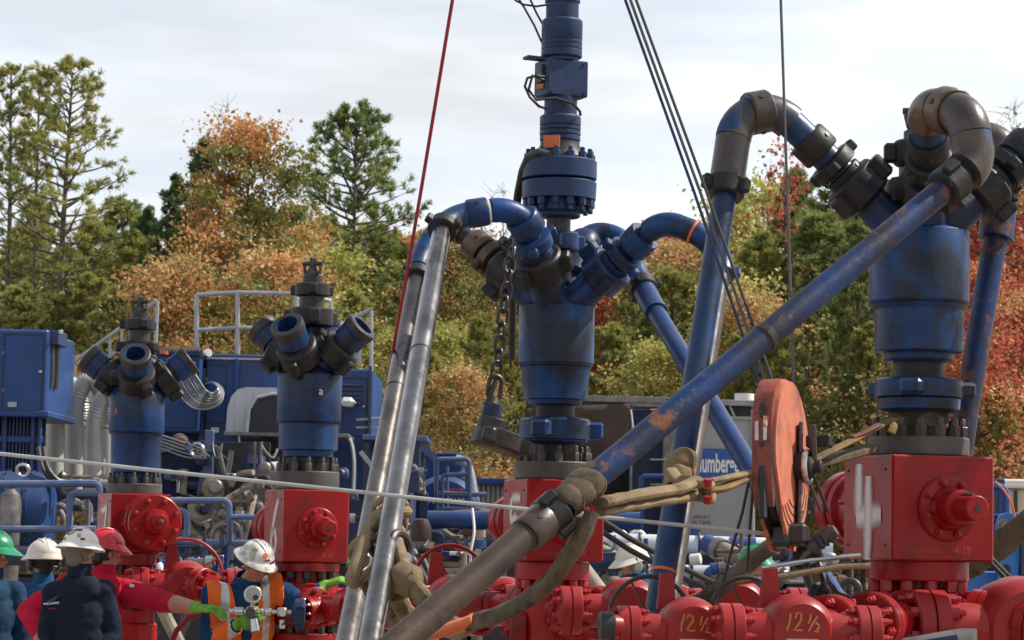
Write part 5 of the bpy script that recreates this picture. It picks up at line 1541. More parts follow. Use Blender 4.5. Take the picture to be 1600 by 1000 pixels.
# --- pale pipes of the missile trailer with brown valves
def pale_manifold():
    Y = 23.0; s = S(Y)
    t = thing('pipe_trailer', 'trailer of pale horizontal pipes with brown valves behind the red wellheads', 'manifold', V((P(1060, 870, Y).x, Y, 0)))
    part_tube(t, 'upper_pipe', WPIPE, [(900, 845, Y), (1140, 852, Y), (1300, 856, Y)], 13.5 * s, 24)
    part_tube(t, 'lower_pipe', WPIPE, [(900, 893, Y - .3), (1140, 897, Y - .3), (1300, 900, Y - .3)], 13 * s, 24)
    for x0, x1, yy, dY in ((1140, 1180, 853, -.02), (905, 938, 858, -.02), (925, 955, 895, -.32)):
        part_tube(t, 'blue_sleeve', TB, [(x0, yy, Y + dY), (x1, yy + 1, Y + dY)], 14.6 * s, 24)
    for x in (1000, 1092, 1010, 1080):
        yy = 848 if x in (1000, 1092) else 896
        MB().torus(P(x, yy, Y - (.0 if yy < 870 else .3)), (1, 0, 0), 14.5 * s, .012, 28, 8).build('band_clamp', M_['dark'], t)
    for x in (968, 996):
        MB().torus(P(x, 842, Y + .3), (0, 1, 0), 11 * s, 4.5 * s, 20, 10, 0, math.pi).build('gooseneck', M_['white'], t)
    rr = random.Random(11)
    def swivel(x, y, dY, dx, dy):
        a = P(x, y, Y + dY); b = P(x + dx * .5, y + dy * .4, Y + dY - .15); c = P(x + dx, y + dy, Y + dY - .15)
        MB().tube(smoothpts([a, b, c]), .075, 14).build('swivel_joint', TANHOSE, t)
        for q, w in ((a, b), (c, b)):
            MB().lathe([(-.04, .1), (.04, .1)], q, (q - w), 18).build('joint_ring', STEELD, t)
        MB().cyl(a, a + (a - b) * .9, .08, n=16).build('blue_nipple', TB, t)
    swivel(1124, 858, -.5, 46, 26); swivel(944, 905, -.6, 34, 22); swivel(936, 862, -.5, 30, 18); swivel(1128, 905, -.6, 40, 20); swivel(1060, 925, -.8, 30, 18); swivel(1180, 880, -.6, 40, 24)
    for i in range(26):
        x = 915 + rr.random() * 280; y = rr.choice((870, 878, 912, 925, 935)) + rr.uniform(-5, 5)
        m = rr.choice((STEELD, STEELD, M_['white'], TANHOSE, TB, DARKREC))
        c = P(x, y, Y - .5 + rr.uniform(-.3, .3)); r = rr.uniform(.03, .07)
        MB().lathe([(-r, r * .7), (-r * .8, r), (r * .8, r), (r, r * .6)], c, (rr.uniform(-1, 1), rr.uniform(-1, .3), rr.uniform(-.6, .6)), 14).build('coupling', m, t)
    for i in range(12):
        x = 1125 + rr.random() * 60; y = 850 + rr.random() * 60
        part_tube(t, 'lever', rr.choice((ALU, STEELD, M_['white'])), [(x, y, Y - .7), (x + rr.uniform(15, 35), y + rr.uniform(8, 22), Y - .7)], .014, 6)
    part_box(t, 'deck', TBD, 890, 940, 1320, 962, Y - .4, 1.5)
    part_box(t, 'dark_frame', DARKREC, 890, 866, 1320, 884, Y + .5, .2); part_box(t, 'back_frame', TBD, 890, 905, 1320, 945, Y + .5, .2)
    part_box(t, 'side_box', TB, 1216, 870, 1262, 960, Y - .2, .3); part_box(t, 'louvre_box', TBD, 1230, 905, 1262, 950, Y - .3, .1)
    for x in (930, 1120, 1290): wheel(t, x, 1000, Y - .2, .5)
    MB().torus(P(1328, 922, Y - 3), (.3, 1, 0), .07, .03, 24, 8).build('hose_end', M_['black'], t)
    MB().tube([P(905, 880, Y - 5), P(935, 920, Y - 5.2), P(960, 958, Y - 5.4), P(985, 1010, Y - 5.6)], .055, 12).build('grey_hose', TANHOSE, t)
pale_manifold()

# --- bright blue machine at the right edge
def blue_machine():
    Y = 17.0; s = S(Y)
    t = thing('blue_machine', 'bright blue hydraulic machine with bracket plates right of the large red block', 'machine', V((P(1560, 860, Y).x, Y, 0)))
    part_box(t, 'frame_beam', BRIGHTB, 1440, 892, 1600, 930, Y + .2, .4, .01)
    part_box(t, 'upper_beam', BRIGHTB, 1470, 868, 1600, 884, Y + .3, .3, .01)
    part_box(t, 'black_gap', DARKREC, 1440, 884, 1600, 892, Y + .3, .2)
    part_box(t, 'lower_panel', TBD, 1440, 930, 1700, 990, Y + .4, .3)
    for i in range(5): part_box(t, 'rib', STEELD, 1486 + i * 20, 932, 1493 + i * 20, 985, Y + .3, .08)
    b = MB().prism([(0, 0), (.09, 0), (.13, .35), (.13, .60), (.11, .66), (.05, .68), (.0, .66), (-.02, .6)], P(1562, 962, Y), (1, 0, 0), (0, 0, 1), (0, .06, 0)).build('bracket_plate', BRIGHTB, t)
    for y in (822, 945):
        c = P(1569, y, Y - .01); MB().lathe([(0, .05), (.03, .05), (.03, .03), (.05, .03)], c, (0, -1, 0), 20).build('pivot_pin', STEELD, b)
    for y in (892, 928): MB().lathe([(0, .03), (.004, .03)], P(1572, y, Y - .005), (0, -1, 0), 16, sy=1.5).build('slot', DARKREC, b)
    part_box(t, 'mast_plate', BRIGHTB, 1586, 802, 1680, 960, Y + .1, .12, .01)
    part_box(t, 'mast_bar', TBD, 1596, 830, 1606, 960, Y - .05, .1)
    rail(t, 'guard_tube', TB, [(1549, 760, Y + .6), (1570, 764, Y + .6), (1570, 830, Y + .6)], .036)
    for y in (806, 816, 826): part_tube(t, 'ladder_bar', TB, [(1540, y, Y + .5), (1566, y, Y + .5)], .016)
    part_box(t, 'post', TBD, 1556, 748, 1570, 830, Y + .9, .1)
    for x in (1460, 1590): part_box(t, 'leg', TBD, x, 985, x + 24, 1220, Y + .4, .2)
    c = thing('flatbed_truck', 'tan truck with pale roof edge seen past the bright blue machine', 'truck', V((P(1600, 780, 30).x, 30, 0)))
    part_box(c, 'body', CREAM, 1540, 764, 1760, 830, 30, 2.2, .03); part_box(c, 'roof_edge', M_['white'], 1560, 750, 1760, 764, 29.9, 2.3, .02)
    part_box(c, 'side_post', M_['dark'], 1585, 766, 1590, 830, 29.95, .05); part_box(c, 'chassis', TBD, 1540, 830, 1760, 975, 30, 2.0)
    for x in (1580, 1700): wheel(c, x, 1000, 30.2, .5)
    MB().tube(smoothpts([P(1555, 752, Y - .1), P(1570, 768, Y - .1), P(1582, 790, Y - .1), P(1586, 815, Y - .1)]), .008, 6).build('thin_wire', M_['orangering'], t)
blue_machine()
# ------------------------------------------------------------------ wires and ropes
def line(name, label, cat, pts, r, m, group=None, part='strand', n=8):
    root = thing(name, label, cat, P(*pts[0]), group)
    MB().tube([P(*q) for q in pts], r, n).build(part, m, root)
    return root
line('red_rope', 'dark red rope running down past the steel pipes from above', 'rope', [(855, -900, 12.6), (707, 0, 13), (660, 285, 13.15), (632, 450, 13.3), (617, 530, 13.45), (600, 640, 14)], .0095, M_['redrope'])
line('wireline', 'pale wireline stretched almost level from the left edge to the orange sheave', 'cable', [(-160, 692, 10.4), (0, 709, 10.2), (300, 741, 10.1), (650, 778, 10.0), (1000, 814, 9.95), (1216, 836, 9.9)], .0078, M_['whitewire'])
line('thin_cable', 'single thin dark cable hanging straight down at the right', 'cable', [(1190, -900, 10.65), (1220, 0, 10.6), (1230, 300, 10.6), (1240, 600, 10.55)], .006, M_['wire'])
for i, (x0, x1, l, m) in enumerate(((977, 1188, 'leftmost of the three dark ropes running down to the orange sheave', M_['mast']), (985, 1199, 'middle one of the three dark ropes running down to the orange sheave', M_['wire']), (994, 1210, 'rightmost of the three dark ropes running down to the orange sheave', M_['black']))):
    line('hoist_rope', l, 'rope', [(x0 - 315, -900, 10.35), (x0, 0, 10.3), (x0 + (x1 - x0) * .5 + 2, 300, 10.25), (x1, 604, 10.15), (x1 + 38, 690, 10.1), (x1 + 62, 745, 10.2), (x1 + 84, 800, 10.3)], .0062, m, 'ropes reeved to the sheave')

# ------------------------------------------------------------------ orange sheave
def sheave():
    Y = 10.0; s = S(Y)
    c = P(1222, 728, Y)
    root = thing('sheave_block', 'faded orange sheave block hanging by chain in front of the wellheads', 'sheave', P(1250, 860, Y))
    # plane of the disc: seen obliquely, its face turned right and to us
    Rr = 132 * s
    nrm = V((.94, -.335, .05)).normalized()
    upv = V((.125, .10, .985)); upv = (upv - nrm * upv.dot(nrm)).normalized()
    side = upv.cross(nrm).normalized()   # along the disc
    M = Matrix((side, upv, nrm)).transposed()
    th = .058
    # cheek plate outline: round top, tapering to the bottom pin
    out = []
    for k in range(25):
        a = math.pi * (1.08 - 1.16 * k / 24)
        out.append((math.cos(a) * Rr * .86, Rr * .10 + math.sin(a) * Rr * .90))
    out += [(Rr * .56, -Rr * .60), (Rr * .22, -Rr * 1.0), (-Rr * .10, -Rr * 1.02), (-Rr * .50, -Rr * .72)]
    ch = MB().prism(out, c + nrm * (th * .5), side, upv, nrm * .016).build('cheek_plate', M_['orange'], root)
    ch2 = MB().prism(out, c - nrm * (th * .5 + .016), side, upv, nrm * .016).build('cheek_plate', M_['orange'], root)
    # wheel between the plates
    MB().lathe([(-.034, Rr * .86), (-.03, Rr * .90), (-.012, Rr * .78), (.012, Rr * .78), (.03, Rr * .90), (.034, Rr * .86)], c, nrm, 56).build('sheave_wheel', M_['dark'], root)
    # rim band along the far edge
    rim = MB()
    for i in range(3, 24):
        a, b = out[i], out[i + 1] if i + 1 < len(out) else out[0]
        if i > 17: continue
        pa = c + side * a[0] + upv * a[1]; pb = c + side * b[0] + upv * b[1]
        rim.bar(pa, pb, th * .9, .02)
    rim.build('rim_band', M_['orange'], root)
    # front guard: edge casting with window, worn white marks
    eg = MB().prism([(-Rr * .80, -Rr * .62), (-Rr * .885, -Rr * .2), (-Rr * .90, Rr * .2), (-Rr * .86, Rr * .48), (-Rr * .74, Rr * .74), (-Rr * .55, Rr * .90), (-Rr * .40, Rr * .97), (-Rr * .42, Rr * .90), (-Rr * .60, Rr * .76), (-Rr * .78, Rr * .40), (-Rr * .80, -Rr * .15), (-Rr * .74, -Rr * .6)],
                    c - nrm * (th * .5 + .017), side, upv, nrm * (th + .018)).build('edge_guard', M_['orange_shade'], root)
    eo = c - side * (Rr * .885)
    MB().lathe([(0, .016), (.004, .016)], eo + upv * (Rr * .50) - side * -.006 - nrm * .006, -side, 20, sx=.8, sy=2.0).build('guard_window', M_['dark'], eg)
    for dn in (-.026, .006):
        MB().box(eo + upv * (Rr * .26) + nrm * dn - side * .005, (.006, .075, .014), M, .002).build('paint_mark', M_['spray'], eg)
    MB().lathe([(0, .010), (.004, .010)], eo + upv * (Rr * .10) - side * .006 - nrm * .008, -side, 14).build('guard_hole', M_['black'], eg)
    MB().box(eo - upv * (Rr * .45) + side * .012 - nrm * .008, (.03, Rr * .62, .030), M, .006).build('rope_slot', M_['black'], eg)
    # strap bar across the face and axle
    f = c + nrm * (th * .5 + .03)
    pa = P(1268, 662, Y - .06); pb = P(1252, 850, Y - .06)
    MB().bar(f + side * .07 + upv * (Rr * .55), f - upv * (Rr * .86) + side * (.02), .05, .016, .004).build('strap_bar', M_['flange'], root)
    ax = MB().lathe([(-.02, .055), (.0, .06), (.02, .06), (.03, .05), (.05, .045), (.06, .028), (.085, .028), (.09, .02)], f + side * .05, nrm, 26).build('axle', M_['nut'], root)
    MB().torus(f + side * .05 + nrm * .03, nrm, .06, .012, 24, 8).build('axle_clip', M_['chrome'], ax)
    # curved rope grooves left by wear
    for k in range(4):
        rr_ = Rr * (.50 + .1 * k)
        MB().torus(c + nrm * (th * .5 + .016), nrm, rr_, .003, 24, 5, -2.2 - .1 * k, -.2 - .15 * k).build('score_line', M_['dark'], ch)
    rr2 = random.Random(2)
    for k in range(12):
        q = f + side * (Rr * rr2.uniform(.05, .45)) - upv * (Rr * rr2.uniform(.05, .85)) - nrm * .012
        MB().cyl(q, q + nrm * .008, .007, n=8).build('rivet', M_['chrome'], ch)
    # wireline guide clamp and bottom pin
    MB().box(P(1222, 838, Y - .1), (.09, .09, .075), M, .015).build('rope_clamp', M_['black'], root)
    MB().box(P(1246, 836, Y - .1), (.09, .08, .085), M, .012).build('clamp_body', M_['dark'], root)
    MB().tube([P(1266, 858, Y - .1), P(1284, 843, Y - .12), P(1306, 828, Y - .14)], [.032, .03, .022], 14).build('bottom_pin', M_['flange'], root)
    for k in range(4):
        q = P(1280 + 7 * k, 846 - 4.6 * k, Y - .12); MB().torus(q, P(1306, 828, Y - .14) - P(1284, 843, Y - .12), .030, .006, 18, 6).build('pin_ring', M_['nut'], root)
    MB().torus(P(1262, 872, Y - .02), (.2, 1, 0), .045, .018, 24, 8).build('bottom_shackle', M_['nut'], root)
    MB().box(P(1280, 690, Y + .1), (.05, .05, .10), M, .006).build('hanger_bracket', M_['dark'], root)
    MB().bar(P(1270, 664, Y + .02), P(1272, 720, Y + .02), .05, .02, .003).build('hanger_bar', M_['flange'], root)
sheave()
# thin control lines falling from the sheave, and the stack of bars under it
for i, (pts, l) in enumerate((([(1172, 742, 10.1), (1160, 800, 10.1), (1140, 870, 10.1), (1122, 940, 10.1)], 'left one of two thin black lines falling from the sheave strap'),
                          ([(1178, 745, 10.12), (1172, 820, 10.1), (1166, 905, 10.1)], 'right one of two thin black lines falling from the sheave strap'))):
    line('control_line', l, 'line', pts, .006, M_['black'], 'thin lines under the sheave')
for i, (pts, r, m, l) in enumerate((([(1190, 888, 9.8), (1250, 878, 9.8), (1320, 870, 9.8), (1345, 868, 9.8)], .009, M_['chrome'], 'upper bright steel rod lying level below the orange sheave'),
                             ([(1150, 910, 9.75), (1230, 900, 9.75), (1310, 886, 9.75), (1360, 884, 9.75)], .011, M_['sling'], 'long pale rod lying level below the upper rod'),
                             ([(1165, 900, 9.78), (1200, 905, 9.78), (1240, 896, 9.78), (1330, 882, 9.78)], .012, M_['dark'], 'dark greasy rod between two paler rods below the sheave'))):
    line('steel_rod', l, 'rod', pts, r, m, 'rods below the sheave', 'rod_body')

def link_mb(c, along, side, L_, Wd, r):
    """one oval chain link"""
    b = MB(); along = V(along).normalized(); side = V(side); side = (side - along * side.dot(along)).normalized()
    pts = []
    h = L_ / 2 - Wd / 2
    for k in range(9):
        a = math.pi * k / 8; pts.append(c + along * (h + math.sin(a) * Wd / 2) + side * (math.cos(a) * Wd / 2))
    for k in range(9):
        a = math.pi * k / 8; pts.append(c - along * (h + math.sin(a) * Wd / 2) - side * (math.cos(a) * Wd / 2))
    n = len(pts); nn = along.cross(side)
    vv = []; ff = []; m = 7
    for i in range(n):
        t = (pts[(i + 1) % n] - pts[i - 1]).normalized(); rad = t.cross(nn)
        for j in range(m):
            an = 2 * math.pi * j / m
            vv.append(pts[i] + rad * (r * math.cos(an)) + nn * (r * math.sin(an)))
    for i in range(n):
        for j in range(m):
            ff.append((i * m + j, ((i + 1) % n) * m + j, ((i + 1) % n) * m + (j + 1) % m, i * m + (j + 1) % m))
    return b.add(vv, ff)
def chain(label, pts, L_, Wd, r, m, name='chain'):
    root = thing(name, label, 'chain', P(*pts[0]))
    ps = [P(*q) for q in pts]
    tot = sum((ps[i + 1] - ps[i]).length for i in range(len(ps) - 1))
    step = L_ - 2 * r * 1.15
    k = 0; d = L_ / 2
    while d < tot:
        dd = d; i = 0
        while i < len(ps) - 2 and dd > (ps[i + 1] - ps[i]).length:
            dd -= (ps[i + 1] - ps[i]).length; i += 1
        t = (ps[i + 1] - ps[i]).normalized(); q = ps[i] + t * dd
        sd = V((.85, .5, 0)) if k % 2 else V((.5, -.85, .1))
        link_mb(q, t, sd, L_, Wd, r).build('chain_link', m, root)
        d += step; k += 1
    return root
chain('dark chain hanging from the left outlet of the middle wellhead', [(800, 385, 13.55), (796, 420, 13.5), (787, 480, 13.5), (779, 560, 13.5), (773, 596, 13.5)], .092, .056, .0095, M_['dark'])
chain('heavy chain hanging below the orange sheave', [(1265, 872, 9.9), (1278, 915, 9.85), (1284, 950, 9.85), (1294, 1010, 9.85), (1300, 1060, 9.8)], .15, .085, .014, M_['nut'])
def hanging_cap():
    Y = 13.5; s = S(Y)
    root = thing('union_cap', 'dark lugged union cap hanging tilted from the chain', 'cap', P(773, 650, Y))
    ax = V((-.23, -.10, -.97)).normalized(); 
    sw = MB()
    link_mb(P(773, 606, Y), (-.1, 0, -1), (1, .3, 0), .13, .07, .013).build('shackle', M_['dark'], root)
    MB().tube([P(775, 595, Y), P(769, 610, Y - .02), P(764, 622, Y - .02), P(769, 634, Y - .02), P(777, 632, Y)], .014, 10).build('hook', M_['dark'], root)
    MB().lathe([(0, .05), (.02, .052), (.08, .052), (.09, .045)], P(771, 632, Y), ax, 24).build('cap_neck', M_['blue'], root)
    MB().lathe([(-.02, .03), (.03, .05)], P(770, 626, Y), ax, 20).build('neck_eye', M_['dark'], root)
    MB().lathe([(0, .078), (.004, .082), (.092, .082), (.096, .076)], P(772, 655, Y), ax, 30).build('cap_barrel', M_['dark'], root)
    nut_mb(P(778, 688, Y), ax, .135, .105, 3, 1.35).build('wing_ring', M_['dark'], root)
hanging_cap()

# ------------------------------------------------------------------ slings
def sling(label, paths, m='sling', name='sling', grp='tan lifting slings'):
    root = thing(name, label, 'sling', P(*paths[0][0][0]), grp)
    for pts, r, fl in paths:
        pp = smoothpts([P(*q) for q in pts], 7)
        rr = [r * (1 + .16 * mnoise.noise(p * 22)) for p in pp]
        MB().tube(pp, rr, 12, True, fl).build('sling_leg', M_[m], root)
    return root
def wrap(a, b, rr, turns, r, m, root, fl=.5, name='sling_wrap', skew=.12):
    """flat band wound in a helix round the pipe axis a-b"""
    a, b = P(*a), P(*b); ax = (b - a); x, y, d = frame(ax); n = int(turns * 30); k = 12
    vv = []; ff = []
    for i in range(n + 1):
        an = 2 * math.pi * turns * i / n
        rd = x * math.cos(an) + y * math.sin(an)
        wob = 1.6 * mnoise.noise(V((an * .9, r * 50, rr * 9)))
        c = a + ax * (i / n) + rd * (rr * (1 + .06 * wob)) + d * (.3 * r * wob)
        e = min(1, 6 * min(i, n - i) / n + .25)
        for q in range(k):
            t = 2 * math.pi * q / k
            lump = 1 + .18 * mnoise.noise((c + d * math.cos(t) * r) * 30)
            vv.append(c + d * (r * math.cos(t) * e) + rd * (r * fl * math.sin(t) * lump * e))
    for i in range(n):
        for q in range(k):
            q2 = (q + 1) % k
            ff.append((i * k + q, i * k + q2, (i + 1) * k + q2, (i + 1) * k + q))
    ff.append(tuple(range(k - 1, -1, -1))); ff.append(tuple(n * k + q for q in range(k)))
    o = MB().add(vv, ff).build(name, M_[m], root, 50)
    if 'sling' in m:
        th = MB(); r_ = random.Random(int(rr * 1e4) + n)
        for _ in range(14):
            q = vv[r_.randrange(len(vv))]
            th.tube([q, q + V((r_.uniform(-.02, .02), r_.uniform(-.02, .02), -r_.uniform(.01, .05))), q + V((r_.uniform(-.03, .03), r_.uniform(-.03, .03), -r_.uniform(.03, .08)))], .0018, 4)
        tag(th.build('frayed_threads', M_[m], o), kind='stuff')
    return o
Yp = lambda y: 13.5 - (y - 372) / 628 * 2.9     # depth of the bright steel pipe at a height in the photograph
s1 = sling('tan sling knotted round both steel pipes and looping down to the right', [
    ([(633, 800, Yp(800) - .09), (626, 800, Yp(800) - .12), (600, 806, Yp(800) - .14), (578, 826, Yp(820) - .10), (562, 868, Yp(860) - .08), (552, 900, Yp(890) - .04), (552, 908, Yp(890) + .05), (566, 902, Yp(890) + .12)], .038, .75),
    ([(598, 818, Yp(820) - .12), (612, 826, Yp(820) - .14), (622, 850, Yp(850) - .14), (630, 880, Yp(870) - .16), (632, 905, Yp(890) - .16)], .032, .8),
    ([(632, 893, Yp(890) - .18), (646, 915, 10.95), (664, 938, 10.8), (690, 962, 10.6), (715, 985, 10.3)], .046, .7),
    ([(618, 930, Yp(930) + .1), (634, 958, 11.1), (655, 985, 11.0), (680, 1020, 10.9)], .044, .8),
    ([(606, 928, Yp(930) + .1), (616, 960, 11.2), (634, 990, 11.1), (660, 1030, 11.0)], .044, .8),
    ([(575, 840, Yp(840) + .02), (560, 850, Yp(840) + .1), (556, 866, Yp(840) + .16), (572, 880, Yp(840) + .2)], .036, .8)])
wrap((612, 795, Yp(795)), (603, 838, Yp(838)), .080, 2.2, .034, 'sling', s1, .32)
wrap((603, 838, Yp(838)), (600, 862, Yp(862)), .072, 1.5, .020, 'brownpipe', s1, .9, 'pipe_collar')
wrap((593, 905, Yp(905)), (591, 920, Yp(920)), .066, 1.4, .030, 'sling_dark', s1, .55)
MB().lathe([(-.07 + .14 * i / 12, .03 + .048 * math.sin(math.pi * (.08 + .84 * i / 12))) for i in range(13)], P(634, 905, Yp(890) - .14), (.4, 0, 1), 26).build('sling_knot', M_['sling'], s1)
MB().torus(P(626, 858, Yp(858) - .09), (.8, -.5, .2), .07, .02, 26, 9).build('shackle', M_['dark'], s1)
MB().lathe([(-.03, .022), (.03, .022)], P(634, 872, Yp(858) - .16), (.2, -1, .1), 14).build('shackle_pin', M_['chrome'], s1)
D9 = lambda x: 9.92 - (1462 - x) / 557 * .92    # depth of the diagonal pipe
s2 = sling('dark tan sling wrapped on the diagonal pipe and sagging left to its orange tail', [
    ([(925, 800, 8.95), (912, 835, 8.95), (890, 872, 9.0), (862, 908, 9.1), (820, 940, 9.25), (775, 962, 9.4), (735, 972, 9.5)], .044, .6),
    ([(905, 812, 9.1), (898, 842, 9.1), (876, 880, 9.15), (848, 914, 9.25), (806, 944, 9.35), (760, 966, 9.5)], .038, .6)], 'sling_dark')
MB().tube(smoothpts([P(742, 968, 9.48), P(722, 976, 9.5), P(700, 984, 9.55), P(680, 992, 9.6)]), [.048] * 6 + [.052] * 6 + [.04] * 7, 12, True, .5).build('orange_tail', M_['orangering'], s2)
wrap((932, 744, D9(932)), (880, 788, D9(880)), .054, 3.6, .040, 'sling_dark', s2, .22)
s3 = sling('tan sling strung from the diagonal pipe to the wrap on the steep blue pipe', [
    ([(938, 786, 8.98), (975, 778, 9.1), (1020, 770, 9.25), (1060, 764, 9.4), (1088, 752, 9.5)], .036, .6),
    ([(938, 800, 9.02), (985, 792, 9.15), (1030, 784, 9.3), (1070, 778, 9.45), (1098, 768, 9.55)], .030, .6)])
MB().tube(smoothpts([P(1072, 757, 9.5), P(1090, 754, 9.46), P(1108, 760, 9.46), P(1112, 756, 9.5)]), .013, 10).build('upper_shackle', M_['sling'], s3)
MB().tube(smoothpts([P(1080, 776, 9.52), P(1100, 780, 9.46), P(1112, 782, 9.46), P(1114, 772, 9.5)]), .013, 10).build('lower_shackle', M_['sling'], s3)
for y in (756, 783): MB().lathe([(-.014, .016), (.014, .016)], P(1106, y - 2, 9.45), (0, -.3, 1), 14).build('shackle_pin', M_['red_dust'], s3)
s4 = sling('tan canvas wrap on the steep blue pipe above the shackles', [
    ([(1048, 735, 9.98), (1062, 752, 9.95), (1080, 755, 9.98), (1096, 762, 9.9)], .034, .5)], 'sling', 'canvas_wrap')
wrap((1066, 712, 10.15), (1059, 760, 10.1), .052, 2.1, .038, 'sling', s4, .2)
y1 = thing('ratchet_strap', 'yellow and black strap pulling from the shackles to the sheave', 'strap', P(1100, 765, 9.5))
MB().tube(smoothpts([P(1096, 768, 9.5), P(1125, 764, 9.55), P(1155, 752, 9.7), P(1182, 742, 9.85)]), .036, 12, True, .45).build('yellow_web', worn('yellow_webbing', (.20, .125, .03), .85, col2=(.09, .06, .025), mix=.6, scale=12, grime=.5, bump=.5), y1)
MB().tube(smoothpts([P(1110, 752, 9.52), P(1130, 748, 9.56), P(1158, 742, 9.7), P(1184, 736, 9.85)]), .026, 12, True, .5).build('tan_web', M_['sling'], y1)
y2 = thing('ratchet_strap', 'yellow, red and brown strap running from the sheave up to the large grey flange', 'strap', P(1390, 660, 10.6))
MB().tube(smoothpts([P(1265, 722, 10.2), P(1300, 704, 10.3), P(1340, 684, 10.45), P(1376, 664, 10.55), P(1394, 656, 10.62)]), .028, 12, True, .4).build('yellow_web', bpy.data.materials['yellow_webbing'], y2)
MB().tube(smoothpts([P(1330, 684, 10.42), P(1350, 676, 10.46), P(1372, 664, 10.52)]), .022, 12, True, .4).build('red_web', worn('faded_red_webbing', (.20, .05, .04), .85, col2=(.1, .04, .03), grime=.5, bump=.5), y2)
MB().bar(P(1262, 728, 10.25), P(1362, 700, 10.62), .09, .03, .006).build('brown_plank', M_['sling_dark'], y2)
MB().tube(smoothpts([P(1388, 658, 10.6), P(1396, 664, 10.56), P(1392, 676, 10.54)]), .018, 10, True, .5).build('strap_end', bpy.data.materials['yellow_webbing'], y2)
MB().lathe([(0, .118), (.01, .125), (.07, .127), (.085, .118)], W4['up'](W4['Z'](670)), (0, 0, 1), 40).build('sling_band', M_['sling_dark'], y2)
s5 = sling('tan sling slanting behind the sheave down to the red valves', [
    ([(1210, 850, 10.9), (1180, 872, 10.9), (1140, 908, 10.95), (1100, 935, 11.0), (1075, 950, 11.1)], .052, .7),
    ([(1262, 870, 10.6), (1275, 905, 10.7), (1300, 935, 10.8), (1330, 948, 10.9), (1360, 955, 10.95)], .05, .8)], 'sling_dark')
s6 = sling('wide brown hose slanting up past the right side of the large red block', [([(1480, 905, 12), (1530, 875, 11.9), (1580, 838, 11.8), (1640, 795, 11.7)], .062, 1.0)], 'sling_dark', 'brown_hose', None)
for i, (dx, l) in enumerate(((0, 'upper of two thin black hoses slanting down right of the large block'), (-8, 'lower of two thin black hoses slanting down right of the large block'))):
    line('black_hose', l, 'hose', [(1520 + dx, 842, 11.6), (1556 + dx, 880, 11.5), (1590 + dx, 915, 11.4), (1640 + dx, 965, 11.3)], .013, M_['dark'], 'thin black hoses', 'hose_run')
for i, (dy, l) in enumerate(((0, 'upper of two dark hoses crossing behind the diagonal pipe and steep blue pipe'), (18, 'lower of two dark hoses crossing behind the diagonal pipe and steep blue pipe'))):
    line('dark_hose', l, 'hose', [(930, 806 + dy, 15), (985, 842 + dy, 15), (1060, 884 + dy * .9, 15), (1130, 918 + dy * .8, 15), (1190, 950 + dy * .6, 14.8)], .017, M_['dark'], 'dark hoses behind the pipes', 'hose_run')

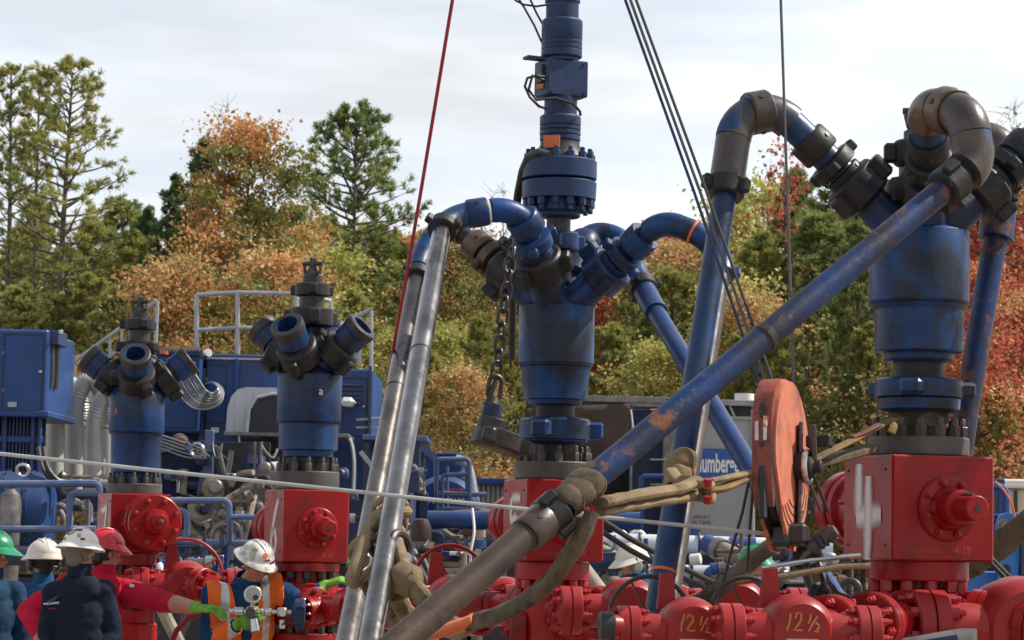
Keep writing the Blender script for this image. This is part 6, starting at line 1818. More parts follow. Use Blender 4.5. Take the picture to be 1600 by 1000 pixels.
# ------------------------------------------------------------------ red valves and flow lines
def gate_valve(px, py, Y, k, label, yaw=0.0, wheel=(-.12, .10, .17), mark=None, wheelm='dark', body='red_dust', grp='red gate valves on the flow lines', dome=True):
    c = P(px, py, Y)
    root = thing('gate_valve', label, 'valve', c, grp)
    Rm = rotz(yaw); X = Rm @ V((1, 0, 0)); F = Rm @ V((0, -1, 0)); U = V((0, 0, 1))
    m = M_[body]
    # barrel with its blind face to us
    MB().lathe([(-.22 * k, .10 * k), (-.18 * k, .15 * k), (-.06 * k, .165 * k), (.05 * k, .155 * k), (.085 * k, .130 * k), (.092 * k, .122 * k)], c, F, 44).build('valve_body', m, root)
    MB().lathe([(-.27 * k, .082 * k), (.27 * k, .082 * k)], c, X, 32).build('flow_barrel', m, root)
    for sg in (-1, 1):
        q = c + X * (sg * .30 * k)
        f = MB().lathe([(-.052 * k, .112 * k), (-.046 * k, .118 * k), (-.004 * k, .118 * k), (-.002 * k, .106 * k), (.002 * k, .106 * k), (.004 * k, .118 * k), (.046 * k, .118 * k), (.052 * k, .112 * k)], q, X, 40).build('end_flange', m, root)
        x, y, a = frame(X)
        for e in (-1, 1):
            rot = axis_rot(X * e)
            for j in range(8):
                an = .2 + j * math.pi / 4
                inst('bolt', hexbolt(.017 * k, .03 * k, M_['redbolt']), f, q + X * (e * .05 * k) + (x * math.cos(an) + y * math.sin(an)) * (.094 * k), rot)
    if wheel:
        wx, wz, wr = wheel
        q = c - F * (.40 * k) + X * (wx * k) + U * (wz * k)
        w = MB().torus(q, F, wr * k, .011 * k, 44, 10).build('handwheel', M_[wheelm], root)
        for j in range(4):
            an = .5 + j * math.pi / 2
            d = X * math.cos(an) + U * math.sin(an)
            MB().bar(q, q + d * (wr * k), .018 * k, .010 * k).build('spoke', M_[wheelm], w)
        MB().cyl(c - F * (.18 * k), q, .05 * k, .03 * k, n=18).build('bonnet', m, root)
        MB().prism([(-.035 * k, -.02 * k), (.055 * k, -.02 * k), (.04 * k, .15 * k), (-.02 * k, .15 * k)], c + X * (-.10 * k) + U * (.12 * k) + F * (-.16 * k), X, U, -F * (.05 * k)).build('yoke_plate', m, root)
    fc = c + F * (.0925 * k)
    if mark:
        r_ = random.Random(int(px)); jt = lambda p: (p[0] + r_.uniform(-.05, .05), p[1] + r_.uniform(-.05, .05))
        st = [[(0, 0), (.10, .5), (.18, 1.0)], [(.38, .72), (.50, .96), (.70, .92), (.72, .68), (.52, .30), (.36, .04), (.60, .02), (.86, .06)],
              [(1.20, .42), (1.26, .70), (1.30, .92)], [(1.16, .02), (1.42, .44), (1.62, .86)], [(1.50, .34), (1.62, .46), (1.76, .38), (1.66, .16), (1.48, -.06), (1.78, -.04)]]
        sz = .075 * k * r_.uniform(.92, 1.08)
        stroke_mesh(root, [[((jt(p)[0] - .85) * sz, (jt(p)[1] - .2) * sz) for p in t] for t in st], fc + U * (.022 * k), X, U, F, .0042, M_['yellowmark'], 'paint_marking')['kind'] = 'stuff'
        MB().box(fc + U * (-.045 * k) + F * .001, (.14 * k, .002, .036 * k), Rm, .0006).build('tape_strip', M_['tanpatch'], root)
    return root
v1 = gate_valve(1080, 988, 9.6, .80, 'red valve with yellow 12 1/2 on its round face, left of the two', .10, (-.135, .055, .195), True)
v2 = gate_valve(1247, 987, 9.4, .84, 'red valve with yellow 12 1/2 on its round face, nearest the heavy chain', .10, (-.15, .06, .165), True)
MB().lathe([(-.03, .040), (-.025, .052), (.025, .052), (.03, .040), (.03, .028), (-.03, .028)], P(948, 978, 9.5), (1, .1, 0), 24).build('rubber_cap', M_['black'], v1)
MB().cyl(P(950, 978, 9.5), P(985, 980, 9.55), .045, n=20).build('inlet_stub', M_['red_dust'], v1)
gate_valve(1150, 955, 13.0, 1.05, 'plain red valve behind the two marked 12 1/2, under the tan sling', .12, None, None)
gate_valve(985, 955, 13.2, 1.05, 'plain red valve just right of the middle red column', .12, None, None)
gate_valve(712, 948, 14.4, 1.1, 'red valve with handwheel left of the middle red column', .1, (.0, .12, .19), None, 'red')
gate_valve(790, 940, 15.4, .9, 'red valve half hidden behind the sagging tan sling', .1, None, None)
gate_valve(292, 916, 19.0, 1.15, 'red valve with bolted round cover right of the pink sleeve', .2, (.02, .06, .24), None, 'redbolt', 'red_dust')
gate_valve(1600, 985, 10.6, 1.35, 'big rounded red valve at the bottom right corner', .1, None, None)
def flow_line(label, a, b, r, name='flow_line'):
    root = thing(name, label, 'pipe', P(*a), 'red flow lines')
    A_, B_ = P(*a), P(*b)
    MB().cyl(A_, B_, r, n=24).build('pipe_run', M_['red'], root)
    d = (B_ - A_).normalized()
    for t in (.12, .5, .88):
        q = A_.lerp(B_, t)
        f = MB().lathe([(-.05, r * 1.5), (-.045, r * 1.6), (-.003, r * 1.6), (-.002, r * 1.4), (.002, r * 1.4), (.003, r * 1.6), (.045, r * 1.6), (.05, r * 1.5)], q, d, 36).build('flange', M_['red'], root)
        x, y, _ = frame(d)
        for e in (-1, 1):
            for j in range(8):
                an = .2 + j * math.pi / 4
                inst('bolt', hexbolt(r * .22, r * .4, M_['redbolt']), f, q + d * (e * .05) + (x * math.cos(an) + y * math.sin(an)) * (r * 1.28), axis_rot(d * e))
    return root
flow_line('red flow line from the block marked 6 towards the steel pipes', (470, 950, 17.0), (640, 950, 15.8), .085)
flow_line('red flow line between the steel pipes and the middle wellhead', (640, 955, 15.0), (850, 952, 14.1), .09)
flow_line('red flow line from the middle wellhead towards the valve behind', (880, 958, 14.0), (985, 956, 13.3), .09)
flow_line('red flow line joining the marked valves to the large red column', (1275, 985, 9.45), (1436, 968, 10.8), .080)
flow_line('red flow line from the large red column to the right edge', (1436, 962, 10.8), (1640, 985, 10.5), .085)
flow_line('red flow line from the far wellhead towards the bolted valve', (212, 915, 19.3), (330, 915, 18.8), .08)
# disc flanges on the sides of crosses, and the pale plate at the foot of well 4
def side_flange(W, py, dx, r, label):
    s = W['s']; c = W['up'](W['Z'](py)) + V((dx * s, 0, 0)); ax = V((1 if dx > 0 else -1, 0, 0))
    f = MB().lathe([(-.06, r * s * .96), (-.03, r * s), (.02, r * s), (.028, r * s * .94)], c, ax, 44).build('side_flange', M_['red'], W['root'])
    ring_bolts(f, c + ax * .026, ax, r * s * .8, r * s * .13, .03, 8, M_['redbolt'], .2)
for W, py, dx, r in ((W4, 985, -70, 46), (W4, 985, 72, 46), (W5, 985, -56, 48), (W5, 985, 58, 48), (W6, 948, 58, 30), (W7, 912, 40, 24)):
    side_flange(W, py, dx, r, '')
pl = thing('steel_plate', 'scratched pale plate leaning at the foot of the large red column', 'plate', P(1450, 990, 10.3))
MB().prism([(0, -.08), (.36, -.06), (.36, .055), (.30, .06), (0, .02)], P(1385, 1010, 10.3), (1, -.05, .06), (0, .25, 1), (0, .02, 0)).build('plate_sheet', M_['flange'] if False else worn('scuffed_grey_sheet', (.42, .41, .39), .5, col2=(.25, .24, .23), grime=.5, bump=.1), pl)
MB().prism([(.03, -.07), (.30, -.05), (.28, .035), (.03, .005)], P(1385, 1010, 10.292), (1, -.05, .06), (0, .25, 1), (0, .006, 0)).build('dark_panel', M_['mast'], pl)
line('red_hose', 'thin red hose curving under the outstretched green glove', 'hose', [(262, 1020, 17.6), (276, 985, 17.6), (296, 964, 17.6), (316, 958, 17.6)], .02, M_['redrope'], None, 'hose_run')
# ------------------------------------------------------------------ people
SKIN = worn('skin', (0.42, 0.20, 0.13), 0.5, col2=(.36, .15, .10), mix=.4, scale=14, bump=.05, spec=.35)
def cloth(n, c, c2=None): return worn(n, c, 0.85, col2=c2 or tuple(x * .7 for x in c), mix=.4, scale=5, grime=.25, bump=.4, bscale=180, spec=.15)
NAVY = cloth('navy_coverall', (0.012, 0.017, 0.035)); BLUEC = cloth('blue_coverall', (0.016, 0.075, 0.17)); BLUEV = cloth('royal_blue_coverall', (0.012, 0.06, 0.19))
PINK = cloth('crimson_shirt', (0.46, 0.010, 0.038), (.33, .008, .026)); GLOVE = worn('lime_green_glove', (0.17, 0.38, 0.055), .75, col2=(.09, .23, .03), scale=22, grime=.4, bump=.5, bscale=150, spec=.2)
VEST = worn('orange_vest', (0.72, 0.13, 0.02), .75, col2=(.6, .10, .015), scale=8, bump=.3, spec=.2); REFL = worn('silver_reflective_tape', (0.55, 0.56, 0.57), .4, metal=.3, bump=.1)
BOOT = worn('brown_boot', (0.05, 0.035, 0.025), .6); HAIRD = worn('dark_hair', (0.018, 0.013, 0.010), .6, bump=1, bscale=120); HAIRG = worn('grey_hair', (0.17, 0.14, 0.105), .7, bump=1, bscale=120)
TROUS = cloth('brown_stained_trousers', (0.09, 0.06, 0.04))

def capsule(mb, a, b, ra, rb, n=14, sx=1.0, side=None):
    """tapered limb section with rounded ends"""
    a, b = V(a), V(b); d = b - a; l = d.length
    if l < 1e-5: d = V((0, 0, 1)); l = 1e-4
    pr = []
    for k in range(5):
        t = math.pi / 2 * k / 4; pr.append((-math.cos(t) * ra, max(1e-4, math.sin(t) * ra)))
    for k in range(5):
        t = math.pi / 2 * k / 4; pr.append((l + math.sin(t) * rb, max(1e-4, math.cos(t) * rb)))
    mb.lathe(pr, a, d, n, True)
def ball(mb, c, r, n=16, M=None):
    c = V(c); M = M or Matrix.Identity(3)
    rx, ry, rz = r if isinstance(r, tuple) else (r, r, r)
    vv = []; ff = []
    m = n // 2
    for i in range(m + 1):
        t = math.pi * i / m
        for k in range(n):
            p = 2 * math.pi * k / n
            q = V((rx * math.sin(max(t, 1e-3)) * math.cos(p), ry * math.sin(max(t, 1e-3)) * math.sin(p), rz * math.cos(t)))
            vv.append(c + M @ q)
    for i in range(m):
        for k in range(n):
            k2 = (k + 1) % n
            ff.append((i * n + k, (i + 1) * n + k, (i + 1) * n + k2, i * n + k2))
    ff.append(tuple(range(n))); ff.append(tuple(m * n + k for k in range(n - 1, -1, -1)))
    mb.add(vv, ff)

def hand(mb, wrist, d, palm_n, curl, L_, sd, glove):
    """palm, four unequal bent fingers and a thumb; d points along the hand, palm_n out of the palm"""
    d = V(d).normalized(); n = V(palm_n); n = (n - d * n.dot(d)).normalized(); s_ = d.cross(n) * sd
    k = L_ / .19 * (1.28 if glove else 1)
    w = V(wrist)
    for j in (-.028, -.010, .010, .028):
        capsule(mb, w + d * .015 * k + s_ * j * .6 * k, w + d * .085 * k + s_ * j * k, .017 * k, .015 * k, 10)
    fl = (.068, .080, .076, .060)
    for i, j in enumerate((.034, .012, -.011, -.033)):
        p = w + d * .088 * k + s_ * j * k; dd = d.copy()
        for q in range(3):
            dd = (Matrix.Rotation(0, 3, 'X') @ dd)
            a = curl * (.55 + .3 * q)
            dd = (dd * math.cos(a) + n * math.sin(a)).normalized()
            e = p + dd * (fl[i] * k * (.44, .32, .26)[q])
            capsule(mb, p, e, (.0105, .0095, .0085)[q] * k, (.0095, .0085, .0075)[q] * k, 8)
            p = e; nn = (n * math.cos(a) - d * math.sin(a))
    p = w + d * .028 * k + s_ * .030 * k
    t1 = p + (d * .62 + s_ * .62 + n * .45).normalized() * .045 * k
    t2 = t1 + (d * .85 + s_ * .10 + n * .55).normalized() * .034 * k
    capsule(mb, p, t1, .015 * k, .0115 * k, 9); capsule(mb, t1, t2, .0115 * k, .009 * k, 9)

def person(label, loc, face, J, cloth_m, hat, skin=SKIN, glove=(False, False), trousers=None, sleeve=None, group=None, hair=HAIRD, lean=0, head=(0, 0), curl=(.5, .5), hands=None, build=1.0, collar=True, voxel=.011, arm=1.0):
    """J: joints in the person's own space (x right of the picture, y away, z up), metres. face: heading of the body; head: (yaw, pitch down)"""
    A = V(loc); root = thing('person', label, 'person', A, group)
    g = {k: A + V(v) for k, v in J.items()}
    mb = MB(); B = build
    yaw = face
    Rb = rotz(yaw)     # local -y is the way the chest faces
    pel, chs, nk = g['pelvis'], g['chest'], g['neck']
    up = (nk - pel).normalized()
    xa = Rb @ V((1, 0, 0)); xa = (xa - up * xa.dot(up)).normalized(); ya = up.cross(xa)
    Mt = Matrix((xa, ya, up)).transposed()
    ball(mb, pel + up * .02, (.175 * B, .125 * B, .15), 18, Mt)
    ball(mb, pel.lerp(chs, .33), (.172 * B, .124 * B, .20), 18, Mt); ball(mb, pel.lerp(chs, .66), (.178 * B, .127 * B, .20), 18, Mt)
    ball(mb, chs, (.185 * B, .130 * B, .20), 18, Mt)
    ball(mb, chs.lerp(nk, .55), (.165 * B, .105 * B, .13), 18, Mt)
    # neck and head
    hy, hp = head
    hd = g['head']
    capsule(mb, nk - up * .03, hd - V((0, 0, .05)), .060, .056, 14)
    Rh = rotz(hy) @ Matrix.Rotation(hp, 3, 'X')
    F = Rh @ V((0, -1, 0)); Uh = Rh @ V((0, 0, 1)); X = Rh @ V((1, 0, 0))
    ball(mb, hd + Uh * .035 - F * .012, (.076, .096, .092), 20, Rh)
    ball(mb, hd - Uh * .030 + F * .022, (.060, .068, .078), 18, Rh)
    ball(mb, hd - Uh * .078 + F * .052, (.030, .026, .024), 12, Rh)
    capsule(mb, hd + Uh * .012 + F * .088, hd - Uh * .026 + F * .106, .010, .014, 8)      # nose
    ball(mb, hd - Uh * .052 + F * .086, (.024, .010, .008), 10, Rh)                       # lips
    for sg in (-1, 1):
        ball(mb, hd - Uh * .005 + X * (sg * .078) - F * .004, (.009, .019, .031), 10, Rh)  # ears
        ball(mb, hd + Uh * .022 + X * (sg * .032) + F * .080, (.020, .010, .008), 8, Rh)   # brows
    segs = []
    for sd, nm in ((-1, 'l'), (1, 'r')):
        sh, el, wr = g['sh_' + nm], g['el_' + nm], g['wr_' + nm]
        capsule(mb, chs.lerp(nk, .55) + xa * (.07 * sd), sh, .095, .074 * B * arm, 14)
        capsule(mb, sh, el, .070 * B * arm, .056 * B * arm, 14); capsule(mb, el, wr, .055 * B * arm, .036, 14)
        hh = (hands or {}).get(nm, ((wr - el), V((0, 0, -1))))
        gl = glove[0 if nm == 'l' else 1]
        hand(mb, wr, hh[0], hh[1], curl[0 if nm == 'l' else 1], .185, sd * (hh[2] if len(hh) > 2 else 1), gl)
        segs.append((sh, el, wr, V(hh[0]).normalized(), gl))
        hip = pel + xa * (.095 * sd) - up * .04
        kn = A + V(J.get('kn_' + nm, (0, 0, 0))) if 'kn_' + nm in J else V((hip.x + .01 * sd, hip.y - .02, .50))
        an = A + V(J['an_' + nm]) if 'an_' + nm in J else V((kn.x, kn.y + .03, .09))
        capsule(mb, hip, kn, .092 * B, .062, 16); capsule(mb, kn, an, .060, .048, 14)
        fd = Rb @ V((0, -1, 0))
        capsule(mb, V((an.x, an.y, .055)) - fd * .04, V((an.x, an.y, .042)) + fd * .14, .052, .040, 12)
    # one continuous skin over all of it
    me = mb.mesh('body', A, 0)
    tmp = bpy.data.objects.new('body_build', me); COL.objects.link(tmp)
    rm = tmp.modifiers.new('r', 'REMESH'); rm.mode = 'VOXEL'; rm.voxel_size = voxel
    sm = tmp.modifiers.new('s', 'SMOOTH'); sm.factor = .5; sm.iterations = 9
    dg = bpy.context.evaluated_depsgraph_get(); dg.update()
    ev = tmp.evaluated_get(dg)
    nm_ = bpy.data.meshes.new_from_object(ev)
    bpy.data.objects.remove(tmp)
    mats = [skin, cloth_m, GLOVE, BOOT, trousers or cloth_m]
    for m in mats: nm_.materials.append(m)
    # cloth folds
    co = [v.co + A for v in nm_.vertices]
    hd0 = nk + up * .02
    def zone(p):
        if p.z < .13: return 3
        for (sh, el, wr, hdv, gl) in segs:
            d = wr - el; t = (p - el).dot(d) / d.length_squared
            q = el + d * max(0, min(1, t))
            near = (p - q).length
            if t > .30 and (p - wr).length < .26 and near < .2 and ((p - wr).dot(hdv) > -.025 or t > .99):
                if (p - wr).length < .24: return 2 if gl else 0
            lim = (sleeve or {}).get('l' if sh is segs[0][0] else 'r', .97)
            if t > lim and near < .09 and (p - wr).length < .3: return 2 if gl and t > .86 else 0
        if (p - hd0).dot(up) > .035 and (p - hd).length < .24: return 0
        if p.z < pel.z - .02: return 4
        return 1
    zs = [zone(p) for p in co]
    nrm = [v.normal.copy() for v in nm_.vertices]
    for i, v in enumerate(nm_.vertices):
        if zs[i] in (1, 4):
            p = co[i]
            f = mnoise.noise(p * 5) * .008 + (.5 - abs(mnoise.noise(V((p.x * 9 + p.z * 6, p.y * 9, p.z * 11 - p.x * 7))))) * .011 + mnoise.noise(p * 26) * .003 + .003
            for (sh, el, wr, hdv, gl) in segs:
                for a_, b_ in ((sh, el), (el, wr)):
                    d_ = b_ - a_; t_ = (p - a_).dot(d_) / d_.length_squared
                    if -.1 < t_ < 1.05 and (p - a_ - d_ * t_).length < .13:
                        s_ = t_ * d_.length
                        f += .012 * max(0, mnoise.noise(V((s_ * 24 + p.z * 9, p.z * 5, p.y * 5)))) - .002
                        break
            v.co += nrm[i] * f
    for pl in nm_.polygons:
        c = [zs[i] for i in pl.vertices]
        pl.material_index = max(set(c), key=c.count); pl.use_smooth = True
    nm_.name = 'body'
    bo = bpy.data.objects.new('body', nm_); COL.objects.link(bo); bo.parent = root
    ROOTLOC[bo.name] = A
    # eyes
    for sg in (-1, 1):
        e = MB(); ball(e, hd + Uh * .010 + X * (sg * .032) + F * .079, .011, 10); e.build('eye', M_['white'], root)
        e = MB(); ball(e, hd + Uh * .010 + X * (sg * .032) + F * .087, .005, 8); e.build('pupil', M_['black'], root)
    # hair: cap under the hat
    if hair:
        h = MB(); ball(h, hd + Uh * .040 - F * .026, (.083, .092, .088), 20, Rh); ball(h, hd - Uh * .03 - F * .062, (.064, .042, .06), 14, Rh)
        for sg in (-1, 1): ball(h, hd - Uh * .0 - F * .02 + X * sg * .064, (.018, .045, .045), 10, Rh)
        h.build('hair', hair, root)
    # collar
    if collar:
        c = MB(); c.lathe([(-.02, .082), (.02, .078), (.055, .074), (.06, .070), (.02, .064)], nk - up * .012, (hd - nk) + up * .06, 24, False)
        c.build('collar', cloth_m, root)
    info = dict(root=root, A=A, hd=hd, F=F, U=Uh, X=X, Rh=Rh, chs=chs, nk=nk, pel=pel, xa=xa, ya=ya, up=up, me=nm_, zs=zs)
    hardhat(info, **hat)
    return info

def hardhat(I, m, brim='full', tilt=.0, k=1.0, stickers=()):
    Rh = I['Rh'] @ Matrix.Rotation(tilt, 3, 'X')
    X, F, U = Rh @ V((1, 0, 0)), Rh @ V((0, -1, 0)), Rh @ V((0, 0, 1))
    c = I['hd'] + I['U'] * .062 - I['F'] * .008
    rx, ry, rz = .118 * k, .138 * k, .118 * k
    b = MB(); vv = []; ff = []; n = 48
    prof = [(0.0, 1.0), (.14, 1.0), (.30, .97), (.48, .89), (.64, .77), (.78, .61), (.89, .42), (.96, .22), (1.0, .02)]
    for (t, r) in prof:
        for j in range(n):
            a = 2 * math.pi * j / n
            ridge = 1 + (.045 if abs(math.sin(a)) > .0 and abs(math.cos(a)) < .16 and t > .3 else 0) * min(1, t * 1.2)
            vv.append(c + X * (rx * r * math.cos(a)) - F * (ry * r * math.sin(a)) + U * (rz * t * ridge))
    for i in range(len(prof) - 1):
        for j in range(n):
            ff.append((i * n + j, i * n + (j + 1) % n, (i + 1) * n + (j + 1) % n, (i + 1) * n + j))
    ff.append(tuple((len(prof) - 1) * n + j for j in range(n)))
    b.add(vv, ff)
    # three moulded ribs over the crown
    for off in (-.34, 0, .34):
        pts = [c + X * (rx * off * .9 * math.sin(t) + 0) - F * (ry * math.cos(t) * (1 - .12 * abs(off))) * .99 + U * (rz * math.sin(t) * (1.01 - .10 * off * off * 2)) for t in [math.pi * (.12 + .76 * q / 12) for q in range(13)]]
        b.tube(pts, .0035 if off else .0055, 6)
    # brim
    vv = []; ff = []
    for (rr_, dz, th) in ((1.0, .012, 0), (1.06, .004, 0), (1.30, -.020, 1), (1.34, -.026, 1), (1.33, -.031, 1), (1.0, -.008, 0)):
        for j in range(n):
            a = 2 * math.pi * j / n
            fr = -math.sin(a)   # +1 at the front
            if brim == 'full': e = 1.0
            else: e = max(.16, min(1.0, (fr + .1) * 1.2))
            w = 1 + (rr_ - 1) * e * (1.15 if brim == 'full' else 1.5)
            vv.append(c + X * (rx * w * math.cos(a)) - F * (ry * w * math.sin(a)) + U * (dz - (.012 * (e if th else 0) * (1 if brim != 'full' else .2))))
    for i in range(5):
        for j in range(n):
            ff.append((i * n + j, i * n + (j + 1) % n, (i + 1) * n + (j + 1) % n, (i + 1) * n + j))
    b.add(vv, ff)
    o = b.build('hard_hat', m, I['root'], 40)
    mt = {'k': M_['dark'], 'b': M_['mast'], 'o': M_['tanpatch'], 'g': GLOVE, 'r': VEST, 'n': M_['flange']}
    for (az, t, sz, sz2, cm, shp) in stickers:
        # a thin sticker lying on the crown; az from the front, t up the dome
        r = math.sqrt(max(0, 1 - t * t)); a = R(az)
        d = X * (rx * r * math.sin(a)) + F * (ry * r * math.cos(a)) + U * (rz * t)
        nn = (X * (r * math.sin(a) / rx) + F * (r * math.cos(a) / ry) + U * (t / rz)).normalized()
        u = U.cross(nn).normalized() if abs(U.dot(nn)) < .97 else X; v = nn.cross(u)
        s_ = MB(); q = c + d * 1.015 + nn * .001
        if shp == 'ring':
            s_.torus(q, nn, sz, .004, 22, 5); s_.lathe([(0, .004), (.003, .004)], q, nn, 10)
        elif shp == 'round': s_.lathe([(0, sz), (.002, sz * .95)], q, nn, 16)
        else: s_.box(q, (sz, sz2, .003), Matrix((u, v, nn)).transposed() @ rotz(.2), .001)
        s_.build('sticker', mt[cm], o)
    return o

HATW = worn('stickered_white_hard_hat', (0.74, 0.72, 0.68), .32, col2=(.64, .61, .56), mix=.4, scale=10, grime=.15, grime_col=(.2, .17, .14), bump=.05)
HATD = worn('scuffed_white_hard_hat', (0.70, 0.67, 0.62), .38, col2=(.52, .48, .43), mix=.5, scale=16, grime=.6, grime_col=(.12, .10, .085), chips=.35, chip_col=(.3, .26, .22), bump=.1, chip_scale=18)
HATC = worn('cream_hard_hat', (0.66, 0.61, 0.52), .36, col2=(.55, .5, .42), mix=.4, scale=8, grime=.12, bump=.05)
HATR = worn('red_hard_hat', (0.52, 0.02, 0.03), .25, col2=(.4, .015, .02), bump=.03); HATG = worn('green_hard_hat', (0.015, 0.22, 0.10), .28, col2=(.012, .16, .07), bump=.03)

def earmuffs(I, m, over=True):
    for sg in (-1, 1):
        q = I['hd'] + I['X'] * (sg * .086) - I['U'] * .004
        MB().lathe([(0, .040), (.012, .045), (.03, .042), (.040, .028)], q, I['X'] * sg, 24, sy=1.25).build('ear_muff', m, I['root'])
        MB().tube([q + I['X'] * sg * .03, q + I['X'] * sg * .035 + I['U'] * .04, q + I['X'] * sg * .03 + I['U'] * .07], .007, 8).build('muff_arm', M_['dark'], I['root'])

def px_joint(A, px, py, Y): return tuple(P(px, py, Y) - A)

# 1 navy coverall, back to us, stickered white hat
Y = 16.7; A = V((P(126, 920, Y).x, Y, 0)); j = lambda x, y, d=0: px_joint(A, x, y, Y + d)
I = person('man in navy coverall seen from behind, white hard hat covered in stickers', A, R(160), dict(pelvis=j(128, 1072), chest=j(122, 965), neck=j(124, 893), head=j(126, 866), sh_l=j(84, 926), el_l=j(72, 990), wr_l=j(90, 1040, -.1),
     sh_r=j(162, 924), el_r=j(178, 990), wr_r=j(150, 1035, -.18)), NAVY, dict(m=HATW, brim='full', k=.93, stickers=((175, .62, .022, 0, 'k', 'ring'), (215, .45, .020, .03, 'o', 'box'), (205, .80, .045, .022, 'k', 'box'), (140, .30, .05, .012, 'k', 'box'), (150, .52, .04, .008, 'n', 'box'), (120, .45, .025, .02, 'r', 'round'), (228, .25, .03, .014, 'n', 'box'), (160, .2, .03, .01, 'n', 'box'))),
     hair=HAIRG, head=(R(150), R(6)), build=1.0)
bk = I['chs'] + V((-.10, -.155, .05))
text_obj(I['root'], 'WELL SUPPLY', P(80, 943, Y - .185), V((1, -.05, .1)), (0, 0, 1), .017, M_['white'], 'back_lettering', .001, .0006)
text_obj(I['root'], 'SERVICES', P(81, 951, Y - .185), V((1, -.05, .1)), (0, 0, 1), .012, M_['redbolt'], 'back_lettering', .001)
MB().prism([(0, 0), (.085, .04), (.055, .0), (.0, -.01)], P(72, 940, Y - .187), (1, -.05, .1), (0, 0, 1), (0, .003, 0)).build('back_emblem', M_['blue_clean'], I['root'])
# 2 red hat, crimson shirt, arm stretched to the right
Y = 17.3; A = V((P(160, 930, Y).x, Y, 0)); j = lambda x, y, d=0: px_joint(A, x, y, Y + d)
I = person('man in crimson shirt and red hard hat stretching a gloved arm to the right', A, R(130), dict(pelvis=j(140, 1068), chest=j(152, 955), neck=j(163, 893), head=j(165, 866), sh_l=j(108, 918, -.06), el_l=j(44, 955, -.1), wr_l=j(62, 1000, -.35),
     sh_r=j(198, 926, .0), el_r=j(254, 940, -.28), wr_r=j(311, 950, -.58)), PINK, dict(m=HATR, brim='cap', k=.95, stickers=((90, .3, .025, .012, 'n', 'box'),)),
     glove=(False, True), sleeve={'r': .36, 'l': .97}, head=(R(125), R(8)), curl=(.4, .62), hands={'r': (V((1, -.35, -.05)), V((.1, .3, -1)), 1)}, build=1.1, arm=1.15, voxel=.0065)
MB().box(P(206, 915, 17.3 - .16), (.032, .006, .02), Matrix.Rotation(.2, 3, 'Y'), .001).build('sleeve_patch', M_['white'], I['root'])
# 3 cream hat with ear muffs, blue shirt, behind
Y = 19.6; A = V((P(68, 930, Y).x, Y, 0)); j = lambda x, y, d=0: px_joint(A, x, y, Y + d)
I = person('man in blue shirt and plain cream hard hat with black ear muffs', A, R(150), dict(pelvis=j(66, 1062), chest=j(64, 965), neck=j(68, 904), head=j(68, 880), sh_l=j(30, 928), el_l=j(22, 990), wr_l=j(36, 1040),
     sh_r=j(100, 928), el_r=j(110, 990), wr_r=j(96, 1040)), BLUEC, dict(m=HATC, brim='cap', k=1.08, tilt=-.05), head=(R(205), R(4)), build=1.05)
earmuffs(I, M_['black'])
MB().tube([I['hd'] - I['F'] * .10 + I['X'] * x - I['U'] * .03 + I['F'] * (.02 * abs(x) / .08) for x in (-.08, -.04, 0, .04, .08)], .016, 8, True, .6).build('neck_band', M_['black'], I['root'])
# 4 green hat cut by the left edge
Y = 17.7; A = V((P(-14, 930, Y).x, Y, 0)); j = lambda x, y, d=0: px_joint(A, x, y, Y + d)
I = person('man in dark blue coverall and green hard hat cut by the left edge', A, R(100), dict(pelvis=j(-8, 1072), chest=j(-8, 968), neck=j(-12, 898), head=j(-12, 870), sh_l=j(-44, 926, -.05), el_l=j(-60, 990), wr_l=j(-50, 1050),
     sh_r=j(24, 926, .05), el_r=j(36, 990), wr_r=j(30, 1050)), cloth('dark_blue_coverall', (.012, .04, .085)), dict(m=HATG, brim='cap', k=1.08), head=(R(95), R(4)), build=1.08)
# 5 the man in the vest working on the gauge
Y = 17.0; A = V((P(395, 950, Y).x, Y, 0)); j = lambda x, y, d=0: px_joint(A, x, y, Y + d)
I = person('man in orange reflective vest bent over a pressure gauge, scuffed white hard hat', A, R(18), dict(pelvis=j(372, 1075, .1), chest=j(380, 978), neck=j(382, 910, -.06), head=j(399, 883, -.18), sh_l=j(332, 930), el_l=j(328, 998, -.12), wr_l=j(372, 976, -.36),
     sh_r=j(430, 920, -.04), el_r=j(476, 944, -.18), wr_r=j(508, 914, -.08)), cloth('worker_blue_coverall', (.014, .045, .12)), dict(m=HATD, brim='full', k=.87, tilt=.08, stickers=((-20, .55, .018, .0, 'r', 'round'), (18, .12, .05, .025, 'k', 'box'), (-70, .6, .04, .022, 'g', 'box'), (-10, .3, .04, .012, 'n', 'box'))),
     glove=(True, True), head=(R(48), R(24)), curl=(.8, 1.0), hands={'l': (V((.45, -.25, .25)), V((.3, .9, .2)), 1), 'r': (V((.85, -.1, .30)), V((.35, .3, -1)), 1)}, trousers=TROUS, build=1.05, voxel=.0065, hair=None,
     skin=worn('ruddy_skin', (.36, .13, .08), .5, col2=(.28, .09, .06), bump=.05))
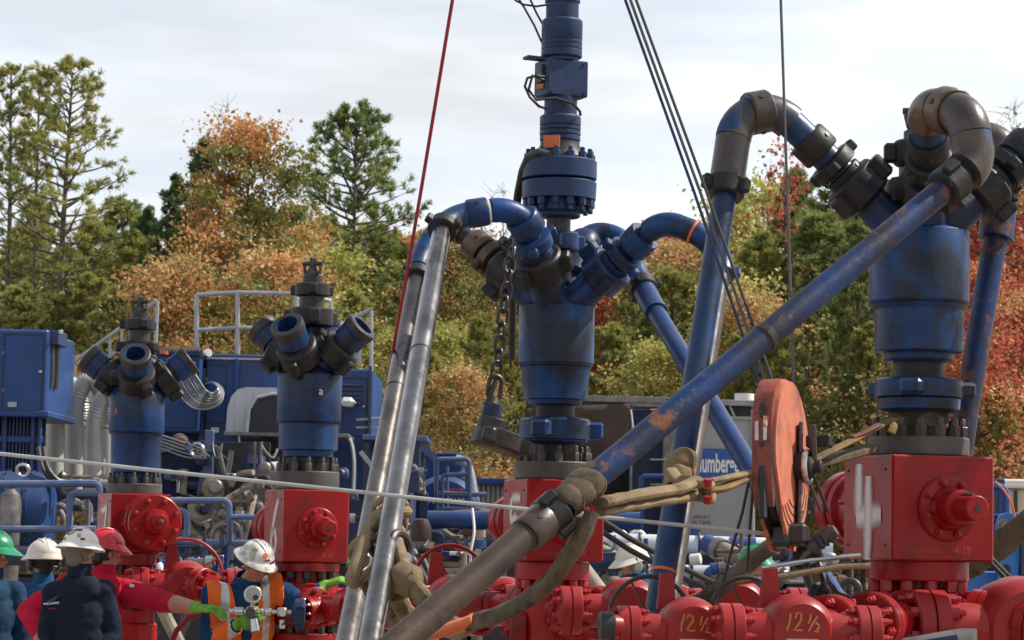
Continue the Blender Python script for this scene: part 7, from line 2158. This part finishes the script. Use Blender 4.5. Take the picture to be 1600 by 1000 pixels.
def vest(I):
    """shell lifted off the body's own torso, cut clean along its seams"""
    import bmesh
    A = I['A']; zs = I['zs']; base = I['pel'] - A; up = I['up']; xa = I['xa']; ya = I['ya']; nk = I['nk'] - A
    bm = bmesh.new(); bm.from_mesh(I['me']); bm.verts.ensure_lookup_table()
    bmesh.ops.delete(bm, geom=[f for f in bm.faces if not all(zs[v.index] in (1, 4) for v in f.verts)], context='FACES')
    q = lambda p: ((p - base).dot(xa), (p - base).dot(ya), (p - base).dot(up))
    bmesh.ops.delete(bm, geom=[f for f in bm.faces if (lambda c: abs(c[0]) > .26 or c[2] < -.12 or c[2] > .85)(q(f.calc_center_median()))], context='FACES')
    def cut(o, n, front=None):
        fs = [f for f in bm.faces if front is None or (q(f.calc_center_median())[1] < 0) == front]
        es = {e for f in fs for e in f.edges}; vs_ = {v for f in fs for v in f.verts}
        bmesh.ops.bisect_plane(bm, geom=list(vs_) + list(es) + fs, dist=1e-5, plane_co=o, plane_no=n)
    S0, V0, VK = .228, .022, .20
    for sg in (-1, 1):
        cut(base + xa * (sg * S0), xa)
        for t in (.105, .150): cut(base + xa * (sg * t), xa)
        cut(base + xa * (sg * V0), xa, True)
        cut(base + xa * (sg * V0) + up * .34, (xa - up * (sg * VK)).normalized(), True)
    for h in (-.03, .08, .13): cut(base + up * h, up)
    kill = []
    for f in bm.faces:
        x, y, h = q(f.calc_center_median())
        if abs(x) > S0 or h < -.03 or (y < 0 and abs(x) < V0 + max(0, (h - .34) * VK)) or (f.calc_center_median() - nk).length < .095: kill.append(f)
    bmesh.ops.delete(bm, geom=kill, context='FACES')
    for f in bm.faces:
        x, y, h = q(f.calc_center_median())
        f.material_index = 1 if ((.105 < abs(x) < .150 and h > .08) or .08 < h < .13) else 0
        f.smooth = True
    bm.normal_update()
    for v in bm.verts: v.co += v.normal * .016
    m2 = bpy.data.meshes.new('vest'); bm.to_mesh(m2); bm.free()
    m2.materials.append(VEST); m2.materials.append(REFL)
    o = bpy.data.objects.new('vest', m2); COL.objects.link(o); o.parent = I['root']
    so = o.modifiers.new('thick', 'SOLIDIFY'); so.thickness = .008; so.offset = -1
vest(I)
for (a, b, t, r) in ((j(330, 995, -.12), j(372, 976, -.36), .35, .056), (j(476, 944, -.18), j(511, 918, -.05), .45, .052)):
    a = A + V(a); b = A + V(b); q = a.lerp(b, t)
    MB().lathe([(-.018, r * 1.02), (.018, r)], q, b - a, 24, False).build('sleeve_tape', REFL, I['root'])
# the gauge assembly in his hands
def gauge():
    Y = 16.55
    t = thing('pressure_gauge', 'chromed pressure gauge on a row of steel fittings held by two men', 'gauge', P(392, 955, Y))
    c = P(395, 929, Y - .05)
    MB().lathe([(-.05, .045), (-.045, .055), (0, .055), (.006, .058), (.012, .052), (.012, .046)], c, (.15, -1, .15), 32).build('gauge_case', M_['chrome'], t)
    MB().lathe([(.010, .046), (.0125, .046)], c, (.15, -1, .15), 28).build('dial', worn('grey_dial', (.30, .28, .25), .3), t)
    MB().lathe([(.0125, .018), (.014, .018)], c + V((.018, 0, -.02)), (.15, -1, .15), 16).build('dial_mark', M_['dark'], t)
    MB().cyl(P(395, 938, Y), P(394, 957, Y), .018, n=14).build('gauge_stem', M_['chrome'], t)
    x0 = 352
    for (a, b, r) in ((357, 366, .017), (366, 381, .028), (381, 386, .018), (386, 400, .034), (400, 408, .016), (408, 414, .024), (414, 424, .026), (424, 434, .014), (434, 448, .030), (448, 458, .018)):
        MB().cyl(P(a, 955 + (a - 352) * .015, Y), P(b, 955 + (b - 352) * .015, Y), r, n=20, ch=.003).build('fitting', M_['chrome'], t)
    MB().lathe([(-.02, .03), (-.015, .034), (.015, .034), (.02, .03)], P(392, 957, Y - .05), (.1, -1, 0), 22).build('valve_knob', M_['flange'], t)
    MB().lathe([(-.02, .026), (-.015, .030), (.015, .030), (.02, .026)], P(441, 956, Y - .05), (.1, -1, 0), 22).build('valve_knob', M_['chrome'], t)
    MB().box(P(441, 975, Y), (.04, .04, .06), None, .006).build('block', M_['chrome'], t)
    MB().tube([P(430, 980, Y), P(445, 974, Y - .02), P(456, 968, Y)], .008, 8).build('handle', M_['black'], t)
    MB().lathe([(-.03, .03), (.05, .035)], P(398, 975, Y - .02), (.2, -.2, -1), 16).build('lower_valve', M_['chrome'], t)
    MB().cyl(P(456, 957, Y), P(466, 957, Y), .05, n=20).build('union_hub', M_['mast'], t)
    nut_mb(P(468, 956, Y), (1, .1, 0), .085, .075, 3, .6).build('union_nut', M_['mast'], t)
gauge()
f = flow_line('short red flanged spool behind the blue union nut', (474, 955, 16.6), (560, 950, 16.9), .058)
# 6-8 men beyond the pale pipes
Y = 20.5; A = V((P(1000, 930, Y).x, Y, 0)); j = lambda x, y, d=0: px_joint(A, x, y, Y + d)
I = person('man in blue shirt, pale hat and grey ear muffs facing left behind the pipes', A, R(-60), dict(pelvis=j(1005, 1055), chest=j(1003, 955), neck=j(998, 906), head=j(988, 884), sh_l=j(985, 925, -.12), el_l=j(972, 985, -.12), wr_l=j(960, 1030, -.1),
     sh_r=j(1022, 925, .1), el_r=j(1030, 985, .1), wr_r=j(1020, 1030, 0)), BLUEC, dict(m=HATC, brim='cap', k=.98), head=(R(-70), R(14)), skin=worn('pale_skin', (.45, .21, .14), .5))
earmuffs(I, worn('grey_muff', (.22, .26, .22), .5))
Y = 27.0; A = V((P(1095, 930, Y).x, Y, 0)); j = lambda x, y, d=0: px_joint(A, x, y, Y + d)
person('man facing us in royal blue with green hard hat between the pipes', A, R(10), dict(pelvis=j(1092, 1042), chest=j(1092, 965), neck=j(1093, 930), head=j(1095, 908), sh_l=j(1068, 940), el_l=j(1062, 985), wr_l=j(1070, 1020),
     sh_r=j(1118, 940), el_r=j(1124, 985), wr_r=j(1116, 1020)), BLUEV, dict(m=HATG, brim='cap', k=1.02), head=(R(20), R(6)))
Y = 20.5; A = V((P(1165, 930, Y).x, Y, 0)); j = lambda x, y, d=0: px_joint(A, x, y, Y + d)
person('man in blue shirt and green hard hat half hidden behind the tan sling', A, R(60), dict(pelvis=j(1172, 1062), chest=j(1172, 968), neck=j(1176, 908), head=j(1180, 884), sh_l=j(1150, 925, -.1), el_l=j(1146, 985, -.1), wr_l=j(1150, 1030),
     sh_r=j(1190, 925, .1), el_r=j(1198, 985, .1), wr_r=j(1196, 1030)), BLUEC, dict(m=HATG, brim='cap', k=.95), head=(R(80), R(10)))
Y = 21.5; A = V((P(556, 950, Y).x, Y, 0)); j = lambda x, y, d=0: px_joint(A, x, y, Y + d)
person('man in bright blue with green hard hat mostly behind the two steel pipes', A, R(0), dict(pelvis=j(556, 1055), chest=j(556, 965), neck=j(556, 908), head=j(556, 884), sh_l=j(528, 928), el_l=j(522, 985), wr_l=j(530, 1030),
     sh_r=j(584, 928), el_r=j(590, 985), wr_r=j(584, 1030)), BLUEV, dict(m=HATG, brim='cap', k=.95), head=(R(0), R(0)))
# ------------------------------------------------------------------ small fittings on the machines behind
def fit_out(root, x0, x1, y0, y1, Y, n, seed):
    r = random.Random(seed)
    mats = [TB, TBD, TBD, STEELD, STEELD, TANHOSE, RAILM, ALU, M_['black'], RUST, DARKREC]
    for i in range(n):
        x = r.uniform(x0, x1); y = r.uniform(y0, y1); d = Y - r.uniform(0, .7); m = r.choice(mats); k = r.random()
        if k < .28:      # bent line
            w = r.uniform(14, 50); h = r.uniform(10, 36) * r.choice((-1, 1))
            rail(root, 'fluid_line', m, [(x, y, d), (min(x1 + 10, x + w), y + r.uniform(-2, 2), d), (min(x1 + 10, x + w), y + h, d)], r.uniform(.012, .034), .05)
        elif k < .46:    # upright or level pipe with couplings
            if r.random() < .5: a, b = (x, y, d), (x + r.uniform(-2, 2), y + r.uniform(20, 55), d)
            else: a, b = (x, y, d), (x + r.uniform(20, 60), y + r.uniform(-3, 3), d)
            q = part_tube(root, 'pipe', m, [a, b], r.uniform(.016, .05))
            A_, B_ = P(*a), P(*b)
            for t in (.2, .8):
                MB().lathe([(-.03, .055), (.03, .055)], A_.lerp(B_, t), B_ - A_, 10).build('pipe_coupling', r.choice(mats), q)
        elif k < .62:    # bracket box with cap screws
            w, h = r.uniform(5, 16), r.uniform(5, 18)
            q = part_box(root, 'bracket', m, x, y, x + w, y + h, d, .1, .01)
            MB().lathe([(0, .02), (.015, .02)], P(x + w * .5, y + h * .5, d - .002), (0, -1, 0), 8).build('cap_screw', STEELD, q)
        elif k < .74:    # round housing
            q = P(x, y, d); rr_ = r.uniform(.04, .11)
            ax = V((r.uniform(-.6, .6), -1, r.uniform(-.3, .3)))
            MB().lathe([(0, rr_), (.05, rr_), (.06, rr_ * .8), (.10, rr_ * .7), (.11, rr_ * .4)], q, ax, 16).build('housing', m, root)
        elif k < .9:     # drooping hose
            w = r.uniform(15, 45)
            part_tube(root, 'hose', r.choice((TANHOSE, M_['black'], STEELD, M_['black'])), [(x, y, d), (x + w * .25, y + r.uniform(8, 22), d - .1), (x + w * .7, y + r.uniform(6, 26), d - .1), (x + w, y + r.uniform(-8, 8), d)], r.uniform(.012, .032), 8)
        else:            # diagonal brace
            MB().bar(P(x, y, d), P(x + r.uniform(-25, 25), y + r.uniform(15, 40), d), .05, .05).build('brace', m, root)
O_ = bpy.data.objects
fit_out(O_['pump_engine'], 246, 415, 690, 860, 27.0, 62, 1)
fit_out(O_['pump_truck'], 535, 640, 700, 860, 29.4, 20, 2)
fit_out(O_['pump_truck'], 318, 436, 700, 770, 29.8, 8, 12)
fit_out(O_['tank_truck'], 640, 770, 790, 860, 32.4, 20, 3)
fit_out(O_['blue_manifold'], 640, 800, 820, 935, 21.2, 36, 4)
fit_out(O_['valve_skid'], 240, 420, 860, 940, 25.0, 36, 5)
fit_out(O_['cooler_truck'], 60, 160, 740, 900, 25.6, 26, 6)
fit_out(O_['pipe_trailer'], 900, 1290, 905, 960, 22.6, 56, 7)
fit_out(O_['pipe_trailer'], 905, 1000, 855, 890, 22.6, 14, 8)
fit_out(O_['pipe_trailer'], 1110, 1300, 855, 900, 22.4, 30, 9)
fit_out(O_['guard_rail'], 256, 350, 850, 920, 24.2, 16, 10)
# panel seams, hinges and latches on the truck bodies
def seams(root, Y, rects):
    for (x0, y0, x1, y1) in rects:
        for (a, b, c, d) in ((x0, y0, x1, y0 + 1.2), (x0, y1, x1, y1 + 1.2), (x0, y0, x0 + 1.2, y1), (x1, y0, x1 + 1.2, y1)):
            part_box(root, 'panel_seam', DARKREC, a, b, c, d, Y, .01, 0)
        for t in (.25, .75):
            part_box(root, 'hinge', STEELD, x0 - 1.5, y0 + (y1 - y0) * t - 3, x0 + 2.5, y0 + (y1 - y0) * t + 3, Y - .015, .03, .005)
        part_box(root, 'latch', ALU, x1 - 6, (y0 + y1) / 2 - 2, x1 - 1, (y0 + y1) / 2 + 2, Y - .02, .03, .005)
seams(O_['pump_truck'], 29.99, [(322, 570, 352, 660), (522, 590, 572, 680), (448, 570, 512, 604)])
seams(O_['pump_truck'], 29.79, [(242, 566, 306, 668)])
seams(O_['cooler_truck'], 25.99, [(4, 522, 66, 640)])
for i in range(5): part_box(O_['pump_truck'], 'vent_slat', TBD, 526, 600 + i * 7, 566, 603 + i * 7, 29.97, .03, .004)
part_box(O_['pump_truck'], 'warning_plate', M_['white'], 330, 668, 342, 676, 29.97, .01, .001)
part_box(O_['pump_truck'], 'warning_plate', M_['yellowmark'], 250, 640, 258, 646, 29.77, .01, .001)
part_box(O_['cooler_truck'], 'data_plate', ALU, 12, 628, 26, 636, 25.97, .01, .001)
for x in (60, 68): part_tube(O_['cooler_truck'], 'service_hose', M_['black'], [(x, 700, 25.4), (x + 6, 730, 25.2), (x + 22, 750, 25.2), (x + 40, 752, 25.3)], .025, 8)
part_tube(O_['pump_truck'], 'grey_fairing', ALU, [(538, 680, 29.2), (548, 690, 29.2), (553, 720, 29.2), (552, 765, 29.2)], .06, 12, .4)

# ------------------------------------------------------------------ lettering becomes plain mesh
bpy.context.view_layer.update()
_dg = bpy.context.evaluated_depsgraph_get()
for o in [o for o in SC.objects if o.type == 'FONT']:
    me = bpy.data.meshes.new_from_object(o.evaluated_get(_dg))
    n = o.name; mat_ = o.data.materials[0]
    o.name = 'old_text'
    q = bpy.data.objects.new(n.split('.')[0], me); COL.objects.link(q)
    if not me.materials: me.materials.append(mat_)
    q.parent = o.parent; q.location = o.location; q.rotation_euler = o.rotation_euler; q.scale = o.scale
    bpy.data.objects.remove(o)
